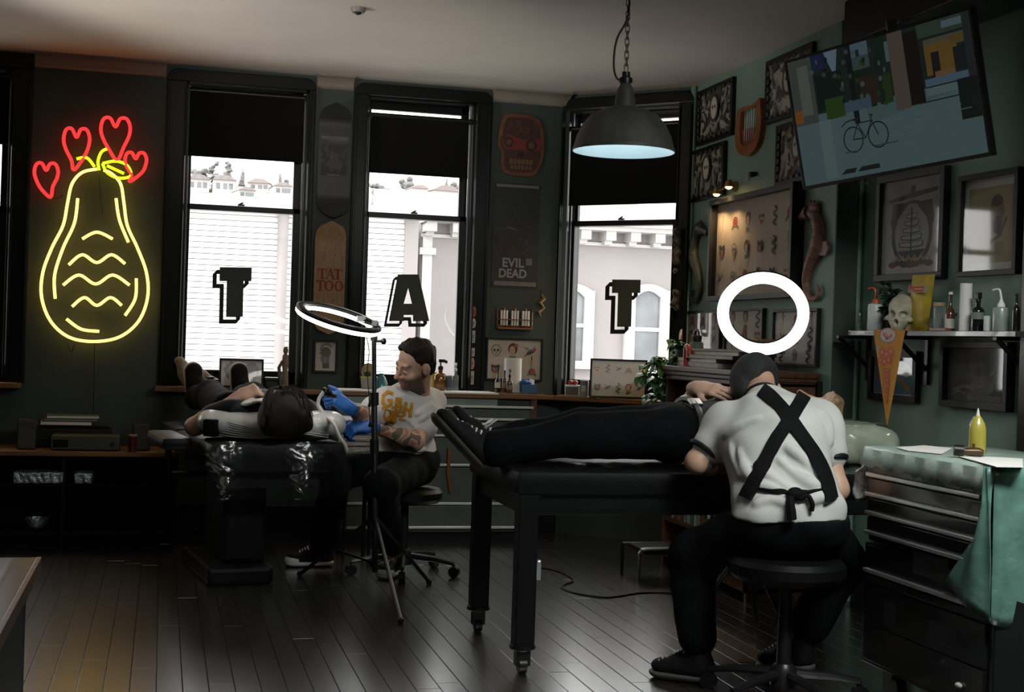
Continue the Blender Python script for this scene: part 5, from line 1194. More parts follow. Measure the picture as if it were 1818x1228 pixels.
rr(.58, .0, .66, .57, (.115, .09, .072)); rr(.66, .03, .735, .56, (.018, .014, .014)); rr(.735, .0, 1, .10, (.045, .07, .05)); rr(.86, .02, 1., .07, (.12, .17, .2)); rr(.76, .12, 1, .16, (.10, .10, .07)); rr(.76, .16, .92, .38, (.17, .10, .028)); rr(.89, .13, 1, .2, (.12, .09, .03)); rr(.79, .22, .83, .40, (.02, .02, .02)); rr(.90, .22, .99, .38, (.02, .022, .024)); rr(.80, .36, .9, .42, (.20, .11, .06)); rr(.745, .40, .99, .455, (.09, .15, .20)); rr(.745, .455, .99, .465, (.02, .03, .03)); rr(.745, .465, .95, .52, (.13, .19, .19)); rr(.90, .45, 1., .74, (.014, .02, .018)); rr(.70, .555, .9, .565, (.02, .03, .03)); rr(.96, .0, 1, .45, (.03, .035, .035))
for i in range(60): q = r.uniform(.9, 1.12); x_, y_ = r.uniform(0, .95), r.uniform(.62, .99); rr(x_, y_, x_ + r.uniform(.02, .1), y_ + .006, tuple(c * q for c in PAV))
for i in range(40): x_, y_ = r.uniform(.14, .56), r.uniform(.02, .5); A.ell(X(x_), Z(y_), .012 * tw * r.uniform(.4, 1.2), .012 * tw, random.choice([(.03, .06, .018), (.05, .07, .06), (.015, .02, .018), (.08, .11, .11)]), 7)
rr(.15, .52, .22, .98, (.14, .20, .20)); K = (.022, .026, .022)
def ring(cx_, cy_, rd, wd_, c):
    A.line([(X(cx_) + rd * math.cos(q), Z(cy_) + rd * math.sin(q)) for q in np.linspace(0, 2 * PI, 25)], wd_, c)
for cx_ in (.335, .475): ring(cx_, .715, .052, .006, K)
bk = lambda *P: A.line([(X(a_), Z(b_)) for a_, b_ in P], .005, K)
bk((.335, .715), (.37, .60), (.45, .60), (.405, .72), (.37, .60)); bk((.475, .715), (.445, .575), (.46, .56), (.44, .555)); bk((.405, .72), (.335, .715)); bk((.365, .60), (.362, .575)); bk((.35, .572), (.378, .572)); bk((.28, .60), (.31, .57), (.38, .56)); rr(.28, .80, .36, .81, (.05, .075, .075)); rr(.45, .79, .58, .80, (.05, .075, .075))
A.poly([(X(.24), Z(.965)), (X(.27), Z(.93)), (X(.335), Z(.93)), (X(.32), Z(.965))], K); A.poly([(X(.335), Z(.965)), (X(.36), Z(.93)), (X(.46), Z(.93)), (X(.46), Z(.965))], K)
p = build('screen', A.m, glow('tv_picture', (1, 1, 1), .35, attr=True), t, colattr=True); p.location = (0, .002, 0)
# ------------------------------------------------------------------ painted letters on the window panes
M_letg = pm('letter_dark_green', (.060, .072, .060), .6); M_lets = pm('letter_black', (.010, .011, .010), .6)
def letter(label, wl, off, strokes, dsh, closed_outline, gap_px):
    """strokes: polygons in photograph pixels of the letter face; dsh: shade offset in pixels"""
    allp = np.array([p for s in strokes for p in s], float); c = allp.mean(0); a, z = wl.at(c[0], c[1], off); t = wl.thing('window_letter', label, 'lettering', a, z, off, 'letters on the windows')
    def L(p): q = wl.at(p[0], p[1], off); return np.array((q[0] - a, q[1] - z))
    face = MB(); shade = MB(); d = np.array(dsh, float)
    for i, s in enumerate(strokes): face.prism([L(p) for p in s], -.0042 + .00002 * i, -.0036)
    for P in closed_outline:
        n = len(P)
        for i in range(n):
            p, q = np.array(P[i], float), np.array(P[(i + 1) % n], float); shade.prism([L(p + d * .38), L(q + d * .38), L(q + d), L(p + d)], -.0018 + .00001 * i, -.0012)
    build('letter_shade', shade, M_lets, t); build('letter_face', face, M_letg, t)
def T_letter(label, wl, x0, y0, x1, y1, xs0, xs1, yb, tilt, gap):
    """face of a block T: bar x0..x1, y0..y1, stem xs0..xs1 down to yb"""
    k = tilt; f = lambda x, y: (x - k * (y - y0), y)
    bar = [f(x0, y0), f(x1, y0 + .6), f(x1, y1), f(x0, y1)]; stem = [f(xs0, y1 - 1), f(xs1, y1 - 1), f(xs1, yb), f(xs0, yb)]
    out = [f(x0, y0), f(x1, y0), f(x1, y1), f(xs1, y1), f(xs1, yb), f(xs0, yb), f(xs0, y1), f(x0, y1)]
    letter(label, wl, -.085, [bar, stem], (-12.5, 12.5), [out], gap)
T_letter('block letter T painted on the pane of the left window', WA, 390, 474, 447, 499, 403, 433, 562, .022, 4.0)
Af = [[(706, 487), (724.5, 487), (724.5, 511), (716.6, 539), (716.6, 559), (716.6, 570), (690, 570)], [(724.5, 487), (743, 487), (762, 570), (733, 570), (733, 559), (731, 539), (724.5, 511)], [(716.6, 539), (731, 539), (733, 559), (716.6, 559)]]
Ao = [[(706, 487), (743, 487), (762, 570), (734, 570), (733, 559), (718, 559), (717, 570), (690, 570)]]
letter('block letter A painted on the pane of the middle window', WA, -.085, Af, (-9, 10), Ao, 4.0)
T_letter('block letter T painted on the pane of the corner window behind the lamp', WC, 1087.5, 496, 1138, 520, 1098.5, 1123.5, 580, .03, 3.4)

# ------------------------------------------------------------------ neon wall sign (a plain pear under four hearts)
M_ny = glow('neon_yellow', (1, .60, .12), 3.8); M_nr = glow('neon_red', (1, .022, .022), 2.7); M_ng = glow('neon_green', (.62, .80, .015), 2.1)
YN = .07; na, nz = WA.at(168, 420, YN); t = WA.thing('neon_sign', 'large glowing neon wall sign in yellow, green and red with four hearts', 'neon sign', na, nz, 0)
def npath(P, n=6, closed=False):
    Q = [WA.at(p[0], p[1], YN) for p in P]; return spline([(q[0] - na, -YN, q[1] - nz) for q in Q], n, closed)
def neon(name, paths, m, r=.0085):
    for P, cl in paths: build(name, MB().path(npath(P, 6, cl), r, 8, closed=cl), m, t, smooth=True)
def heart(cx, cy, w, h, tip):
    P = [(-.0, .30), (-.18, .52), (-.40, .50), (-.50, .26), (-.42, 0), (-.2, -.3), (tip, -.55), (.28, -.22), (.46, .06), (.50, .30), (.38, .50), (.16, .50)]
    return [(cx + p[0] * w, cy - p[1] * h) for p in P], True
neon('heart_tube', [heart(205, 246, 52, 70, .06), heart(136, 264, 46, 68, -.1), heart(82, 319, 42, 56, .18), heart(241, 296, 38, 48, -.28)], M_nr, .0095)
neon('outline_tube', [([(172, 300), (146, 306), (128, 326), (120, 360), (112, 400), (92, 440), (76, 484), (74, 528), (90, 570), (122, 598), (166, 606), (212, 598), (246, 570), (262, 528), (260, 484), (244, 440), (226, 400), (220, 360), (214, 326), (198, 308), (184, 302)], False),
  ([(138, 352), (132, 396), (112, 440), (97, 488), (98, 530)], False), ([(118, 566), (144, 584), (176, 588)], False), ([(222, 560), (240, 530), (242, 494)], False), ([(206, 352), (212, 390), (228, 430)], False),
  ([(122, 470), (146, 452), (172, 466), (198, 452), (222, 468)], False), ([(112, 506), (140, 488), (170, 504), (200, 488), (230, 506)], False), ([(128, 544), (150, 528), (172, 542), (196, 528), (216, 542)], False), ([(146, 424), (172, 412), (200, 424)], False)], M_ny)
neon('leaf_tube', [([(176, 302), (174, 286), (180, 270), (190, 264)], False), ([(182, 290), (206, 286), (226, 294), (232, 312), (210, 316), (190, 306), (182, 290)], False), ([(190, 294), (220, 308)], False), ([(168, 296), (154, 280), (136, 282)], False)], M_ng)
mb = MB()
for p in ((112, 346), (240, 400), (150, 486), (90, 530), (205, 600), (205, 280), (136, 295), (82, 345), (250, 318), (270, 350), (64, 390), (176, 555)):
    q = WA.at(*p, YN); mb.tube((q[0] - na, 0, q[1] - nz), (q[0] - na, -YN + .008, q[1] - nz), .006, .004, 8)
build('tube_support', mb, M_clearb, t)
mb = MB()
for P in ([(82, 347), (100, 352), (112, 346)], [(176, 315), (178, 345), (182, 380)], [(118, 605), (126, 625), (132, 612)], [(168, 606), (167, 660), (166, 738)]): mb.path(npath(P, 5), .0022, 5)
build('cord', mb, M_blackp, t)

# ------------------------------------------------------------------ hanging dome lamp
ZL = 5.4; lc = pz(1107, 270, ZL); Rl = 90.5 * ZL / F
t = thing('pendant_lamp', 'grey dome pendant lamp with a white inside hanging on a chain', 'lamp', lc)
zz = lambda py: float(pz(1107, py, ZL)[2] - lc[2])
M_dome = pm('weathered_grey_enamel', (.075, .075, .066), .55, .1, var=.3, scale=14); M_domein = pm('white_enamel', (.68, .82, .85), .35, coat=.3, var=.03)
out = [(Rl, 0), (Rl * 1.01, .006), (Rl * .985, zz(262)), (Rl * .93, zz(243)), (Rl * .82, zz(222)), (Rl * .66, zz(205)), (Rl * .44, zz(195)), (Rl * .21, zz(190)), (Rl * .195, zz(175)), (Rl * .17, zz(163)), (Rl * .16, zz(160)), (Rl * .11, zz(150)), (Rl * .10, zz(147)), (0, zz(146))]
build('dome', MB().lathe(out, n=56, caps=False), M_dome, t, smooth=True, ang=60)
inn = [(Rl * .995, .001), (Rl * .97, zz(262) - .004), (Rl * .91, zz(245)), (Rl * .8, zz(225)), (Rl * .64, zz(209)), (Rl * .42, zz(199)), (Rl * .2, zz(195)), (0, zz(194))]
build('inner_reflector', MB().lathe(inn, n=56, caps=False), M_domein, t, smooth=True, ang=60)
build('bulb', MB().ball((0, 0, zz(232)), (.028, .028, .045), 14, 10), glow('cool_bulb', (.85, .97, 1), 1.3), t, smooth=True)
light('POINT', 'pendant_bulb_light', lc + np.array((0, 0, zz(252))), 1.5, (.85, .95, 1), shadow_soft_size=.03)
build('socket_cap', MB().lathe([(0, zz(148)), (.026, zz(148)), (.026, zz(139)), (.016, zz(136)), (.016, zz(128)), (0, zz(127))], n=14), M_blackm, t, smooth=True)
ztop = ZC - lc[2]; z_ = zz(128); k = 0; chn = MB(); ll = .030
while z_ < ztop - .01:
    c = np.array((0, 0, z_ + ll * .5)); ax = np.array((1, 0, 0)) if k % 2 else np.array((0, 1, 0)); lx = np.array((0, 1, 0)) if k % 2 else np.array((1, 0, 0))
    P = [c + lx * .0078 * math.cos(q) + UP * (.0095 * math.sin(q) + (.0085 if math.sin(q) > 0 else -.0085)) for q in np.linspace(0, 2 * PI, 13)[:-1]]
    build('chain_link', MB().path(P, .0021, 5, closed=True), M_blackm, t, smooth=True); z_ += ll * .86; k += 1
cp = [pz(p[0], p[1], ZL) - lc for p in ((1106, 141), (1096, 140), (1090, 122), (1091, 90), (1097, 65), (1110, 42), (1116, 22), (1117, 4))]; cp.append(np.array((cp[-1][0], cp[-1][1] + .004, ztop)))
build('flex_cable', MB().path(spline(cp, 6), .0042, 7), M_blackp, t, smooth=True)
build('ceiling_rose', MB().lathe([(.05, ztop - .03), (.05, ztop), (0, ztop)], n=20).lathe([(0, ztop - .035), (.045, ztop - .03)], n=20), M_blackm, t, smooth=True)
q = on_z(636, 14, ZC); t = thing('ceiling_sensor', 'small grey round sensor on the ceiling at the top of the photo', 'sensor', q)
build('base_disc', MB().lathe([(0, -.022), (.03, -.022), (.036, -.012), (.036, 0), (0, 0)], n=20), pm('grey_plastic', (.2, .19, .18), .5), t, smooth=True); build('sensor_dome', MB().ball((0, 0, -.022), (.018, .018, .012), 12, 7), M_blackp, t, smooth=True)

# ------------------------------------------------------------------ things on the window sills
def on_sill(px, pyt, pyb, wpx, y=8.30, z=ZS):
    p = on_y(px, pyb, y); s = F / depth(p); return np.array([p[0], y, z + .0006]), (pyb - pyt) / s, wpx / s
# bone left of the framed heads
b, h, w = on_sill(350, 640, 692, 76, 8.31); t = thing('driftwood', 'knobbly pale bone shaped driftwood on the left window sill', 'driftwood', b)
M_bone = pm('driftwood_grey_tan', (.30, .22, .16), .75, var=.35, scale=25, bump=.3)
S = SDF(.005)
S.add(rcone((-w * .42, 0, h * .84), (-w * .30, .0, h * .5), .030, .034), .03); S.add(rcone((-w * .30, 0, h * .5), (-w * .28, 0, .03), .034, .030), .03); S.add(rcone((-w * .34, 0, h * .68), (w * .1, .01, h * .40), .026, .024), .03); S.add(rcone((w * .1, .01, h * .40), (w * .46, .0, h * .16), .026, .02), .03); S.add(rcone((0, 0, h * .3), (w * .05, 0, .02), .028, .026), .03)
S.wrinkle(.004, 60, 2); S.cut((0, 0, .0005), (0, 0, -1)); sdf_build('branch', S, M_bone, t, world=False)
def art_heads(A, w, h):
    A.rect(-w / 2, -h / 2, w / 2, h / 2, (.50, .46, .38)); r = random.Random(6)
    for x, c in ((-.23, (.055, .045, .04)), (.25, (.13, .10, .085))):
        A.ell(x * w, h * .08, w * .19, h * .34, c, 14)
        for i in range(12): q = r.uniform(0, 6.3); A.ell((x + .18 * math.cos(q)) * w, h * (.1 + .3 * math.sin(q)), w * .035, h * .06, c, 7)
        A.ell((x + .03) * w, -h * .08, w * .09, h * .2, (.25, .17, .12), 12); A.ell((x + .03) * w, -h * .18, w * .03, h * .02, (.2, .06, .05), 6); A.rect((x - .02) * w, -h * .44, (x + .1) * w, -h * .24, (.28, .2, .15)); A.ell((x + .0) * w, -h * .02, w * .02, h * .02, INK, 6); A.ell((x + .07) * w, -h * .02, w * .02, h * .02, INK, 6)
def leaning(name, label, b, h, w, fw, art, lean, rz=0., dep=.016):
    t = thing(name, label, 'picture', b, rz)
    t.matrix_basis = Matrix.Translation(Vector(b)) @ Matrix.Rotation(rz, 4, 'Z') @ Matrix.Rotation(-lean, 4, 'X'); mb = MB()
    for x0, x1, z0, z1 in ((-w / 2, w / 2, h - fw, h), (-w / 2, w / 2, 0, fw), (-w / 2, -w / 2 + fw, fw, h - fw), (w / 2 - fw, w / 2, fw, h - fw)): mb.b2((x0, 0, z0), (x1, dep, z1))
    build('frame', mb, M_frame, t, bevel=.002); A = Art(); art(A, w - 2 * fw, h - 2 * fw); p = build('print', A.m, M_print, t, colattr=True); p.location = (0, dep * .6, h / 2)
    build('backing_board', MB().b2((-w / 2 + fw, dep * .65, fw), (w / 2 - fw, dep, h - fw)), M_black, t); build('glass_pane', MB().b2((-w / 2 + fw * .8, dep * .25, fw * .8), (w / 2 - fw * .8, dep * .32, h - fw * .8)), M_pglass, t); return t
b, h, w = on_sill(428, 640, 692, 78, 8.29); leaning('framed_print', 'framed print of two shaggy heads standing on the left window sill', b, h, w, .012, art_heads, .12)
b, h, w = on_sill(374, 674, 693, 26, 8.25); t = thing('camera_box', 'small black angular box on the left window sill beside the framed heads', 'box', b)
build('box_body', MB().b2((-w / 2, -.03, 0), (w / 2, .03, h * .75)).b2((-w * .25, -.02, h * .7), (w * .2, .02, h)), M_blackp, t, bevel=.004)
b, h, w = on_sill(486, 672, 692, 30, 8.27); t = thing('tin_box', 'low black tin right of the framed heads on the left sill', 'box', b)
build('tin', MB().b2((-w / 2, -.04, 0), (w / 2, .04, h * .7)), M_blackp, t, bevel=.006); build('tin_lid', MB().b2((-w / 2 - .003, -.043, h * .7), (w / 2 + .003, .043, h)), M_blackm, t, bevel=.005)
b, h, w = on_sill(505, 617, 693, 15, 8.22); t = thing('carved_figure', 'tall thin tan carved wooden figure at the right end of the left sill', 'figure', b)
build('figure_body', MB().lathe([(0, 0), (w * .45, 0), (w * .42, h * .3), (w * .3, h * .45), (w * .42, h * .6), (w * .36, h * .78), (w * .2, h * .82), (w * .32, h * .9), (w * .22, h * .98), (0, h)], n=14, sy=.7), pm('tan_carved_wood', (.22, .15, .09), .6, var=.4, scale=30), t, smooth=True)
build('figure_arm', MB().path([(-w * .35, -.01, h * .66), (-w * .75, -.012, h * .5), (-w * .6, -.014, h * .25), (-w * .5, -.01, h * .08)], [.008, .010, .010, .008], 8), pm('grey_wood', (.10, .10, .09), .6), t, smooth=True)
YC = 7.96; ZCB = .885      # cabinet front and its covered top
def on_cab(px, pyt, pyb, wpx, y=8.16): return on_sill(px, pyt, pyb, wpx, y, ZCB + .004)
b, h, w = on_cab(654, 645, 694, 30, 8.15); t = thing('basket', 'small wire basket with a yellow rim and round tan fan on the cabinet top', 'basket', b)
build('bowl', MB().lathe([(0, 0), (w * .42, 0), (w * .5, h * .42), (w * .47, h * .42), (w * .4, .006), (0, .006)], n=22), pm('pale_green_tin', (.32, .34, .28), .4), t, smooth=True); build('rim', MB().torus((0, 0, h * .42), w * .49, .004, n=24, m=6), pm('yellow_rim', (.55, .50, .12), .4), t, smooth=True)
build('round_fan', MB().lathe([(0, -.003), (w * .44, -.003), (w * .44, .003), (0, .003)], (0, .03, h * .62), 24, R=[[1, 0, 0], [0, 0, -1], [0, 1, 0]]), pm('tan_woven_fan', (.40, .29, .14), .7, var=.3, scale=40), t); build('fan_rim', MB().torus((0, .03, h * .62), w * .45, .004, (0, 1, 0), 28, 6), M_blackp, t, smooth=True)
build('fan_blot', MB().ball((-.006, .024, h * .52), (w * .22, .003, h * .1), 10, 6), pm('dark_olive', (.05, .045, .025), .6), t)
b, h, w = on_cab(676, 668, 694, 25, 8.10); t = thing('teal_bowl', 'small teal bowl upturned on the cabinet top behind the stand pole', 'bowl', b)
build('bowl_shell', MB().lathe([(w * .5, 0), (w * .47, h * .4), (w * .3, h * .8), (w * .12, h), (0, h)], n=20), pm('teal_glaze', (.03, .17, .18), .3, coat=.4), t, smooth=True); build('foot_ring', MB().lathe([(w * .16, h * .97), (w * .16, h * 1.08), (w * .12, h * 1.08), (w * .12, h * .97)], n=16), MATS['teal_glaze'], t, smooth=True)
gB = 'bottles on the cabinet top'
b, h, w = on_cab(781, 637, 692, 21); bottle('pump_bottle', 'amber pump bottle on the white covered cabinet right of the seated man', b, h, w, 'round', M_amber, ('pump', .34, M_blackp), gB, rz=1.2)
b, h, w = on_cab(808, 643, 692, 12, 8.18); bottle('pump_bottle', 'clear white pump bottle beside the amber bottle', b, h, w, 'round', M_clearb, ('pump', .3, M_white), gB)
b, h, w = on_cab(797, 664, 692, 10, 8.13); bottle('glass_jar', 'tiny clear jar with a blue label between the two pump bottles', b, h, w, 'jar', M_clearb, None, gB, lab=(.2, .7, pm('blue_label', (.06, .09, .16), .6)))
b, h, w = on_cab(768, 655, 692, 16, 8.22); bottle('yellow_bottle', 'pale yellow bottle just behind the seated man neck', b, h, w, 'wash', pm('pale_yellow_plastic', (.62, .52, .12), .4), ('cap', .12, M_white), gB)
b, h, w = on_cab(909, 642, 702, 31, 8.14); t = thing('paper_towel_roll', 'white paper towel roll behind the small brown bottles', 'paper roll', b)
build('roll', MB().lathe([(.02, 0), (w / 2, 0), (w / 2, h), (.02, h), (.02, h - .02)], n=28), M_paper, t, smooth=True); build('core', MB().lathe([(.0198, .002), (.0198, h - .001), (.017, h - .001), (.017, .002)], n=14), M_cork, t)
b, h, w = on_cab(883, 655, 699, 10, 8.04); bottle('label_bottle', 'black capped bottle with a white label left of the paper towels', b, h, w, 'long', M_darkgl, ('cap', .1, M_blackp), gB, lab=(.2, .45, M_label))
b, h, w = on_cab(895, 660, 699, 8, 8.05); bottle('brown_bottle', 'small brown bottle between two dark bottles in front of the paper towels', b, h, w, 'round', M_brown, ('cap', .2, M_blackp), gB, lab=(.25, .55, pm('tan_label', (.3, .2, .12), .6)))
b, h, w = on_cab(904, 657, 699, 11, 8.02); bottle('pump_bottle', 'dark brown pump bottle in front of the paper towels', b, h, w, 'round', M_brown, ('pump', .36, M_blackp), gB, lab=(.2, .5, pm('grey_label2', (.2, .18, .17), .6)))
b, h, w = on_cab(916, 684, 700, 13, 8.0); bottle('ink_cup', 'short clear cup at the foot of the paper towels', b, h, w, 'jar', M_clearb, None, gB)
b, h, w = on_cab(937, 684, 699, 26, 8.08); t = thing('glove_box', 'blue glove box with a glove and tissue poking out', 'box', b); M_blue = pm('blue_card', (.03, .12, .26), .5)
build('carton', MB().b2((-w / 2, -.04, 0), (w / 2, .04, h)), M_blue, t, bevel=.002)
S = SDF(.004).add(ellip((-.02, 0, h + .01), (.028, .03, .018))).add(ellip((.005, 0, h + .008), (.02, .02, .014)), .01).wrinkle(.003, 90, 3); sdf_build('glove_tuft', S, pm('blue_nitrile', (.035, .13, .42), .35, var=.1), t, world=False)
build('tissue', MB().add([(.0, -.015, h), (.035, -.01, h), (.04, 0, h + .028), (.012, .005, h + .034), (0, .012, h), (.03, .012, h)], [(0, 1, 2, 3), (4, 3, 2, 5)]), M_paper, t)
def on_c(px, pyt, pyb, wpx, off=.07):
    p = on_plane(px, pyb, WC.p0 + WC.n * off, WC.n); s = F / depth(p); p = p.copy(); p[2] = ZS + .0006; return p, (pyb - pyt) / s, wpx / s
b, h, w = on_c(1016, 682, 701, 27, .10); t = thing('white_carton', 'small white carton with red fruit on top on the corner window sill', 'box', b, -PI / 4 + .5)
build('carton', MB().b2((-w / 2, -.035, 0), (w / 2, .035, h)), M_white, t, bevel=.002); build('dark_front', MB().b2((-w * .45, -.0365, .004), (w * .38, -.0355, h * .85)), pm('dark_card', (.10, .085, .06), .6), t)
b2 = b + UP * (h + .0005); M_redf = pm('red_fruit', (.34, .045, .03), .35, coat=.3)
for i, (dx, dy, q) in enumerate(((-.016, 0, .017), (.018, .005, .016), (.002, .018, .015))):
    p = b2 + CR * dx + CF * dy; t = thing('red_fruit', ['left red fruit on the small white carton', 'right red fruit on the small white carton', 'rear red fruit on the small white carton'][i], 'fruit', p, 0, 'red fruit on the carton'); build('flesh', MB().ball((0, 0, q * .92), (q, q, q * .92), 14, 10), M_redf, t, smooth=True); build('stalk', MB().tube((0, 0, q * 1.75), (.003, 0, q * 2.1), .0015), M_leaf, t)
b, h, w = on_c(1037, 673, 701, 14, .09); t = thing('grey_carton', 'small grey carton between the white carton and the leaning flash frame', 'box', b, -PI / 4 + .4)
build('carton', MB().b2((-w / 2, -.03, 0), (w / 2, .03, h)), pm('grey_card', (.25, .235, .22), .6), t, bevel=.002); build('carton_label', MB().b2((-w * .3, -.0312, h * .3), (w * .3, -.0302, h * .7)), M_label, t)
b, h, w = on_c(1097, 632, 704, 103, .13); leaning('flash_picture', 'framed tattoo flash sheet leaning against the corner window', b, h * .97, w * .985, .012, flash(5, 2, 52, .36, (.55, .51, .45)), .10, -PI / 4 + .48)
# stickers on the jamb of the middle window
for i, (y0, y1, c, lab) in enumerate(((543, 562, (.40, .10, .09), 'red round sticker at the top of the strip'), (564, 582, (.55, .53, .5), 'white round sticker second from the top'), (586, 608, (.42, .43, .43), 'grey oblong sticker'), (617, 632, (.5, .45, .45), 'small white pink sticker'), (634, 655, (.55, .30, .2), 'orange pink oval sticker'), (658, 682, (.5, .48, .42), 'cream sticker at the bottom of the strip'))):
    p = on_y(826 - .022 * (y0 - 543), (y0 + y1) / 2, YA - .0362); s = F / depth(p); hh = (y1 - y0) / s / 2; t = thing('sticker', lab + ' on the middle window casing', 'sticker', (WIN[3]['o1'] + .022, p[1], p[2]), 0, 'stickers on the window casing')
    A = Art(); P = [(.014 * math.cos(q), hh * math.sin(q)) for q in np.linspace(0, 2 * PI, 17)[:-1]] if i in (0, 1, 4) else [(-.012, -hh), (.012, -hh), (.013, hh), (-.012, hh)]
    build('sticker_face', MB().prism(P, -.0012, 0, c), M_print, t, colattr=True); A.ell(0, 0, .006, hh * .4, tuple(x * .4 for x in c), 8); A.rect(-.006, -hh * .7, .006, -hh * .5, tuple(x * .5 for x in c)); o = build('sticker_print', A.m, M_print, t, colattr=True); o.location = (0, -.0013, 0)
# dark carved masks hanging at the bay corner
def corner_hang(name, label, pts, dz_=8.25):
    top = pz(pts[0][0], pts[0][1], dz_); t = thing(name, label, 'mask', top); S = SDF(.005); sc = dz_ / F
    for (x, y, r_) in pts[1:]: c = pz(x, y, dz_) - top; S.add(ellip(c, (r_ * sc, .018, r_ * sc * 1.15)), .015)
    S.wrinkle(.004, 60, 5); sdf_build('carving', S, pm('blackened_wood', (.022, .020, .017), .6, var=.3), t, world=False); build('hanging_cord', MB().path([(0, 0, .03), (0, 0, -.03)], .0016, 5), M_blackp, t); return t
corner_hang('carved_mask', 'long dark carved mask hanging at the right edge of the corner window', [(1202, 398), (1202, 414, 7), (1202, 430, 8.5), (1201, 448, 8), (1201, 464, 7.5), (1200, 480, 5)])
corner_hang('carved_mask', 'short dark carved ornament hanging below the long mask', [(1201, 508), (1201, 520, 6.5), (1200, 534, 7.5), (1193, 541, 5), (1202, 546, 6)])
b = WC.w(LC - .03, 0, .10); p = WC.w(LC - .03, WC.at(1203, 600)[1], .045); t = thing('hanging_disc', 'small pale disc with a red mark hanging by the corner window plant', 'ornament', p); build('disc', MB().lathe([(0, -.004), (.016, -.004), (.016, .004), (0, .004)], n=18, R=[[1, 0, 0], [0, 0, -1], [0, 1, 0]], sy=3.4), M_paper, t, smooth=True); build('disc_mark', MB().ball((0, -.005, 0), (.007, .002, .02), 8, 6), pm('faded_red', (.4, .12, .08), .6), t); build('disc_cord', MB().path([(0, 0, .05), (0.004, 0.01, .10), (.03, .03, .105)], .001, 5), M_blackp, t)
# ------------------------------------------------------------------ furniture
def drawer_front(x0, x1, z0, z1, y0, th=.016): return MB().b2((x0, y0 - th, z0), (x1, y0, z1))
# steel cabinet below the middle window
cx0 = on_y(596, 700, YC)[0]; cx1 = on_y(951, 704, YC)[0]; cw = cx1 - cx0
M_cabg = pm('grey_green_steel', (.075, .095, .082), .4, .2); M_cabp = pm('pale_cabinet_front', (.24, .30, .27), .4)
t = thing('tool_cabinet', 'long grey green drawer cabinet with a white covered top below the middle window', 'cabinet', ((cx0 + cx1) / 2, (YC + 8.30) / 2, 0)); hy = (8.30 - YC) / 2
build('carcass', MB().b2((-cw / 2, -hy + .018, .06), (cw / 2, hy - .14, ZCB - .03)), pm('dark_cabinet_steel', (.028, .034, .030), .4), t, bevel=.004)
build('plinth', MB().b2((-cw / 2 + .03, -hy + .05, 0), (cw / 2 - .03, hy - .16, .06)), M_black, t)
wx = on_y(884, 703, YC)[0] - t.location.x
build('worktop', MB().b2((-cw / 2, -hy - .02, ZCB - .03), (cw / 2, hy - .09, ZCB)), M_sill, t, bevel=.004)
build('top_cover', MB().b2((-cw / 2 - .004, -hy - .024, ZCB - .006), (wx, hy - .095, ZCB + .003)), M_paper, t, bevel=.002)
zrow = [on_y(850, y, YC)[2] for y in (707, 725, 747, 777, 829)] + [.22, .08]
for i in range(len(zrow) - 1):
    m = M_cabp if i == 0 else M_cabg; x1 = wx if i == 0 else cw / 2 - .01
    d = build('drawer', drawer_front(-cw / 2 + .01, x1, zrow[i + 1] + .006, zrow[i] - .004, -hy + .018), m, t, bevel=.003)
    build('handle_strip', MB().b2((-cw / 2 + .012, -hy - .010, zrow[i + 1] + .004), (cw / 2 - .012, -hy + .004, zrow[i + 1] + .018)), M_alu, d, bevel=.002)
build('end_post', MB().b2((cw / 2 - .03, -hy - .004, .06), (cw / 2 + .01, -hy + .03, ZCB - .03)), M_wood2, t, bevel=.003)
build('side_strut', MB().path([(on_y(797, 795, YC)[0] - t.location.x, -hy - .012, on_y(797, 795, YC)[2]), (on_y(795, 840, YC)[0] - t.location.x, -hy - .012, on_y(795, 840, YC)[2]), (on_y(800, 862, YC)[0] - t.location.x, -hy - .012, .30)], .011, 8), pm('orange_brown_wood', (.22, .085, .025), .5), t, smooth=True)
# small drawer unit
Yd = 7.28; a0, a1 = on_y(613, 790, Yd)[0], on_y(667, 790, Yd)[0]; zt = on_y(640, 745, Yd)[2]; w = a1 - a0
t = thing('drawer_unit', 'small pale drawer unit between the two blue gloves and the cabinet', 'drawer unit', ((a0 + a1) / 2, Yd + .15, 0)); M_pd = pm('pale_grey_plastic', (.50, .47, .46), .5)
build('carcass', MB().b2((-w / 2, -.14, .46), (w / 2, .15, zt)), M_pd, t, bevel=.004); k = zt
zs2 = [on_y(640, y, Yd)[2] for y in (772, 784, 793, 806)] + [.47]; z_ = zt - .01
for z0 in zs2: d = build('drawer', MB().b2((-w / 2 + .004, -.155, z0 + .004), (w / 2 - .004, -.138, z_)), M_pd, t, bevel=.003); build('pull', MB().b2((-.03, -.160, (z0 + z_) / 2 - .003), (.03, -.153, (z0 + z_) / 2 + .003)), M_white, d); z_ = z0 - .002
for sx in (-1, 1): build('leg', MB().tube((sx * w * .42, -.1, 0), (sx * w * .42, -.1, .47), .012), M_blackm, t); build('leg', MB().tube((sx * w * .42, .1, 0), (sx * w * .42, .1, .47), .012), M_blackm, t)
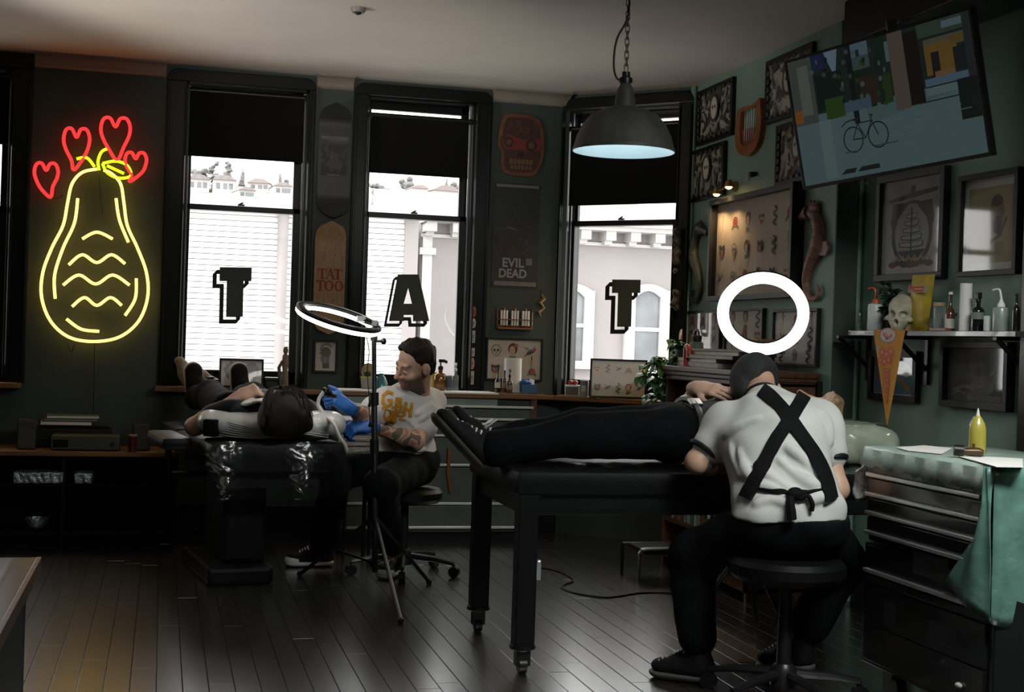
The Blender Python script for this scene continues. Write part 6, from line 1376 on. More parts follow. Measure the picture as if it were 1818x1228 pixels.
# sideboard under the neon sign
Yb = 7.86; sx0, sx1 = -1.75, on_y(318, 800, Yb)[0]; zb = on_y(150, 802, Yb)[2]
t = thing('sideboard', 'low open fronted sideboard with an orange wooden top below the neon sign', 'sideboard', ((sx0 + sx1) / 2, Yb + .2, 0)); w = sx1 - sx0
M_top = wood('orange_sideboard_top', (.19, .085, .026), (.32, .16, .05), .4, 'X', 4)
build('top', MB().b2((-w / 2, -.2, zb - .025), (w / 2, .24, zb)), M_top, t, bevel=.003)
for x in (-w / 2, -w / 6, w / 6, w / 2 - .02): build('upright', MB().b2((x, -.19, 0), (x + .02, .24, zb - .025)), M_black, t)
build('shelf', MB().b2((-w / 2 + .02, -.18, .06), (w / 2 - .02, .24, .08)), M_black, t); build('shelf', MB().b2((-w / 2 + .02, -.18, zb - .19), (w / 2 - .02, .24, zb - .175)), M_black, t); build('back_panel', MB().b2((-w / 2, .225, 0), (w / 2, .24, zb - .02)), M_black, t)
zsh = zb - .175
def on_sb(px, pyt, pyb, wpx, y): p = on_y(px, pyb, y); s = F / depth(p); return np.array([p[0], y, zb + .0006]), (pyb - pyt) / s, wpx / s
M_spk = pm('grey_speaker_cloth', (.055, .058, .050), .8)
for lab, a in (('left grey bookshelf speaker on the sideboard', on_sb(46, 747, 799, 32, 7.96)), ('right grey bookshelf speaker behind the red jar on the sideboard', on_sb(250, 751, 799, 30, 7.96))):
    b, h, w = a; t = thing('speaker', lab, 'speaker', b + (0, .07, 0), 0, 'speakers on the sideboard'); build('cabinet_box', MB().b2((-w / 2, -.06, 0), (w / 2, .08, h)), M_blackp, t, bevel=.004); build('grille', MB().b2((-w / 2 + .004, -.068, .005), (w / 2 - .004, -.058, h - .005)), M_spk, t, bevel=.004)
b, h, w = on_sb(151, 776, 802, 116, 7.92); t = thing('stereo', 'olive grey stereo unit with a dark display on the sideboard', 'stereo', b + (0, .09, 0))
build('case', MB().b2((-w / 2, -.09, .006), (w / 2, .12, h)), pm('olive_grey_metal', (.048, .05, .034), .45), t, bevel=.003); build('display', MB().b2((-w * .47, -.093, h * .25), (-w * .25, -.089, h * .75)), M_darkgl, t)
build('knob', MB().tube((w * .4, -.105, h * .5), (w * .4, -.088, h * .5), .012, n=14), M_blackp, t); build('foot', MB().b2((-w * .45, -.07, 0), (-w * .4, .1, .008)), M_black, t); build('foot', MB().b2((w * .4, -.07, 0), (w * .45, .1, .008)), M_black, t)
b, h, w = on_sb(128, 754, 776, 104, 8.04); zz_ = zb + .0006; t = thing('turntable', 'black turntable behind the stereo with books stacked on it', 'turntable', (b[0], 8.19, zb + .0006)); th0 = on_y(128, 756, 8.1)[2] - zb
build('plinth_box', MB().b2((-w * .75, -.07, 0), (w * .62, .16, th0 * .85)), M_blackp, t, bevel=.005); build('dust_cover', MB().b2((-w * .73, -.06, th0 * .85), (w * .60, .15, th0)), M_darkgl, t, bevel=.004)
zz_ = zb + th0 + .0012
for i, (xa, xb, hh, c, lab) in enumerate(((70, 163, .024, (.22, .11, .06), 'tan paperback lower in the stack on the turntable'), (76, 172, .012, (.07, .04, .03), 'thin dark book in the middle of the stack'), (80, 175, .020, (.10, .10, .05), 'olive book on top of the stack under the neon sign'))):
    x0, x1 = on_y(xa, 750, 8.1)[0], on_y(xb, 750, 8.1)[0]; t = thing('book', lab, 'book', ((x0 + x1) / 2, 8.19, zz_), .03 * i, 'books on the turntable'); w = x1 - x0
    build('page_block', MB().b2((-w / 2 + .004, -.062, .002), (w / 2 - .004, .07, hh - .002)), M_paper if i != 1 else M_label, t); build('cover', MB().b2((-w / 2, -.066, hh - .003), (w / 2, .074, hh)).b2((-w / 2, -.066, 0), (w / 2, .074, .003)).b2((-w / 2, .07, 0), (w / 2, .074, hh)), pm('book_cover%d' % i, c, .5), t); zz_ += hh + .0008
b, h, w = on_sb(235, 770, 801, 15, 7.88); t = thing('candle_jar', 'dark red candle jar with a pale lid in front of the right speaker', 'jar', b); build('jar_glass', bottle_body(MB(), w / 2, h * .9, 'jar'), pm('dark_red_glass', (.10, .012, .010), .15, coat=.5), t, smooth=True); build('lid', MB().lathe([(0, h * .9), (w * .52, h * .9), (w * .52, h), (0, h)], n=18), pm('pinkish_lid', (.35, .18, .14), .5), t, smooth=True)
M_foil = pm('crinkled_silver_foil', (.36, .44, .46), .22, .8, var=.3, scale=60, bump=1.0, bscale=55)
for i, (xa, xb, ya, yb2, lab) in enumerate(((18, 110, 836, 853, 'silver crinkled packet lying on the sideboard inner shelf'), (128, 163, 837, 853, 'small bluish silver packet right of the long one on the inner shelf'))):
    y_ = 7.74; x0, x1 = on_y(xa, 845, y_)[0], on_y(xb, 845, y_)[0]; z1, z0 = on_y(64, ya, y_)[2], on_y(64, yb2, y_)[2]
    t = thing('foil_packet', lab, 'packet', ((x0 + x1) / 2, Yb + .09, zsh + .0006), 0, 'silver packets in the sideboard'); w = x1 - x0; hh = min(z1 - z0, .058) + .012; S = SDF(.004).add(rbox((0, -.02, hh / 2), (w, .16, hh), .012)).wrinkle(.0022, 110, i); sdf_build('packet', S, M_foil, t, world=False)
S = SDF(.004).add(ellip((0, -.0, .05), (.055, .05, .05))).wrinkle(.002, 90, 9); p = on_y(60, 862, 7.72); t = thing('foil_bowl', 'half round silver bowl on the lowest sideboard shelf under the packet', 'bowl', (p[0], Yb + .08, .0806)); S.cut((0, 0, .06), (0, 0, 1)); build('bowl_shell', MB().lathe([(0, 0), (.03, .002), (.06, .03), (.07, .07), (.066, .07), (.056, .032), (.028, .008), (0, .006)], n=24), M_foil, t, smooth=True)
# foreground table at left
p = on_z(70, 990, .75); t = thing('wooden_table', 'glossy amber topped table corner in the left foreground', 'table', (p[0] - .6, p[1] - .9, 0))
build('top', MB().b2((-.6, -.9, .72), (.6, .9, .75)), M_wood3, t, bevel=.004); build('edge_strip', MB().b2((.595, -.9, .725), (.604, .904, .7515)).b2((-.6, .896, .725), (.604, .904, .7505)), M_sill, t, bevel=.001)
build('side_panel', MB().b2((.56, -.88, 0), (.58, .87, .72)), M_black, t); build('end_panel', MB().b2((-.58, .85, 0), (.58, .87, .72)), M_black, t); build('side_panel', MB().b2((-.58, -.88, 0), (-.56, .87, .72)), M_black, t)
# bookcase under the right wall
bx = 2.70; b0 = on_x(1180, 648, bx); zbk = float(b0[2]); yL = float(b0[1]); yR = 6.05
t = thing('bookcase', 'dark brown bookcase with a moulded top under the framed prints', 'bookcase', ((bx + XD) / 2, (yL + yR) / 2, 0)); hx = (XD - bx) / 2 - .012; hl = (yL - yR) / 2
build('top_board', MB().b2((-hx - .03, -hl - .02, zbk - .028), (hx, hl + .02, zbk)), M_wood2, t, bevel=.006); build('top_moulding', MB().b2((-hx - .018, -hl - .01, zbk - .05), (hx, hl + .012, zbk - .028)).b2((-hx - .006, -hl, zbk - .075), (hx, hl + .004, zbk - .05)), M_wood2, t, bevel=.006)
for y_ in (-hl, -.0, hl - .025): build('upright', MB().b2((-hx, y_, 0), (hx - .01, y_ + .025, zbk - .05)), M_wood2, t, bevel=.002)
for z_ in (.04, .24, .62, .84): build('shelf', MB().b2((-hx + .005, -hl, z_), (hx - .01, hl, z_ + .022)), M_wood2, t, bevel=.002)
build('back_panel', MB().b2((hx - .012, -hl, 0), (hx, hl, zbk - .03)), M_black, t)
x0b = t.location.x - hx
for i in range(13):     # records and binders on the low shelf
    c = [(.30, .29, .27), (.035, .04, .045), (.30, .10, .04), (.10, .05, .04), (.16, .24, .22), (.30, .36, .33), (.06, .12, .12), (.34, .38, .35), (.20, .28, .25), (.36, .36, .28), (.24, .27, .2), (.05, .05, .05), (.3, .3, .28)][i]; cn = ['pale', 'black', 'rust orange', 'dark brown', 'grey teal', 'pale mint', 'dark teal', 'light mint', 'sage', 'cream', 'olive', 'charcoal', 'off white'][i]
    yy = yL - .11 - i * .047; hh = [.31, .30, .30, .28, .31, .30, .31, .30, .31, .30, .29, .31, .30][i]; t2 = thing('record_sleeve', cn + ' record sleeve upright on the low bookcase shelf' + (', first from the window' if i == 0 else ''), 'record', (x0b + .17, yy, .2626), 0, 'record sleeves on the bookcase'); build('sleeve', MB().b2((-.15, -.019, 0), (.15, .019, hh)), pm('sleeve_%d' % i, c, .6, var=.2, scale=30), t2, bevel=.002); build('spine_band', MB().b2((-.1515, -.0185, hh * .2), (-.1498, .0185, hh * .3)), M_label if i % 2 else M_blackp, t2)
t2 = thing('paper_stack', 'pale magazines slumped at the foot of the bookcase', 'magazines', (x0b + .15, yL - .35, .0626)); build('magazine', MB().box((0, 0, .02), (.22, .3, .04)), M_label, t2, bevel=.003); build('magazine', MB().box((-.01, -.03, .055), (.22, .28, .028), [[.97, -.24, 0], [.24, .97, 0], [0, 0, 1]]), pm('pink_grey_cover', (.34, .25, .24), .5), t2, bevel=.003); build('magazine', MB().box((.0, .0, .082), (.2, .27, .024)), M_paper, t2, bevel=.003)
t2 = thing('brass_tube', 'thin pale tube leaning in the top compartment of the bookcase', 'tube', (x0b + .06, yL - .34, .8626)); build('tube', MB().tube((0, 0, 0), (.0, .03, .145), .007), M_alu, t2, smooth=True); build('tube_tip', MB().ball((0, .03, .147), .009), M_cork, t2)
def on_bk(px, pyt, pyb, wpx, x=2.84): p = on_x(px, pyb, x); s = F / depth(p); return np.array([x, p[1], zbk + .0006]), (pyb - pyt) / s, wpx / s
b, h, w = on_bk(1236, 569, 634, 25, 2.82); t = thing('green_flask', 'green flask with a black looped lid on the bookcase', 'flask', b); M_fl = pm('sage_flask', (.10, .155, .10), .5)
build('body', MB().lathe([(0, 0), (w * .48, 0), (w * .5, .006), (w * .5, h * .60), (w * .44, h * .66), (w * .3, h * .68), (0, h * .68)], n=24), M_fl, t, smooth=True); build('lid', MB().lathe([(0, h * .67), (w * .34, h * .67), (w * .36, h * .82), (w * .3, h * .85), (0, h * .85)], n=20), M_blackp, t, smooth=True)
build('carry_loop', MB().path(spline([(0, -w * .38, h * .76), (0, -w * .34, h * .92), (0, 0, h * 1.0), (0, w * .34, h * .92), (0, w * .38, h * .76)], 5), .006, 8), M_blackp, t, smooth=True)
b, h, w = on_bk(1220, 615, 651, 18, 2.74); t = thing('red_bookend', 'rounded red bookend at the left end of the books on the bookcase', 'bookend', b, -PI / 2); build('arch', MB().path(spline([(-w * .4, 0, 0), (-w * .42, 0, h * .6), (-w * .25, 0, h * .92), (w * .1, 0, h * .95), (w * .4, 0, h * .75), (w * .42, 0, h * .5)], 5), .017, 10), pm('red_lacquer', (.42, .06, .05), .35, coat=.3), t, smooth=True); build('base_plate', MB().b2((-w * .6, -.03, 0), (w * .5, .03, .005)), MATS['red_lacquer'], t)
zz_ = zbk + .0006
for i, (xa, xb, hh, c, cn) in enumerate(((1228, 1310, .026, (.36, .33, .29), 'grey white book at the bottom left of the stack on the bookcase'), (1226, 1300, .020, (.5, .46, .42), 'pale book second in the stack on the bookcase'), (1246, 1330, .018, (.30, .28, .24), 'grey book third in the stack on the bookcase'), (1242, 1345, .020, (.34, .30, .26), 'wide tan book near the top of the stack'), (1258, 1360, .012, (.09, .085, .075), 'dark thin book topmost of the stack on the bookcase'))):
    x_ = 2.84; y1, y0 = on_x(xa, 640, x_)[1], on_x(xb, 640, x_)[1]; w = y1 - y0; t = thing('book', cn, 'book', (x_ + .0 + .01 * (i % 2), (y0 + y1) / 2, zz_), -PI / 2 + .03 * (i % 3 - 1), 'books on the bookcase')
    build('page_block', MB().b2((-w / 2 + .004, -.098, .003), (w / 2 - .004, .098, hh - .003)), M_paper if i % 2 else M_label, t); build('cover', MB().b2((-w / 2, -.1, hh - .003), (w / 2, .1, hh)).b2((-w / 2, -.1, 0), (w / 2, .1, .003)).b2((w / 2 - .004, -.1, 0), (w / 2, .1, hh)), pm('stack_cover%d' % i, c, .55), t); zz_ += hh + .0008
b, h, w = on_bk(1349, 599, 609, 56, 2.84); b[2] = zz_ + .0006; t = thing('fringed_box', 'long brown fringed case on top of the books seen inside the lit ring', 'case', b, -PI / 2); build('case_body', MB().b2((-w / 2, -.05, 0), (w / 2, .05, max(.03, on_x(1349, 600, 2.79)[2] - b[2] - .004))), pm('brown_leather', (.13, .07, .035), .6, var=.3, scale=40), t, bevel=.008); build('brass_end', MB().ball((-w / 2, -.03, .04), .013), M_brass, t, smooth=True)
# trailing plant at the corner window
rt = np.array([2.80, yL - .05, zbk + .0006]); t = thing('trailing_plant', 'trailing green plant with heart shaped leaves by the corner window', 'plant', rt); rnd = random.Random(5)
build('pot', MB().lathe([(0, 0), (.045, 0), (.058, .085), (.052, .085), (.048, .075), (0, .075)], n=20), pm('dark_glazed_pot', (.02, .03, .025), .3, coat=.4), t, smooth=True)
mb = MB(); pts = []
vines = [[(1206, 640), (1199, 620), (1192, 602)], [(1206, 640), (1200, 610), (1196, 640), (1190, 660)], [(1204, 640), (1188, 660), (1170, 690), (1150, 706)], [(1204, 640), (1180, 648), (1160, 640), (1142, 650)], [(1202, 642), (1180, 670), (1188, 700)], [(1204, 642), (1172, 668), (1150, 676)], [(1204, 642), (1175, 640), (1165, 632)], [(1200, 642), (1178, 690), (1165, 708)], [(1202, 642), (1165, 655), (1140, 668)], [(1203, 642), (1185, 640), (1172, 655), (1160, 690)]]
for v in vines:
    P = spline([rt + UP * .08] + [pz(x_ , y_, 7.72 + .03 * rnd.uniform(-1, 1)) for x_, y_ in v[1:]], 5); mb.path(P, .0022, 5)
    for q in P[2:]:
        for _ in range(1 if rnd.random() < .5 else 2): pts.append((q + np.array((rnd.uniform(-.01, .01), rnd.uniform(-.02, .01), rnd.uniform(-.01, .01))), -CF * rnd.uniform(.2, .9) + CR * rnd.uniform(-1, .8) + UP * rnd.uniform(-.9, .3)))
build('vines', mb, M_leaf, t, world=True, smooth=True); leaves(t, pts, .062, .046, M_leafl, rnd=rnd)

# red tool chest on the right with green film over it
xf, yfar, ynear, zt = 2.395, 4.365, 3.60, .87
t = thing('tool_chest', 'black two part tool chest with pale drawer handles at the right', 'tool chest', (xf + .25, (yfar + ynear) / 2, 0), -PI / 2)
HL = (yfar - ynear) / 2                      # local x to the right as seen, local y into the chest
def zfront(px, py): return on_x(px, py, xf)[2]
hz = [zfront(1553, 842), zfront(1552, 877), zfront(1551, 910), zfront(1551, 945), zfront(1549, 1012)]
M_chest = pm('black_chest_enamel', (.010, .012, .012), .28, coat=.3)
zm = hz[3] - .035
build('upper_case', MB().b2((-HL, -.25 + .016, zm), (HL, .26, zt - .006)), M_chest, t, bevel=.006); build('lower_case', MB().b2((-HL - .01, -.25 + .01, .12), (HL + .01, .27, zm - .006)), M_chest, t, bevel=.006)
zs3 = [zt - .035] + hz + [.42, .28, .15]
for i in range(8):
    if i == 4: z1_, z0_ = zm - .012, hz[4] - .012
    elif i == 3: z1_, z0_ = zs3[3] - .016, zs3[4] - .012
    else: z1_, z0_ = zs3[i] - .016, zs3[i + 1] - .012
    d = build('drawer', MB().b2((-HL + .02, -.252, z0_), (HL - .02, -.236, z1_)), M_chest, t, bevel=.003)
    if i < 5: build('handle', MB().b2((-HL + .03, -.270, zs3[i + 1] - .007), (HL - .045, -.250, zs3[i + 1] + .006)), M_alu, d, bevel=.003)
for sx in (-1, 1):
    for sy in (-.16, .2): c = build('caster', MB().path([(sx * (HL - .08), sy - .018, .05), (sx * (HL - .08), sy + .018, .05)], .05, 18).b2((sx * (HL - .08) - .03, sy - .028, .08), (sx * (HL - .08) + .03, sy + .028, .125)), M_blackp, t)
Rr_ = random.Random(3)
A = Art()
def chest_sticker(xa, xb, ya, yb2, col):
    y0, y1 = on_x(xa, (ya + yb2) / 2, xf)[1], on_x(xb, (ya + yb2) / 2, xf)[1]; z1, z0 = zfront((xa + xb) / 2, ya), zfront((xa + xb) / 2, yb2); l = lambda y_: t.location.y - y_
    A = Art(); A.rect(l(y0), z0, l(y1), z1, col); A.ell((l(y0) + l(y1)) / 2, (z0 + z1) / 2, abs(y0 - y1) * .25, (z1 - z0) * .3, tuple(c_ * .55 for c_ in col)); A.line([(l(y0) + .01, z0 + .008), (l(y1) - .01, z0 + .010)], .004, tuple(c_ * 1.5 for c_ in col)); p = build('sticker', A.m, M_print, t, colattr=True); p.location = (0, -.2528, 0)
chest_sticker(1622, 1685, 985, 1028, (.022, .026, .024)); chest_sticker(1570, 1592, 1068, 1112, (.020, .026, .026)); chest_sticker(1650, 1750, 1118, 1160, (.022, .026, .028)); chest_sticker(1705, 1724, 1032, 1050, (.022, .03, .032))
# film and towels on the chest
M_cover = pm('mint_film_towel', (.36, .46, .40), .35, var=.15, scale=10, bump=.4, bscale=25)
tt = thing('plastic_cover', 'pale green plastic film draped over the tool chest top', 'cover', (xf + .25, (yfar + ynear) / 2, zt), -PI / 2)
mb = MB(); n = 40; V = []
for i in range(n + 1):
    x_ = -HL - .008 + (2 * HL + .022) * i / n; dz_ = -.060 - .014 * (i / n) + .006 * math.sin(i * 1.3) + .004 * math.sin(i * 3.1); sh = -.264 - .004 * math.sin(i * .9)
    V += [(x_, .25, .004), (x_, .0, .005), (x_, -.25, .0045), (x_, -.262, -.004), (x_, sh - .004, dz_ * .5), (x_, sh - .008, dz_)]
Fs = [(i * 6 + j, (i + 1) * 6 + j, (i + 1) * 6 + j + 1, i * 6 + j + 1) for i in range(n) for j in range(5)]
mb.add(V, Fs); o = build('film_front', mb, M_cover, tt, smooth=True); sm = o.modifiers.new('thickness', 'SOLIDIFY'); sm.thickness = .002
mb = MB(); V = []; n = 16; m_ = 14                     # the long hanging corner at the near end
for i in range(n + 1):
    for j in range(m_ + 1):
        u_, v_ = i / n, j / m_; y_ = -.262 + .50 * u_; z_ = .005 - v_ * (.46 + .02 * math.sin(u_ * 9)); V.append((HL + .016 + .008 * math.sin(u_ * 14 + v_ * 2) * v_, y_, z_))
Fs = [(i * (m_ + 1) + j, (i + 1) * (m_ + 1) + j, (i + 1) * (m_ + 1) + j + 1, i * (m_ + 1) + j + 1) for i in range(n) for j in range(m_)]; mb.add(V, Fs)
V = []                                              # triangular flap over the drawers
for i in range(n + 1):
    for j in range(m_ + 1):
        u_, v_ = i / n, j / m_; wv = .03 + .20 * max(0, (v_ - .28) / .72) ** 1.3; V.append((HL + .016 - wv * u_, -.264 - .022 * math.sin(u_ * 3) - .006 * math.sin(u_ * 9 + v_ * 5), .005 - v_ * (.46 - .085 * u_)))
mb.add(V, [(i * (m_ + 1) + j, i * (m_ + 1) + j + 1, (i + 1) * (m_ + 1) + j + 1, (i + 1) * (m_ + 1) + j) for i in range(n) for j in range(m_)])
o = build('hanging_corner', mb, M_cellgreen, tt, smooth=True); sm = o.modifiers.new('thickness', 'SOLIDIFY'); sm.thickness = .0015
def on_chest(px, py): p = on_z(px, py, zt + .008); return p
for lab, pts_, zz_ in (('white paper towel lying flat at the near end of the tool chest', [(1700, 810), (1765, 812), (1816, 815), (1816, 830), (1768, 829)], .0085), ('white paper towel lying along the back of the tool chest', [(1592, 795), (1640, 791), (1690, 796), (1672, 806), (1610, 800)], .0075)):
    P = [on_z(x_, y_, zt + zz_) for x_, y_ in pts_]; c = sum(P) / len(P); t2 = thing('paper_sheet', lab, 'paper', c, 0, 'paper sheets on the tool chest'); V = [q - c for q in P]; n_ = len(V); mb = MB().add([v + UP * .002 for v in V] + [v for v in V], [tuple(range(n_ - 1, -1, -1)), tuple(range(n_, 2 * n_))] + [(i, (i + 1) % n_, (i + 1) % n_ + n_, i + n_) for i in range(n_)]); build('sheet', mb, M_paper, t2)
p = on_z(1734, 806, zt + .011); s = F / depth(p); t2 = thing('squeeze_bottle', 'yellow squeeze bottle with a white nozzle wrapped in clear film on the tool chest', 'bottle', p); w, h = 31 / s, 82 / s
build('body', MB().lathe([(0, 0), (w * .46, 0), (w * .5, .006), (w * .5, h * .52), (w * .42, h * .66), (w * .2, h * .8), (w * .1, h * .84), (0, h * .84)], n=24), pm('cloudy_yellow_plastic', (.52, .42, .07), .3, coat=.4, var=.12), t2, smooth=True); build('nozzle', MB().lathe([(w * .12, h * .82), (w * .08, h * .9), (w * .03, h), (0, h)], n=12), M_white, t2, smooth=True)
build('film_wrap', MB().lathe([(w * .515, .004), (w * .53, h * .25), (w * .515, h * .53), (w * .44, h * .68), (w * .22, h * .82)], n=24, caps=False), M_wrap, t2, smooth=True)
p = on_z(1693, 809, zt + .010); t2 = thing('tattoo_machine', 'black tattoo machine lying on the tool chest beside the yellow bottle', 'machine', p); d = nrm(CR * .97 - CF * .2)
build('grip', MB().path([-d * .0 + UP * .019, d * .03 + UP * .018], .018, 14), M_blackp, t2, smooth=True); build('motor_body', MB().path([d * .03 + UP * .016, d * .075 + UP * .016, d * .09 + UP * .014], [.011, .014, .009], 12), pm('dark_brass', (.08, .055, .03), .4, .6), t2, smooth=True); build('binding_post', MB().tube(d * .06 + UP * .028, d * .06 + UP * .042, .004), M_brass, t2)
# bag taped to the far end of the chest
p = pz(1534, 852, 4.86); t2 = thing('plastic_bag', 'crinkled clear plastic bag hanging at the far corner of the tool chest', 'bag', p + UP * .04); S = SDF(.004).add(ellip((.015, .03, -.05), (.030, .04, .055))).add(ellip((-.0, .02, -.09), (.025, .03, .03)), .02).add(rcone((.03, .02, .0), (.02, .03, -.03), .012, .02), .02).wrinkle(.006, 95, 4); sdf_build('bag_film', S, pm('crinkled_film', (.40, .44, .44), .15, var=.3, scale=40, bump=1., bscale=60, coat=.5), t2, world=False)
build('tape', MB().b2((.02, .0, -.01), (.055, .06, .012)), M_white, t2)
p = on_x(1706, 1216, xf); build('latch', MB().ball((t.location.y - p[1], -.258, p[2]), (.016, .010, .009), 14, 8), M_white, t, smooth=True)
# ------------------------------------------------------------------ treatment tables, stands, stools
p1, p2 = on_z(920, 1195, 0), on_z(853, 1120, 0); tx0 = float((p1[0] + p2[0]) / 2) - .05; ty0, ty1 = float(p1[1]) - .05, float(p2[1]) + .05; tx1 = tx0 + 1.62; ZT2 = .735
t = thing('massage_table', 'long black massage table wrapped in clear plastic on square black posts', 'massage table', ((tx0 + tx1) / 2, (ty0 + ty1) / 2, 0)); hx, hy = (tx1 - tx0) / 2, (ty1 - ty0) / 2
build('mattress', MB().b2((-hx, -hy, ZT2 - .085), (hx, hy, ZT2)), M_vinyl, t, bevel=.022, smooth=True); build('apron_frame', MB().b2((-hx + .03, -hy + .03, ZT2 - .16), (hx - .03, hy - .03, ZT2 - .08)), M_black, t, bevel=.004)
n, mN = 60, 8; V = []                     # loose film over the near edge
rw = np.random.RandomState(4)
for i in range(n + 1):
    for j in range(mN + 1):
        x_ = -hx - .003 + (2 * hx + .006) * i / n; v_ = j / mN; wv = .005 * math.sin(i * .9 + j) + .004 * math.sin(i * 2.3 + j * 1.7) + rw.uniform(-.0025, .0025)
        if v_ < .5: V.append((x_, -hy + .30 - .62 * v_ , ZT2 + .004 + abs(wv)))
        else: V.append((x_, -hy - .008 - abs(wv), ZT2 + .002 - (v_ - .5) * .26))
Fs = [(i * (mN + 1) + j, (i + 1) * (mN + 1) + j, (i + 1) * (mN + 1) + j + 1, i * (mN + 1) + j + 1) for i in range(n) for j in range(mN)]
build('plastic_wrap', MB().add(V, Fs), M_wrap, t, smooth=True)
def leg(sx, sy):
    l = build('leg', MB().b2((sx * (hx - .05) - .036, sy * (hy - .05) - .036, .10), (sx * (hx - .05) + .036, sy * (hy - .05) + .036, ZT2 - .085)), M_black, t, bevel=.004)
    c = MB().lathe([(.022, .085), (.048, .092), (.048, .104), (0, .104)], (sx * (hx - .05), sy * (hy - .05), 0), 16).b2((sx * (hx - .05) - .026, sy * (hy - .05) - .02, .03), (sx * (hx - .05) + .026, sy * (hy - .05) + .02, .088))
    c.path([(sx * (hx - .05) - .014, sy * (hy - .05), .0305), (sx * (hx - .05) + .014, sy * (hy - .05), .0305)], .030, 18); build('caster', c, M_blackp, l, smooth=True)
    build('chrome_ring', MB().torus((sx * (hx - .05), sy * (hy - .05), .088), .026, .005, n=20, m=6), M_chrome, l, smooth=True)
    return l
for sx in (-1, 1):
    for sy in (-1, 1): leg(sx, sy)
build('adjusting_knob', MB().b2((-hx + .085, -hy + .03, .34), (-hx + .105, -hy + .07, .40)).ball((-hx + .10, -hy + .05, .405), (.012, .012, .008), 10, 6), M_alu, t)
# head cushion in green film
p = pz(1508, 782, 5.72); t2 = thing('head_cushion', 'pale head cushion wrapped in greenish clear film behind the man in the apron', 'cushion', (p[0], p[1], ZT2 + .001)); S = SDF(.006).add(rbox((0, 0, .085), (.28, .40, .17), .075)).wrinkle(.004, 40, 3); S.cut((0, 0, .001), (0, 0, -1)); sdf_build('cushion_pad', S, pm('greenish_cushion', (.42, .47, .36), .5, var=.2, scale=9), t2, world=False)
S2 = SDF(.007).add(rbox((0, 0, .087), (.288, .408, .176), .078)).wrinkle(.007, 55, 6); S2.cut((0, 0, .002), (0, 0, -1)); sdf_build('film_wrap', S2, M_wrap, t2, world=False)
# tattoo chair of the first client
def C1(px, py, Z): return pz(px, py, Z)
bz = .70; hd = C1(490, 800, 6.40); ft = C1(385, 760, 7.75); ax1 = nrm(np.array([ft[0] - hd[0], ft[1] - hd[1], 0])); sd1 = np.array([ax1[1], -ax1[0], 0]); rz1 = math.atan2(ax1[1], ax1[0]) - PI / 2
o1 = np.array([hd[0], hd[1], 0]) - ax1 * .08
t = thing('tattoo_chair', 'black reclined tattoo chair wrapped in plastic on a dark pedestal', 'chair', o1, rz1)     # local y runs from the head to the feet
L1 = 1.62
mbx = lambda lo, hi, b=.03: None
build('back_cushion', MB().b2((-.32, 0, bz - .14), (.32, .62, bz)), M_vinyl, t, bevel=.035, smooth=True); build('seat_cushion', MB().b2((-.32, .64, bz - .14), (.32, 1.08, bz - .02)), M_vinyl, t, bevel=.035, smooth=True)
for s in (-1, 1): build('leg_cushion', MB().b2((s * .17 - .135, 1.10, bz - .12), (s * .17 + .135, L1, bz - .01)), M_vinyl, t, bevel=.03, smooth=True)
build('under_frame', MB().b2((-.22, .1, bz - .22), (.22, 1.3, bz - .13)), M_black, t, bevel=.01); build('pedestal', MB().b2((-.16, .45, .08), (.05, .95, bz - .2)), M_black, t, bevel=.02); build('base_plate', MB().b2((-.26, .3, 0), (.06, 1.05, .08)), M_black, t, bevel=.02)
for s in (-1,):
    build('armrest', MB().b2((s * .42 - .07, .28, bz - .06), (s * .42 + .07, .80, bz + .0)), M_vinyl, t, bevel=.025, smooth=True); build('armrest_post', MB().path([(s * .42, .55, bz - .06), (s * .40, .58, bz - .2), (s * .2, .6, bz - .2)], .018, 8), M_blackm, t)
def film(w0, w1, seed, y0):
    rw = np.random.RandomState(seed); V = []; n = 34; m = 7
    for i in range(n + 1):
        for j in range(m + 1):
            x_ = w0 + (w1 - w0) * i / n; v_ = j / m; q = .006 * math.sin(i * 1.1 + j) + rw.uniform(-.004, .004); V.append((x_, y0 - .010 - abs(q) - .03 * v_ * (math.sin(i * .35) + 1), bz + .006 - v_ * .26))
    return MB().add(V, [(i * (m + 1) + j, i * (m + 1) + j + 1, (i + 1) * (m + 1) + j + 1, (i + 1) * (m + 1) + j) for i in range(n) for j in range(m)])
build('plastic_wrap', film(-.34, .34, 2, 0.), M_wrap, t, smooth=True)
# pillow in clear film
pc = C1(486, 765, 6.46); t = thing('pillow', 'white pillow in a clear plastic sleeve sagging under the dark haired head', 'pillow', np.array([pc[0], pc[1], bz + .001]) + ax1 * .04, math.atan2(-CR[1], -CR[0]) + PI); hwP = 118 * 6.4 / F; hP = 50 * 6.4 / F
V0 = SDF(.006); 
for i in range(9):
    x_ = hwP * (-.92 + 1.84 * i / 8); sg = .022 * (1 - (x_ / hwP) ** 2); V0.add(ellip((x_, 0, hP * .56 - sg * .9 + .008), (.062, .15, hP * (.50 if abs(x_) > .6 * hwP else .46))), .05)
V0.wrinkle(.0042, 30, 12); V0.cut((0, 0, .001), (0, 0, -1)); sdf_build('pillow_sleeve', V0, pm('white_translucent_film', (.66, .68, .66), .3, var=.12, scale=7, coat=.3, bump=.3, bscale=22), t, world=False)
mb = MB()
for k in range(7):
    z0 = hP * (.78 - .1 * k); P = [(-hwP * (.85 - .02 * k), -.12, z0), (-hwP * .4, -.158, z0 * .72), (0, -.165, z0 * .55 + .004), (hwP * .5, -.158, z0 * .72 + .004 * k), (hwP * .92, -.12, z0 * .9 + .004)]; mb.path(spline(P, 6), [.001] + [.0035] * 23 + [.001] if False else .003, 6)
build('film_folds', mb, MATS['white_translucent_film'], t, smooth=True)
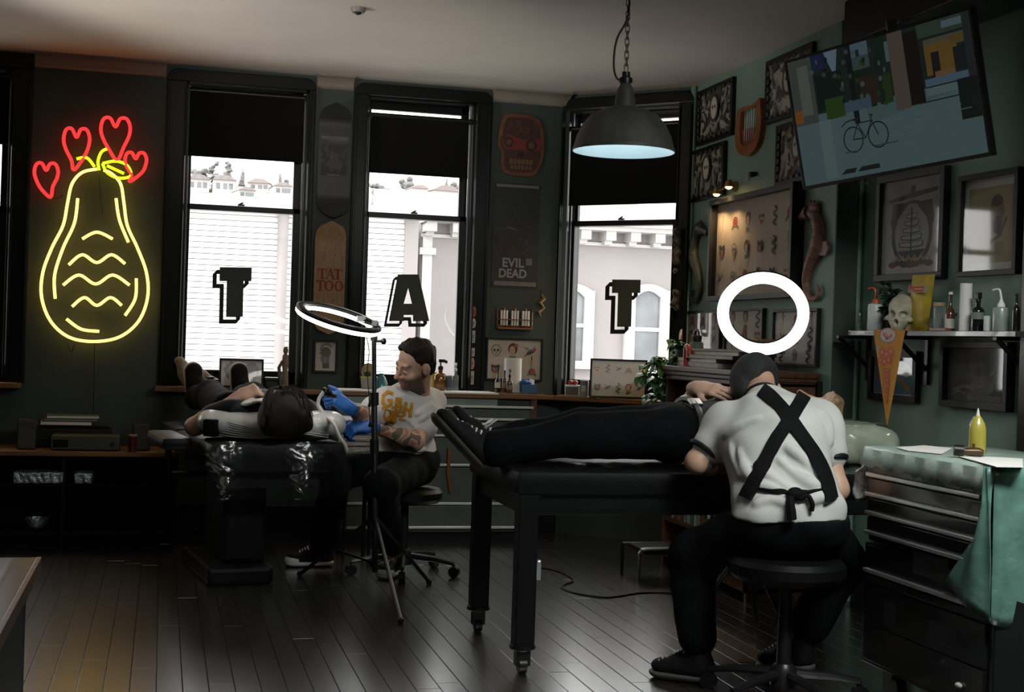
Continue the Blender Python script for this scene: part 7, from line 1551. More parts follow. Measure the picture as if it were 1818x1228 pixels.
build('dark_opening', MB().box((-hwP * .83, -.130, hP * .42), (.075, .05, hP * .62)), M_vinyl, t, bevel=.012, smooth=True)
# ring light on its stand beside the seated man
ZR = 6.45
pole_b, pole_t = pz(668, 985, ZR), pz(664, 605, ZR); pb = np.array([pole_b[0], pole_b[1], 0])
t = thing('ring_light', 'lit ring light tilted flat on a black tripod stand between the two clients', 'ring light', pb)
ex = nrm(pole_t - pole_b); M_ring = glow('ring_lamp', (1, .97, .92), 7.5)
pl_ = lambda z_: pb + (pole_t - pb) * (z_ / pole_t[2])
build('pole', MB().path([pl_(.10), pl_(pole_t[2] - .29), pl_(pole_t[2] - .28), pole_t], [.0145, .0145, .011, .011], 12), M_blackm, t, world=True, smooth=True)
for z_ in (.66, pole_t[2] - .30): build('collar', MB().tube(pl_(z_), pl_(z_ + .06), .0215), M_blackp, t, world=True, smooth=True)
build('clamp_arm', MB().path([pz(668, 712, ZR), pz(658, 712, ZR), pz(655, 722, ZR)], .008, 7), M_blackp, t, world=True, smooth=True); build('cable_clip', MB().path([pz(668, 755, ZR), pz(655, 752, ZR)], .014, 8), M_blackp, t, world=True, smooth=True)
for f_ in (on_z(712, 1102, .012), on_z(762, 1033, .012), None):
    if f_ is None: f_ = 3 * pb - on_z(712, 1102, .012) - on_z(762, 1033, .012); f_[2] = .012
    a_ = pl_(.36); build('leg', MB().path([a_, a_ * .97 + f_ * .03 - UP * .0, f_], .0095, 8).ball(f_, .016, 8, 6), M_blackm, t, world=True, smooth=True); build('brace', MB().path([pl_(.14), pb * .45 + f_ * .55 + UP * (.36 * .45)], .006, 6), M_blackm, t, world=True)
rc = pz(601, 566, ZR - .02); Rr1 = 78 * ZR / F
# plane of the ring: seen nearly edge on, sloping down to the right
exr = nrm(pz(676, 592, ZR - .02) - pz(529, 545, ZR - .02)); vdir = nrm(rc - EYE); nz_ = nrm(np.cross(exr, np.cross(vdir, exr)))     # towards camera axis perpendicular to ex
minor = 15.5 / 78.; nx_ = np.cross(exr, nz_); nx_ = nx_ if nx_[2] > 0 else -nx_; axis = nrm(nx_ * math.sqrt(1 - minor ** 2) * -1 + -nz_ * minor * -1)
axis = nrm(-nx_ * math.sqrt(1 - minor ** 2) + nz_ * minor * -1 * -1)
if axis[2] > 0: axis = -axis
# light faces down: emitter torus below, shell above
e2 = nrm(np.cross(axis, exr))
def ringprof(prof, m, name, n=72):
    V = []; Fs = []; k = len(prof)
    for i in range(n):
        a = 2 * PI * i / n; rd = exr * math.cos(a) + e2 * math.sin(a)
        for r_, h_ in prof: V.append(rc + rd * r_ + axis * h_)
    for i in range(n):
        for j in range(k): Fs.append((i * k + j, i * k + (j + 1) % k, ((i + 1) % n) * k + (j + 1) % k, ((i + 1) % n) * k + j))
    return build(name, MB().add(V, Fs), m, t, world=True, smooth=True)
wR = .021; rm = Rr1 - wR
ringprof([(rm - wR, -.004), (rm - wR * .95, -.016), (rm - wR * .5, -.020), (rm + wR * .5, -.020), (rm + wR * .95, -.016), (rm + wR, -.004)], M_blackm, 'ring_shell')
ringprof([(rm - wR * .96, -.003), (rm + wR * .96, -.003), (rm + wR * .93, .010), (rm + wR * .6, .017), (rm - wR * .6, .017), (rm - wR * .93, .010)], M_ring, 'diffuser')
je = rc + exr * (rm + .0); build('tilt_bracket', MB().path([pole_t, pole_t + UP * .03, je - axis * .02], .016, 8).path([rc + exr * (rm * .55) - axis * .03, je - axis * .03], .013, 8).tube(pole_t - CR * .004 + UP * .0, pole_t + CR * .045, .007).ball(pole_t + CR * .045, (.014, .014, .016), 8, 6), M_blackp, t, world=True, smooth=True)
for k_, q_ in ((.55, .04), (.9, .03)): build('phone_clip', MB().box(rc + exr * rm * k_ - axis * .032, (q_, .03, .03)), M_alu, t, world=True, bevel=.004)
build('lamp_cable', MB().path(spline([rc + exr * rm * .66 + axis * .0, pz(655, 620, ZR - .03), pz(652, 660, ZR - .03), pz(655, 700, ZR - .03), pz(656, 740, ZR - .03), pz(663, 770, ZR - .02)], 6), .0022, 5), M_blackp, t, world=True)
# second ring light facing the camera over the table
Z2 = 5.9; rc2 = pz(1354.5, 556.5, Z2); t = thing('ring_light', 'bright white ring light facing the room above the man in the apron', 'ring light', np.array([rc2[0], rc2[1] + .06, 0]))
Ro, Ri = 80.5 * Z2 / F, 60.0 * Z2 / F; rm2 = (Ro + Ri) / 2; w2 = (Ro - Ri) / 2
a2 = nrm(EYE - rc2 + np.array((0, 0, -.0))); tl = math.acos(72.5 / 80.5); up2 = nrm(UP - a2 * np.dot(UP, a2)); exq = nrm(np.cross(up2, a2)); axis = nrm(a2 * math.cos(tl) - up2 * math.sin(tl)); exr = exq; e2 = nrm(np.cross(axis, exr)); rc = rc2
ringprof([(rm2 - w2, .0), (rm2 + w2, .0), (rm2 + w2 * .94, .012), (rm2 + w2 * .5, .018), (rm2 - w2 * .5, .018), (rm2 - w2 * .94, .012)], M_ring, 'diffuser'); ringprof([(rm2 - w2 * 1.01, .001), (rm2 - w2, -.018), (rm2 + w2, -.018), (rm2 + w2 * 1.01, .001)], M_blackm, 'ring_shell')
bt = rc2 - e2 * (rm2 if e2[2] > 0 else -rm2) - axis * .03; pbase = np.array([bt[0], ty1 + .06, 0])
build('pole', MB().tube(pbase + UP * .12, np.array((bt[0], ty1 + .06, bt[2] - .02)), .013).path([np.array((bt[0], ty1 + .06, bt[2] - .02)), bt], .014, 8), M_blackm, t, world=True, smooth=True)
for a in (.4, 2.5, 4.6): f_ = pbase + np.array((.22 * math.cos(a), .20 * math.sin(a), .012)); build('leg', MB().path([pbase + UP * .34, f_], .0095, 8), M_blackm, t, world=True, smooth=True)
# stools
def stool(name, label, c, zs, r, arms=5, rot=.2, seat='round'):
    t = thing(name, label, 'stool', (c[0], c[1], 0), rot); build('seat', MB().lathe([(0, zs - .07), (r * .9, zs - .07), (r, zs - .05), (r, zs - .018), (r * .92, zs), (0, zs + .002)], n=32), M_vinyl, t, smooth=True); build('gas_column', MB().tube((0, 0, .08), (0, 0, zs - .06), .026, .02), M_blackm, t, smooth=True); build('hub', MB().lathe([(0, .05), (.045, .05), (.045, .11), (.03, .13), (0, .13)], n=16), M_blackm, t, smooth=True)
    for i in range(arms): a = 2 * PI * i / arms; d = np.array((math.cos(a), math.sin(a), 0)); l = build('base_arm', MB().path([d * .03 + UP * .095, d * .17 + UP * .085, d * .27 + UP * .068], [.017, .015, .011], 8), M_blackm, t, smooth=True); build('caster', MB().path([d * .272 + UP * .028 - np.cross(d, UP) * .016, d * .272 + UP * .028 + np.cross(d, UP) * .016], .028, 14).tube(d * .27 + UP * .04, d * .27 + UP * .07, .007), M_blackp, l, smooth=True)
    return t
# ------------------------------------------------------------------ people
M_skin = pm('skin', (1, 1, 1), .5, var=.06, scale=30, attr=True, sss=.06); M_tee = pm('white_cotton', (.70, .68, .66), .85, var=.05, bump=.12, bscale=160); M_teeg = pm('heather_white_cotton', (.62, .62, .60), .85, var=.06, bump=.12, bscale=160)
M_jean = pm('black_denim', (.0035, .0042, .0052), .85, spec=.12, var=.3, scale=20, bump=.15, bscale=140); M_navy = pm('blue_black_cloth', (.004, .0052, .008), .6, spec=.3, var=.25, scale=10); M_hair = pm('dark_brown_hair', (.016, .010, .007), .55, spec=.25, var=.5, scale=40, stretch=(6, 6, 1), bump=.5, bscale=90); M_blond = pm('sandy_blond_hair', (.32, .21, .11), .55, var=.4, scale=50, bump=.5, bscale=90)
M_nit = pm('blue_nitrile_glove', (.030, .150, .50), .38, var=.1, scale=20, bump=.15, bscale=70); M_sole = pm('off_white_rubber', (.78, .76, .72), .6, var=.1); M_canv = pm('black_canvas', (.0055, .0055, .006), .75, spec=.25); M_lace = pm('white_lace', (.80, .79, .76), .8); M_olive = pm('olive_rubber_sole', (.045, .042, .028), .6, var=.25, scale=30)
def d2(a): return nrm(a)
def mix(a, b, w): return a * (1 - w[:, None]) + np.array(b) * w[:, None]
def smooth01(x, a, b): t_ = np.clip((x - a) / (b - a), 0, 1); return t_ * t_ * (3 - 2 * t_)
def skin_cols(J, tat=(), stub=0., brow=True, seed=1):
    R = frame_of(J['hf'], J['hu']); c = J['head']; r = np.random.RandomState(seed); ks = [nrm(r.randn(3)) * r.uniform(60, 130) for _ in range(5)]; ph = r.uniform(0, 6, 5)
    def fn(V):
        C = np.tile(SKINC, (len(V), 1)); q = (V - c) @ R; x, y, z = q.T; near = np.linalg.norm(q, axis=1) < .17; f = near & (y > .03)
        C = mix(C, (.56, .27, .20), np.where(f, .5 * np.exp(-(((np.abs(x) - .036) / .02) ** 2 + ((z + .03) / .02) ** 2)), 0)); C = mix(C, (.55, .24, .18), np.where(f & (y > .1), .45, 0))
        if stub: C = mix(C, (.07, .04, .03), np.where(near, stub * smooth01(-z, .022, .052) * smooth01(y, -.03, .01) * (1 - .9 * np.exp(-((z + .07) / .012) ** 2 - (x / .022) ** 2)), 0))
        C = mix(C, (.36, .12, .10), np.where(f, .8 * np.exp(-((z + .07) / .010) ** 2 - (x / .022) ** 2) * (y > .085), 0))
        if brow: C = mix(C, (.05, .03, .025), np.where(f, .9 * np.exp(-((z - .022 - .1 * np.abs(x)) / .006) ** 2) * (np.abs(x) > .012) * (np.abs(x) < .052), 0)); C = mix(C, (.06, .04, .035), np.where(f, .85 * np.exp(-((z + .005) / .0045) ** 2 - ((np.abs(x) - .032) / .014) ** 2), 0))
        n = sum(np.sin(V @ k + p_ + 2 * np.sin(V @ np.roll(k, 1) * .6)) for k, p_ in zip(ks, ph))
        for a, b, rad in tat:
            a, b = np.array(a), np.array(b); ab = b - a; t_ = np.clip((V - a) @ ab / (ab @ ab), 0, 1); dd = np.linalg.norm(V - a - t_[:, None] * ab, axis=1); m = (dd < rad) & (t_ > .02) & (t_ < .98)
            C = mix(C, (.06, .065, .06), np.where(m, .85 * smooth01(n, -.2, .5), 0)); C = mix(C, (.22, .07, .05), np.where(m & (n < -1.4), .6, 0))
        return C
    return fn
def eyes(J, parent):
    R = frame_of(J['hf'], J['hu']); c = J['head']
    for s in (-1, 1): build('eye', MB().ball(c + R @ np.array([s * .0315, .0865, -.004]), (.010, .006, .0045), 10, 7, R), pm('dark_eye', (.03, .02, .018), .2, coat=.5), parent, world=True, smooth=True)

# --- seated tattooist in a white shirt with an orange print
J = dict(front=nrm(-CR * .55 - CF * .75), w=.98)
J['pelvis'] = pz(722, 818, 7.02); J['chest'] = pz(722, 735, 6.96); J['neck'] = pz(742, 696, 6.91)
J['shR'] = pz(690, 713, 6.80); J['shL'] = pz(766, 716, 7.06); J['elR'] = pz(650, 741, 6.68); J['wrR'] = pz(617, 722, 6.55); J['elL'] = pz(738, 783, 6.80); J['wrL'] = pz(656, 757, 6.62)
J['hipR'] = pz(697, 823, 6.95); J['hipL'] = pz(742, 825, 7.06); J['knR'] = pz(600, 838, 6.68); J['anR'] = pz(572, 972, 7.08); J['toeR'] = pz(520, 992, 7.08); J['knL'] = pz(676, 862, 6.50); J['anL'] = pz(695, 968, 6.93); J['toeL'] = pz(682, 1010, 6.80)
J['head'] = pz(737, 646, 6.79); J['hf'] = nrm(-CR * .74 - CF * .52 - UP * .34); J['hu'] = nrm(UP * .86 + CR * .02 - CR * .34 - CF * .05)
J['hu'] = nrm(UP * .80 + CR * .14 - CF * .22)
t = thing('person', 'man with slicked dark hair in a white shirt with orange print, tattooing with blue gloves', 'person', (J['pelvis'][0], J['pelvis'][1], 0))
Bd = body(J, .005, hands=False); sdf_build('body', Bd, M_skin, t, colfn=skin_cols(J, [(J['elR'], J['wrR'], .06), (J['elL'], J['wrL'], .06), (J['neck'] - UP * .03, J['head'] - UP * .11, .045)], .85, seed=2)); eyes(J, t)
Rh = frame_of(J['hf'], J['hu']); hw_ = lambda x, y, z: J['head'] + Rh @ np.array([x, y, z])
S = SDF(.0045).add(ellip(hw_(0, -.018, .042), (.080, .097, .088), Rh)).add(ellip(hw_(0, -.062, -.02), (.062, .046, .062), Rh), .03).add(ellip(hw_(0, .02, .100), (.058, .05, .026), Rh), .03); S.cut(hw_(0, .052, .085), Rh @ np.array([0, .85, -.52])); S.sub(ellip(hw_(0, .07, -.03), (.085, .075, .085), Rh), .012); S.wrinkle(.0035, 130, 3); sdf_build('hair', S, M_hair, t)
Sh = shirt(J, .016, .60, 4, .006, hem=(J['pelvis'] + UP * .035, -UP), amp=.0045); folds(Sh, [[(742, 748), (757, 736), (772, 722)], [(738, 736), (752, 728), (766, 718)], [(700, 758), (712, 775), (722, 792)], [(728, 790), (742, 797), (756, 799)], [(722, 742), (735, 755), (742, 768)], [(690, 765), (700, 780), (704, 796)]], 6.3, 7.3, .008); sdf_build('shirt', Sh, M_tee, t)
u_ = nrm(J['neck'] - J['chest'])
S = SDF(.0075); Tr = trousers(J, .016, 6, .007, amp=.004, top=(J['pelvis'] + UP * .055, UP)); sdf_build('trousers', Tr, M_jean, t)
build('collar', MB().torus(J['neck'] + u_ * .012 + J['front'] * .004, .068, .0075, u_, 30, 8), M_tee, t, world=True, smooth=True)
# orange print: letters and a blocky emblem following the cloth
def cloth_print(name, polys, sdf, col, Z0, Z1, parent, off=.0042, sub=3):
    mb = MB()
    for P in polys:
        P = [np.array(p, float) for p in P]; Q = []
        for a, b in zip(P, P[1:] + P[:1]):
            for k in range(sub): Q.append(a + (b - a) * k / sub)
        c = sum(P) / len(P); pts = [c] + Q; X_ = march(sdf, pts, Z0, Z1, 220); G = sdf.grad(X_); G /= np.linalg.norm(G, axis=1)[:, None]; X_ = X_ + G * off; n = len(Q); mb.add(X_, [(0, 1 + (i + 1) % n, 1 + i) for i in range(n)])
    return build(name, mb, col, parent, world=True, smooth=True)
M_op = pm('orange_screen_print', (.62, .27, .015), .7, var=.2, scale=60)
def strokes(L, w): 
    out = []
    for P in L:
        for a, b in zip(P[:-1], P[1:]):
            a, b = np.array(a, float), np.array(b, float); d = (b - a) / np.linalg.norm(b - a); n = np.array((-d[1], d[0])) * w / 2; out.append([a - d * w * .3 + n, b + d * w * .3 + n, b + d * w * .3 - n, a - d * w * .3 - n])
    return out
pr = strokes([[(696, 699), (688, 696), (680, 703), (679, 715), (685, 722), (693, 719), (694, 711), (688, 711)], [(704, 708), (702, 730)], [(704, 708), (711, 709), (710, 717), (703, 718)], [(703, 718), (712, 721), (711, 729), (702, 730)], [(720, 715), (717, 737)], [(731, 716), (727, 740)], [(718, 726), (729, 728)]], 5.2) + [[(695.5, 721), (699, 721), (699, 725), (695.5, 725)], [(713, 729), (716.5, 729), (716.5, 733), (713, 733)]]
cloth_print('shirt_letters', pr, Sh, M_op, 6.3, 7.2, t); cloth_print('shirt_emblem', [[(683, 726), (700, 729), (703, 735), (704, 749), (699, 753), (692, 748), (684, 746), (680, 738)], [(678, 722), (683, 724), (683, 727), (677, 727)], [(704, 733), (716, 738), (715, 741), (704, 738)], [(708, 741), (720, 744), (719, 747), (707, 744)]], Sh, M_op, 6.3, 7.2, t)
# gloves
def glove(wr, d, n, curl, side, sc=1.05, th=.6, spread=.1):
    S = SDF(.0032); hand_prims(S, wr, d, n, curl, side, sc, thumb=th, r=.0094, spread=spread); S.add(rcone(np.array(wr) - nrm(d) * .022, np.array(wr), .033, .031), .012); return S
gR = glove(J['wrR'], pz(592, 706, 6.50) - J['wrR'], CF * -.75 + CR * .35 + UP * .55, (.7, .95, 1.05, 1.1), 1, .98); sdf_build('glove', gR, M_nit, t)
gL = glove(J['wrL'], pz(626, 760, 6.58) - J['wrL'], UP * .7 - CF * .7 - CR * .1, (.8, .85, .9, .95), 1, .98); sdf_build('glove', gL, M_nit, t)
for s_, tp in (('R', (505, 999, 7.12)), ('L', (676, 1022, 6.80))):
    he = pz(*((590, 1000, 7.18) if s_ == 'R' else (704, 1000, 7.02))); he[2] = .0; to = pz(*tp); to[2] = .0
    sh = thing('sneaker', 'black high top sneaker with white toe and laces, ' + ('pointing left under the chair' if s_ == 'R' else 'pointing at the camera by the tripod'), 'shoe', (he + to) / 2, 0, 'sneakers of the seated man'); sneaker('sneaker', sh, he, to, UP, M_sole, M_canv, M_lace, True, .050, M_sole, 7, J['an' + s_] + UP * .02)
stool('round_stool', 'black round stool on a five armed base under the man in the white shirt', (J['pelvis'] * .6 + J['hipL'] * .2 + J['hipR'] * .2)[:2], J['pelvis'][2] - .135, .19, rot=-.5)
# machine in his right glove
p0 = pz(578, 701, 6.47); t2 = thing('tattoo_machine', 'black tattoo machine with gold tip and white sleeved cord held in the blue glove', 'machine', p0); build('grip', MB().path([pz(597, 703, 6.45), pz(582, 700, 6.46), pz(574, 697, 6.47)], [.011, .013, .010], 12), M_blackp, t2, world=True, smooth=True); build('motor', MB().path([pz(586, 697, 6.45), pz(583, 690, 6.45)], .013, 12).path([pz(578, 694, 6.45), pz(575, 690, 6.45)], .009, 10), M_blackp, t2, world=True, smooth=True); build('brass_tip', MB().path([pz(579, 690, 6.44), pz(574, 688, 6.44)], .005, 8), M_brass, t2, world=True, smooth=True)
build('sleeved_cord', MB().path(spline([pz(575, 696, 6.46), pz(567, 706, 6.46), pz(565, 718, 6.46), pz(570, 728, 6.45), pz(576, 737, 6.43), pz(592, 752, 6.30), pz(603, 776, 6.28), pz(612, 789, 6.3), pz(615, 799, 6.32)], 6), .0085, 8), M_paper, t2, world=True, smooth=True)

# --- reclining client with dark hair, head towards the camera
K = dict(front=UP, w=.90); Zc = 6.45
K['head'] = pz(497, 733, 6.34); dirb = ax1
K['neck'] = K['head'] + ax1 * .17 + UP * -.035; K['chest'] = K['neck'] + ax1 * .26 + UP * .0; K['chest'][2] = bz + .095; K['neck'][2] = bz + .11; K['pelvis'] = K['chest'] + ax1 * .34; K['pelvis'][2] = bz + .085
left_ = -np.cross(ax1, UP) * -1     # the client's own left lies to the right in the photograph
side = nrm(np.cross(ax1, UP)); side = side if np.dot(side, CR) > 0 else -side
K['shL'] = K['neck'] + ax1 * .06 + side * .165; K['shR'] = K['neck'] + ax1 * .06 - side * .165
K['elR'] = pz(345, 757, 6.50); K['wrR'] = pz(424, 704, 6.60); K['elL'] = K['shL'] + ax1 * .22 + side * .12 - UP * .03; K['wrL'] = K['elL'] + ax1 * .2 + side * .06 - UP * .02
K['hipL'] = K['pelvis'] + side * .09; K['hipR'] = K['pelvis'] - side * .09
fR, fL = pz(347, 705, 7.80), pz(428, 705, 7.86); K['anR'], K['anL'] = fR, fL; K['knR'] = (K['hipR'] + fR) / 2 + UP * .05; K['knL'] = (K['hipL'] + fL) / 2 + UP * .04; K['toeR'] = fR + UP * .12; K['toeL'] = fL + UP * .12
K['hf'] = nrm(UP * .78 + ax1 * .62); K['hu'] = nrm(-ax1 * .78 + UP * .62); K['hdR'] = pz(448, 694, 6.62) - K['wrR']; K['hnR'] = UP * .6 - CF * .6; K['curlR'] = (.95, 1.05, 1.1, 1.15); K['sideR'] = 1; K['hdL'] = ax1; K['hnL'] = UP; K['sideL'] = -1
t = thing('person', 'dark haired client in black lying back with one fist raised on the chest', 'person', np.array([K['pelvis'][0], K['pelvis'][1], bz]))
Bd = body(K, .0048); sdf_build('body', Bd, M_skin, t, colfn=skin_cols(K, seed=5)); eyes(K, t)
Rh = frame_of(K['hf'], K['hu']); hq = lambda x, y, z: K['head'] + Rh @ np.array([x, y, z])
S = SDF(.0055).add(ellip(hq(0, -.02, .03), (.104, .106, .112), Rh)).add(ellip(hq(0, -.075, .055), (.118, .06, .085), Rh), .05).add(ellip(hq(.04, -.115, .075), (.065, .04, .05), Rh), .04).add(ellip(hq(-.05, -.095, .06), (.07, .035, .06), Rh), .04); S.cut(hq(0, .080, .03), Rh @ np.array([0, .85, -.52])); S.wrinkle(.005, 70, 8); sdf_build('hair', S, M_hair, t)
mb = MB(); rr2 = random.Random(4)
for i in range(60):
    a = rr2.uniform(-1.15, 1.15); P = [hq(.01 * math.sin(a), .078, .085), hq(.075 * math.sin(a), .06 - .02 * abs(math.sin(a)), .130 + .006 * rr2.random()), hq(.108 * math.sin(a), -.01, .137), hq(.122 * math.sin(a) + rr2.uniform(-.01, .01), -.085 - .02 * rr2.random(), .125 + rr2.uniform(-.02, .01))]; mb.path(spline(P, 4), .0022, 4)
build('hair_strands', mb, M_hair, t, world=True, smooth=True)
S = shirt(K, .018, .50, 9, .007, hem=(K['pelvis'] + ax1 * .0, ax1)); sdf_build('shirt', S, M_navy, t); Tr = trousers(K, .015, 11, .0075, top=(K['pelvis'] - ax1 * .04, -ax1)); sdf_build('trousers', Tr, M_jean, t)
for an, lab in ((fR, 'left black shoe with a pale welt, sole up on the chair end'), (fL, 'right black shoe in front of the framed heads, sole up on the chair end')):
    he = an - UP * .065 + ax1 * .03; to = an + UP * .195 + ax1 * .05 - CR * .01; sh = thing('shoe', lab, 'shoe', he, 0, 'shoes of the reclining client'); sneaker('shoe', sh, he, to, -ax1, M_sole, M_canv, M_canv, False, .056, None, 5, an - ax1 * .05)
S = SDF(.0045).add(ellip(pz(447, 714, 6.47), (.060, .05, .012), frame_of(CF, UP * .9 - CR * .25))).add(ellip(pz(463, 711, 6.46), (.04, .04, .011)), .02).wrinkle(.006, 55, 2); t2 = thing('crumpled_towel', 'crumpled white paper towel on the chest of the reclining client', 'paper towel', pz(447, 720, 6.47)); sdf_build('paper', S, M_paper, t2)

# --- client lying on the massage table
Q = dict(front=UP, w=.92); yT = (ty0 + ty1) / 2 + .0; zb2 = ZT2
def onT(px, py, dy=0.): return on_y(px, py, yT + dy)
Q['pelvis'] = onT(1190, 765); Q['pelvis'][2] = zb2 + .125; Q['chest'] = onT(1305, 760); Q['chest'][2] = zb2 + .145; Q['neck'] = onT(1396, 755); Q['neck'][2] = zb2 + .155; Q['head'] = onT(1440, 735); Q['head'][2] = zb2 + .185
Q['shL'] = Q['neck'] + np.array((-.06, .165, -.01)); Q['shR'] = Q['neck'] + np.array((-.06, -.165, -.01))     # own left is the far side
Q['hf'] = nrm(UP * .97 - np.array((.2, 0, 0))); Q['hu'] = np.array((1., 0, 0)); Q['hipL'] = Q['pelvis'] + np.array((-.02, .09, 0)); Q['hipR'] = Q['pelvis'] + np.array((-.02, -.09, 0))
Q['anR'] = onT(868, 796, -.10); Q['anL'] = onT(878, 785, .10); Q['knR'] = onT(1030, 775, -.10); Q['knL'] = onT(1040, 762, .10); Q['toeR'] = Q['anR'] + np.array((-.10, 0, .08)); Q['toeL'] = Q['anL'] + np.array((-.10, 0, .08))
Q['elL'] = onT(1205, 745, .24); Q['elL'][2] = zb2 + .16; Q['wrL'] = onT(1236, 714, .10); Q['wrL'][2] = zb2 + .300; Q['elR'] = Q['shR'] + np.array((-.2, -.03, -.02)); Q['wrR'] = Q['elR'] + np.array((.02, .10, .17))
Q['hdL'] = np.array((.55, -.80, -.07)); Q['hnL'] = UP * .8 - CF * .6; Q['curlL'] = (.12, .18, .22, .3); Q['sideL'] = 1; Q['hdR'] = np.array((.3, 1., .1)); Q['hnR'] = UP; Q['sideR'] = 1
t = thing('person', 'fair haired client in black lying on the massage table with a hand on the belly', 'person', np.array([Q['pelvis'][0], Q['pelvis'][1], zb2]))
Bd = body(Q, .0045); sdf_build('body', Bd, M_skin, t, colfn=skin_cols(Q, seed=8)); eyes(Q, t)
Rh = frame_of(Q['hf'], Q['hu']); hq = lambda x, y, z: Q['head'] + Rh @ np.array([x, y, z])
S = SDF(.005).add(ellip(hq(0, -.012, .04), (.086, .105, .092), Rh)).add(ellip(hq(0, .055, .10), (.055, .04, .035), Rh), .03); S.cut(hq(0, .07, .085), Rh @ np.array([0, .8, -.6])); S.sub(ellip(hq(0, .07, -.03), (.09, .075, .085), Rh), .012); S.wrinkle(.007, 85, 3); sdf_build('hair', S, M_blond, t)
Sq = shirt(Q, .020, .75, 13, .007, hem=(Q['pelvis'] + np.array((.055, 0, 0)), (-1, 0, 0)), amp=.005); sdf_build('shirt', Sq, M_navy, t); Tq = trousers(Q, .018, 15, .0075, amp=.0055, top=(Q['pelvis'] + np.array((.07, 0, 0)), (1, 0, 0))); sdf_build('jeans', Tq, M_jean, t)
bp_ = []
for q in np.linspace(0, 2 * PI, 30)[:-1]: bp_.append(Q['pelvis'] + np.array((.062 + .004 * math.sin(q), .180 * math.cos(q), .134 * math.sin(q))))
build('belt', MB().path(bp_, .014, 6, closed=True), pm('dark_leather_belt', (.06, .055, .05), .35), t, world=True, smooth=True); build('belt_buckle', MB().box(Q['pelvis'] + np.array((.066, -.09, .122)), (.05, .05, .014), [[1, 0, 0], [0, .9, -.43], [0, .43, .9]]), M_chrome, t, world=True, bevel=.004)
for an, a_, b_, lab, lm in ((Q['anR'], (851, 838, -.10), (757, 737, -.10), 'near olive soled black shoe hanging off the table end', M_canv), (Q['anL'], (858, 826, .10), (786, 731, .10), 'far black shoe with pale laces hanging off the table end', M_lace)):
    he, to = onT(*a_), onT(*b_); f_ = nrm(to - he); upv = nrm(an - he); sh = thing('shoe', lab, 'shoe', he, 0, 'shoes of the client on the table'); sneaker('shoe', sh, he, to, upv, M_olive, M_canv, M_lace, False, .052, None, 6, an)
    if lm is M_lace:
        u_ = nrm(upv - f_ * np.dot(upv, f_)); c = he + f_ * .13 + u_ * .088; mb = MB()
        for s_ in (-1, 1): mb.path(spline([c, c + u_ * .03 + np.array((.02, s_ * .02, 0)), c + u_ * .02 + np.array((.035, s_ * .04, .012)), c + np.array((.01, s_ * .03, -.005)), c], 5), .003, 6)
        build('lace_bow', mb, M_lace, sh, world=True, smooth=True)
    build('sock', MB().path([an - f_ * .0 + nrm(Q['knR'] - Q['anR']) * -.02, an + nrm(Q['knR'] - Q['anR']) * .09], [.046, .047], 18), pm('grey_sock', (.25, .27, .26), .85), t, world=True, smooth=True)

# --- seated tattooist seen from behind in apron and cap
P = dict(front=nrm(CF * .95 + CR * .05), w=1.06)
P['pelvis'] = pz(1400, 915, 4.72); P['chest'] = pz(1374, 785, 4.86); P['neck'] = pz(1352, 704, 5.03); P['head'] = pz(1343, 692, 5.17)
P['shL'] = pz(1292, 752, 4.98); P['shR'] = pz(1456, 750, 4.93); P['elL'] = pz(1238, 820, 4.95); P['wrL'] = pz(1312, 832, 5.09); P['elR'] = pz(1485, 868, 4.86); P['wrR'] = pz(1440, 830, 5.15)
P['hipL'] = pz(1362, 930, 4.74); P['hipR'] = pz(1444, 930, 4.70); P['knL'] = pz(1228, 985, 4.98); P['knR'] = pz(1496, 1000, 5.0); P['anL'] = pz(1237, 1140, 4.95); P['anR'] = pz(1432, 1115, 4.98); P['toeL'] = pz(1185, 1180, 4.95); P['toeR'] = pz(1400, 1160, 5.05)
P['hf'] = nrm(CF * .55 - UP * .80 - CR * .10); P['hu'] = nrm(CF * .78 + UP * .55 - CR * .18); P['hdL'] = CF * .8 + CR * .4 + UP * .1; P['hnL'] = UP; P['sideL'] = 1; P['hdR'] = CF * .8 - CR * .4; P['hnR'] = UP; P['sideR'] = -1; P['curlL'] = P['curlR'] = (.7, .8, .9, .9)
t = thing('person', 'man from behind in a white ringer shirt, crossed black apron straps and dark cap', 'person', (P['pelvis'][0], P['pelvis'][1], 0))
Bd = body(P, .0055); sdf_build('body', Bd, M_skin, t, colfn=skin_cols(P, [(P['elL'], P['wrL'], .06)], seed=11)); eyes(P, t)
Rh = frame_of(P['hf'], P['hu']); hq = lambda x, y, z: P['head'] + Rh @ np.array([x, y, z])
S = SDF(.0045).add(ellip(hq(0, -.018, .042), (.091, .108, .092), Rh)).wrinkle(.0012, 60, 2); S.add(ellip(hq(.066, -.012, -.004), (.030, .05, .055), Rh), .02); S.cut(hq(0, -.05, -.034), Rh @ np.array([-.38, -.38, -.84])); sdf_build('cap', S, pm('charcoal_knit', (.018, .019, .020), .8, var=.3, scale=90, bump=.3, bscale=200), t)
Sp = shirt(P, .022, dict(L=.56, R=.44), 21, .006, hem=(P['pelvis'] - UP * .012, -UP), amp=.0055, freq=30, ga=.008); folds(Sp, [[(1312, 800), (1322, 830), (1340, 852)], [(1350, 832), (1378, 852), (1405, 872)], [(1382, 815), (1412, 842), (1448, 862)], [(1400, 795), (1430, 820), (1460, 846)], [(1285, 775), (1310, 757), (1345, 742)], [(1297, 790), (1303, 815), (1318, 845)], [(1458, 730), (1470, 752), (1474, 785)], [(1340, 893), (1368, 886), (1398, 893)], [(1345, 860), (1372, 866), (1392, 880)], [(1440, 890), (1455, 884), (1472, 886)]], 4.2, 5.4, .011, .020); sdf_build('shirt', Sp, M_teeg, t)
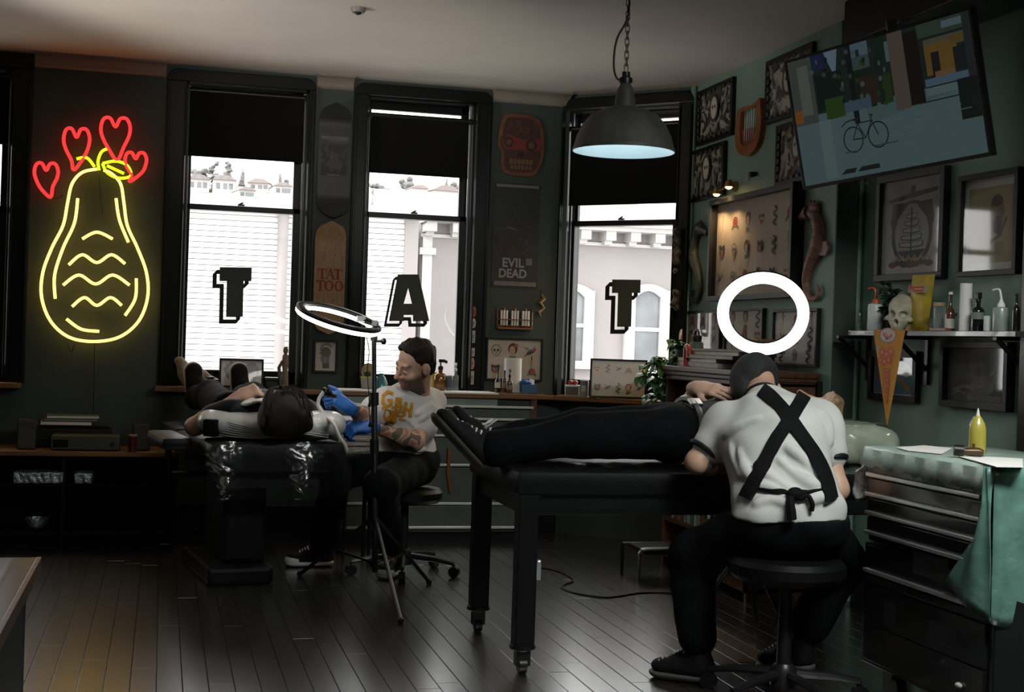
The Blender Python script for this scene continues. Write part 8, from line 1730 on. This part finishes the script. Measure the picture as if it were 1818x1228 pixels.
for s_ in 'LR':
    a = nrm(P['el' + s_] - P['sh' + s_]); c = P['sh' + s_] + (P['el' + s_] - P['sh' + s_]) * dict(L=.56, R=.44)[s_] + a * .032; build('sleeve_band', MB().torus(c, .0585, .0105, a, 28, 8), M_navy, t, world=True, smooth=True)
u_ = nrm(P['neck'] - P['chest']); build('neck_band', MB().torus(P['neck'] + u_ * .006, .061, .0055, u_, 30, 8), M_navy, t, world=True, smooth=True)
Tp = trousers(P, .020, 23, .0075, amp=.004, top=(P['pelvis'] - UP * .004, UP)); sdf_build('trousers', Tp, M_jean, t)
M_apr = pm('black_apron_webbing', (.0045, .005, .005), .8, spec=.15, bump=.2, bscale=120)
mb = MB(); ribbon_on(mb, Sp, [(1352, 694), (1376, 712), (1402, 745), (1440, 800), (1462, 840), (1474, 886)], 22, 4.2, 5.4, off=.007); build('apron_strap', mb, M_apr, t, world=True, smooth=True)
mb = MB(); ribbon_on(mb, Sp, [(1427, 705), (1408, 735), (1378, 782), (1345, 845), (1326, 885)], 24, 4.2, 5.4, off=.009); build('apron_strap', mb, M_apr, t, world=True, smooth=True)
mb = MB(); ribbon_on(mb, Sp, [(1330, 864), (1360, 870), (1400, 876), (1440, 874), (1470, 868)], 7, 4.2, 5.4, off=.006); build('apron_tie', mb, M_apr, t, world=True, smooth=True)
kc = march(Sp, [(1412, 876)], 4.2, 5.4)[0]; f_ = nrm(EYE - kc); mb = MB().ball(kc + f_ * .015, (.03, .022, .022), 12, 8)
px_ = lambda x_, y_, o_: march(Sp, [(x_, y_)], 4.2, 5.4)[0] + f_ * o_
mb.path(spline([kc + f_ * .016, px_(1404, 884, .02), px_(1404, 900, .02), px_(1406, 922, .02)], 4), [.014] * 9 + [.016] * 4, 8); mb.path(spline([kc + f_ * .016, px_(1420, 884, .018), px_(1434, 880, .02), px_(1442, 894, .016), px_(1441, 906, .014)], 4), .008, 8); build('apron_bow', mb, M_apr, t, world=True, smooth=True)
for s_, he, to, lab in (('L', (1262, 1190, 4.92), (1158, 1184, 5.02), 'black boot with a pale toe welt on the floor under the man in the apron'), ('R', (1440, 1162, 4.95), (1352, 1178, 5.1), 'dark boot half in shadow on the stool base')):
    h_, o_ = pz(*he), pz(*to)
    if s_ == 'L': h_[2] = 0; o_[2] = 0
    else: h_[2] = .045; o_[2] = .02
    sh = thing('boot', lab, 'shoe', (h_ + o_) / 2, 0, 'boots of the man in the apron'); sneaker('boot', sh, h_, o_, UP, pm('grey_rubber_welt', (.10, .095, .085), .5), M_canv, M_canv, True, .052, None, 7, P['an' + s_] + UP * .02); f2 = nrm(o_ - h_)
    mb = MB()
    for i in range(7):
        q = h_ + f2 * (.10 + .014 * i) + UP * (.120 - .0085 * i); l_ = np.cross(UP, f2)
        mb.ball(q - l_ * .036 * (1 if np.dot(l_, CF) > 0 else -1), .0042, 8, 6)
    build('eyelets', mb, M_chrome, sh, world=True, smooth=True)
stool('round_stool', 'black stool with a five armed base under the man in the apron', P['pelvis'][:2], P['pelvis'][2] - .145, .20, rot=1.1)
# low footrest at the table and the cable on the floor
a = on_z(1133, 1032, 0); t2 = thing('step_stool', 'low black step stool with a bright bent metal edge under the table', 'step stool', a); M_edge = M_chrome; zt_ = pz(1133, 975, depth(a))[2]; s_ = F / depth(a)
build('tread', MB().b2((.03, .0, zt_ - .03), (.34, .26, zt_ - .004)), M_blackp, t2, bevel=.006); build('tube_frame', MB().path(spline([(0, 0, .0), (0, .0, zt_ - .04), (.012, 0, zt_ - .012), (.04, 0, zt_), (.30, .0, zt_ + .004), (.35, 0, zt_ - .02), (.36, 0, 0)], 5), .010, 8), M_edge, t2, smooth=True)
for x_ in (0, .36): build('rear_leg', MB().path([(x_, .26, 0), (x_, .26, zt_ - .01)], .010, 8), M_blackm, t2, smooth=True)
build('rear_rail', MB().path([(0, .26, zt_ - .01), (.36, .26, zt_ - .01)], .010, 8), M_blackm, t2, smooth=True)
P_ = [on_z(x_, y_, .005) for x_, y_ in ((938, 1008), (965, 1008), (992, 1014), (1012, 1024), (1017, 1031), (1002, 1037), (999, 1044), (1020, 1052), (1060, 1059), (1090, 1059), (1140, 1052), (1195, 1053), (1260, 1062))]; t2 = thing('floor_cable', 'black cable snaking across the floor from the table post', 'cable', P_[0]); build('cable', MB().path(spline(P_, 8), .0048, 8), M_blackp, t2, world=True, smooth=True); build('plug', MB().box(P_[0] + np.array((-.02, 0, .008)), (.05, .024, .024)), M_blackp, t2, world=True, bevel=.004)
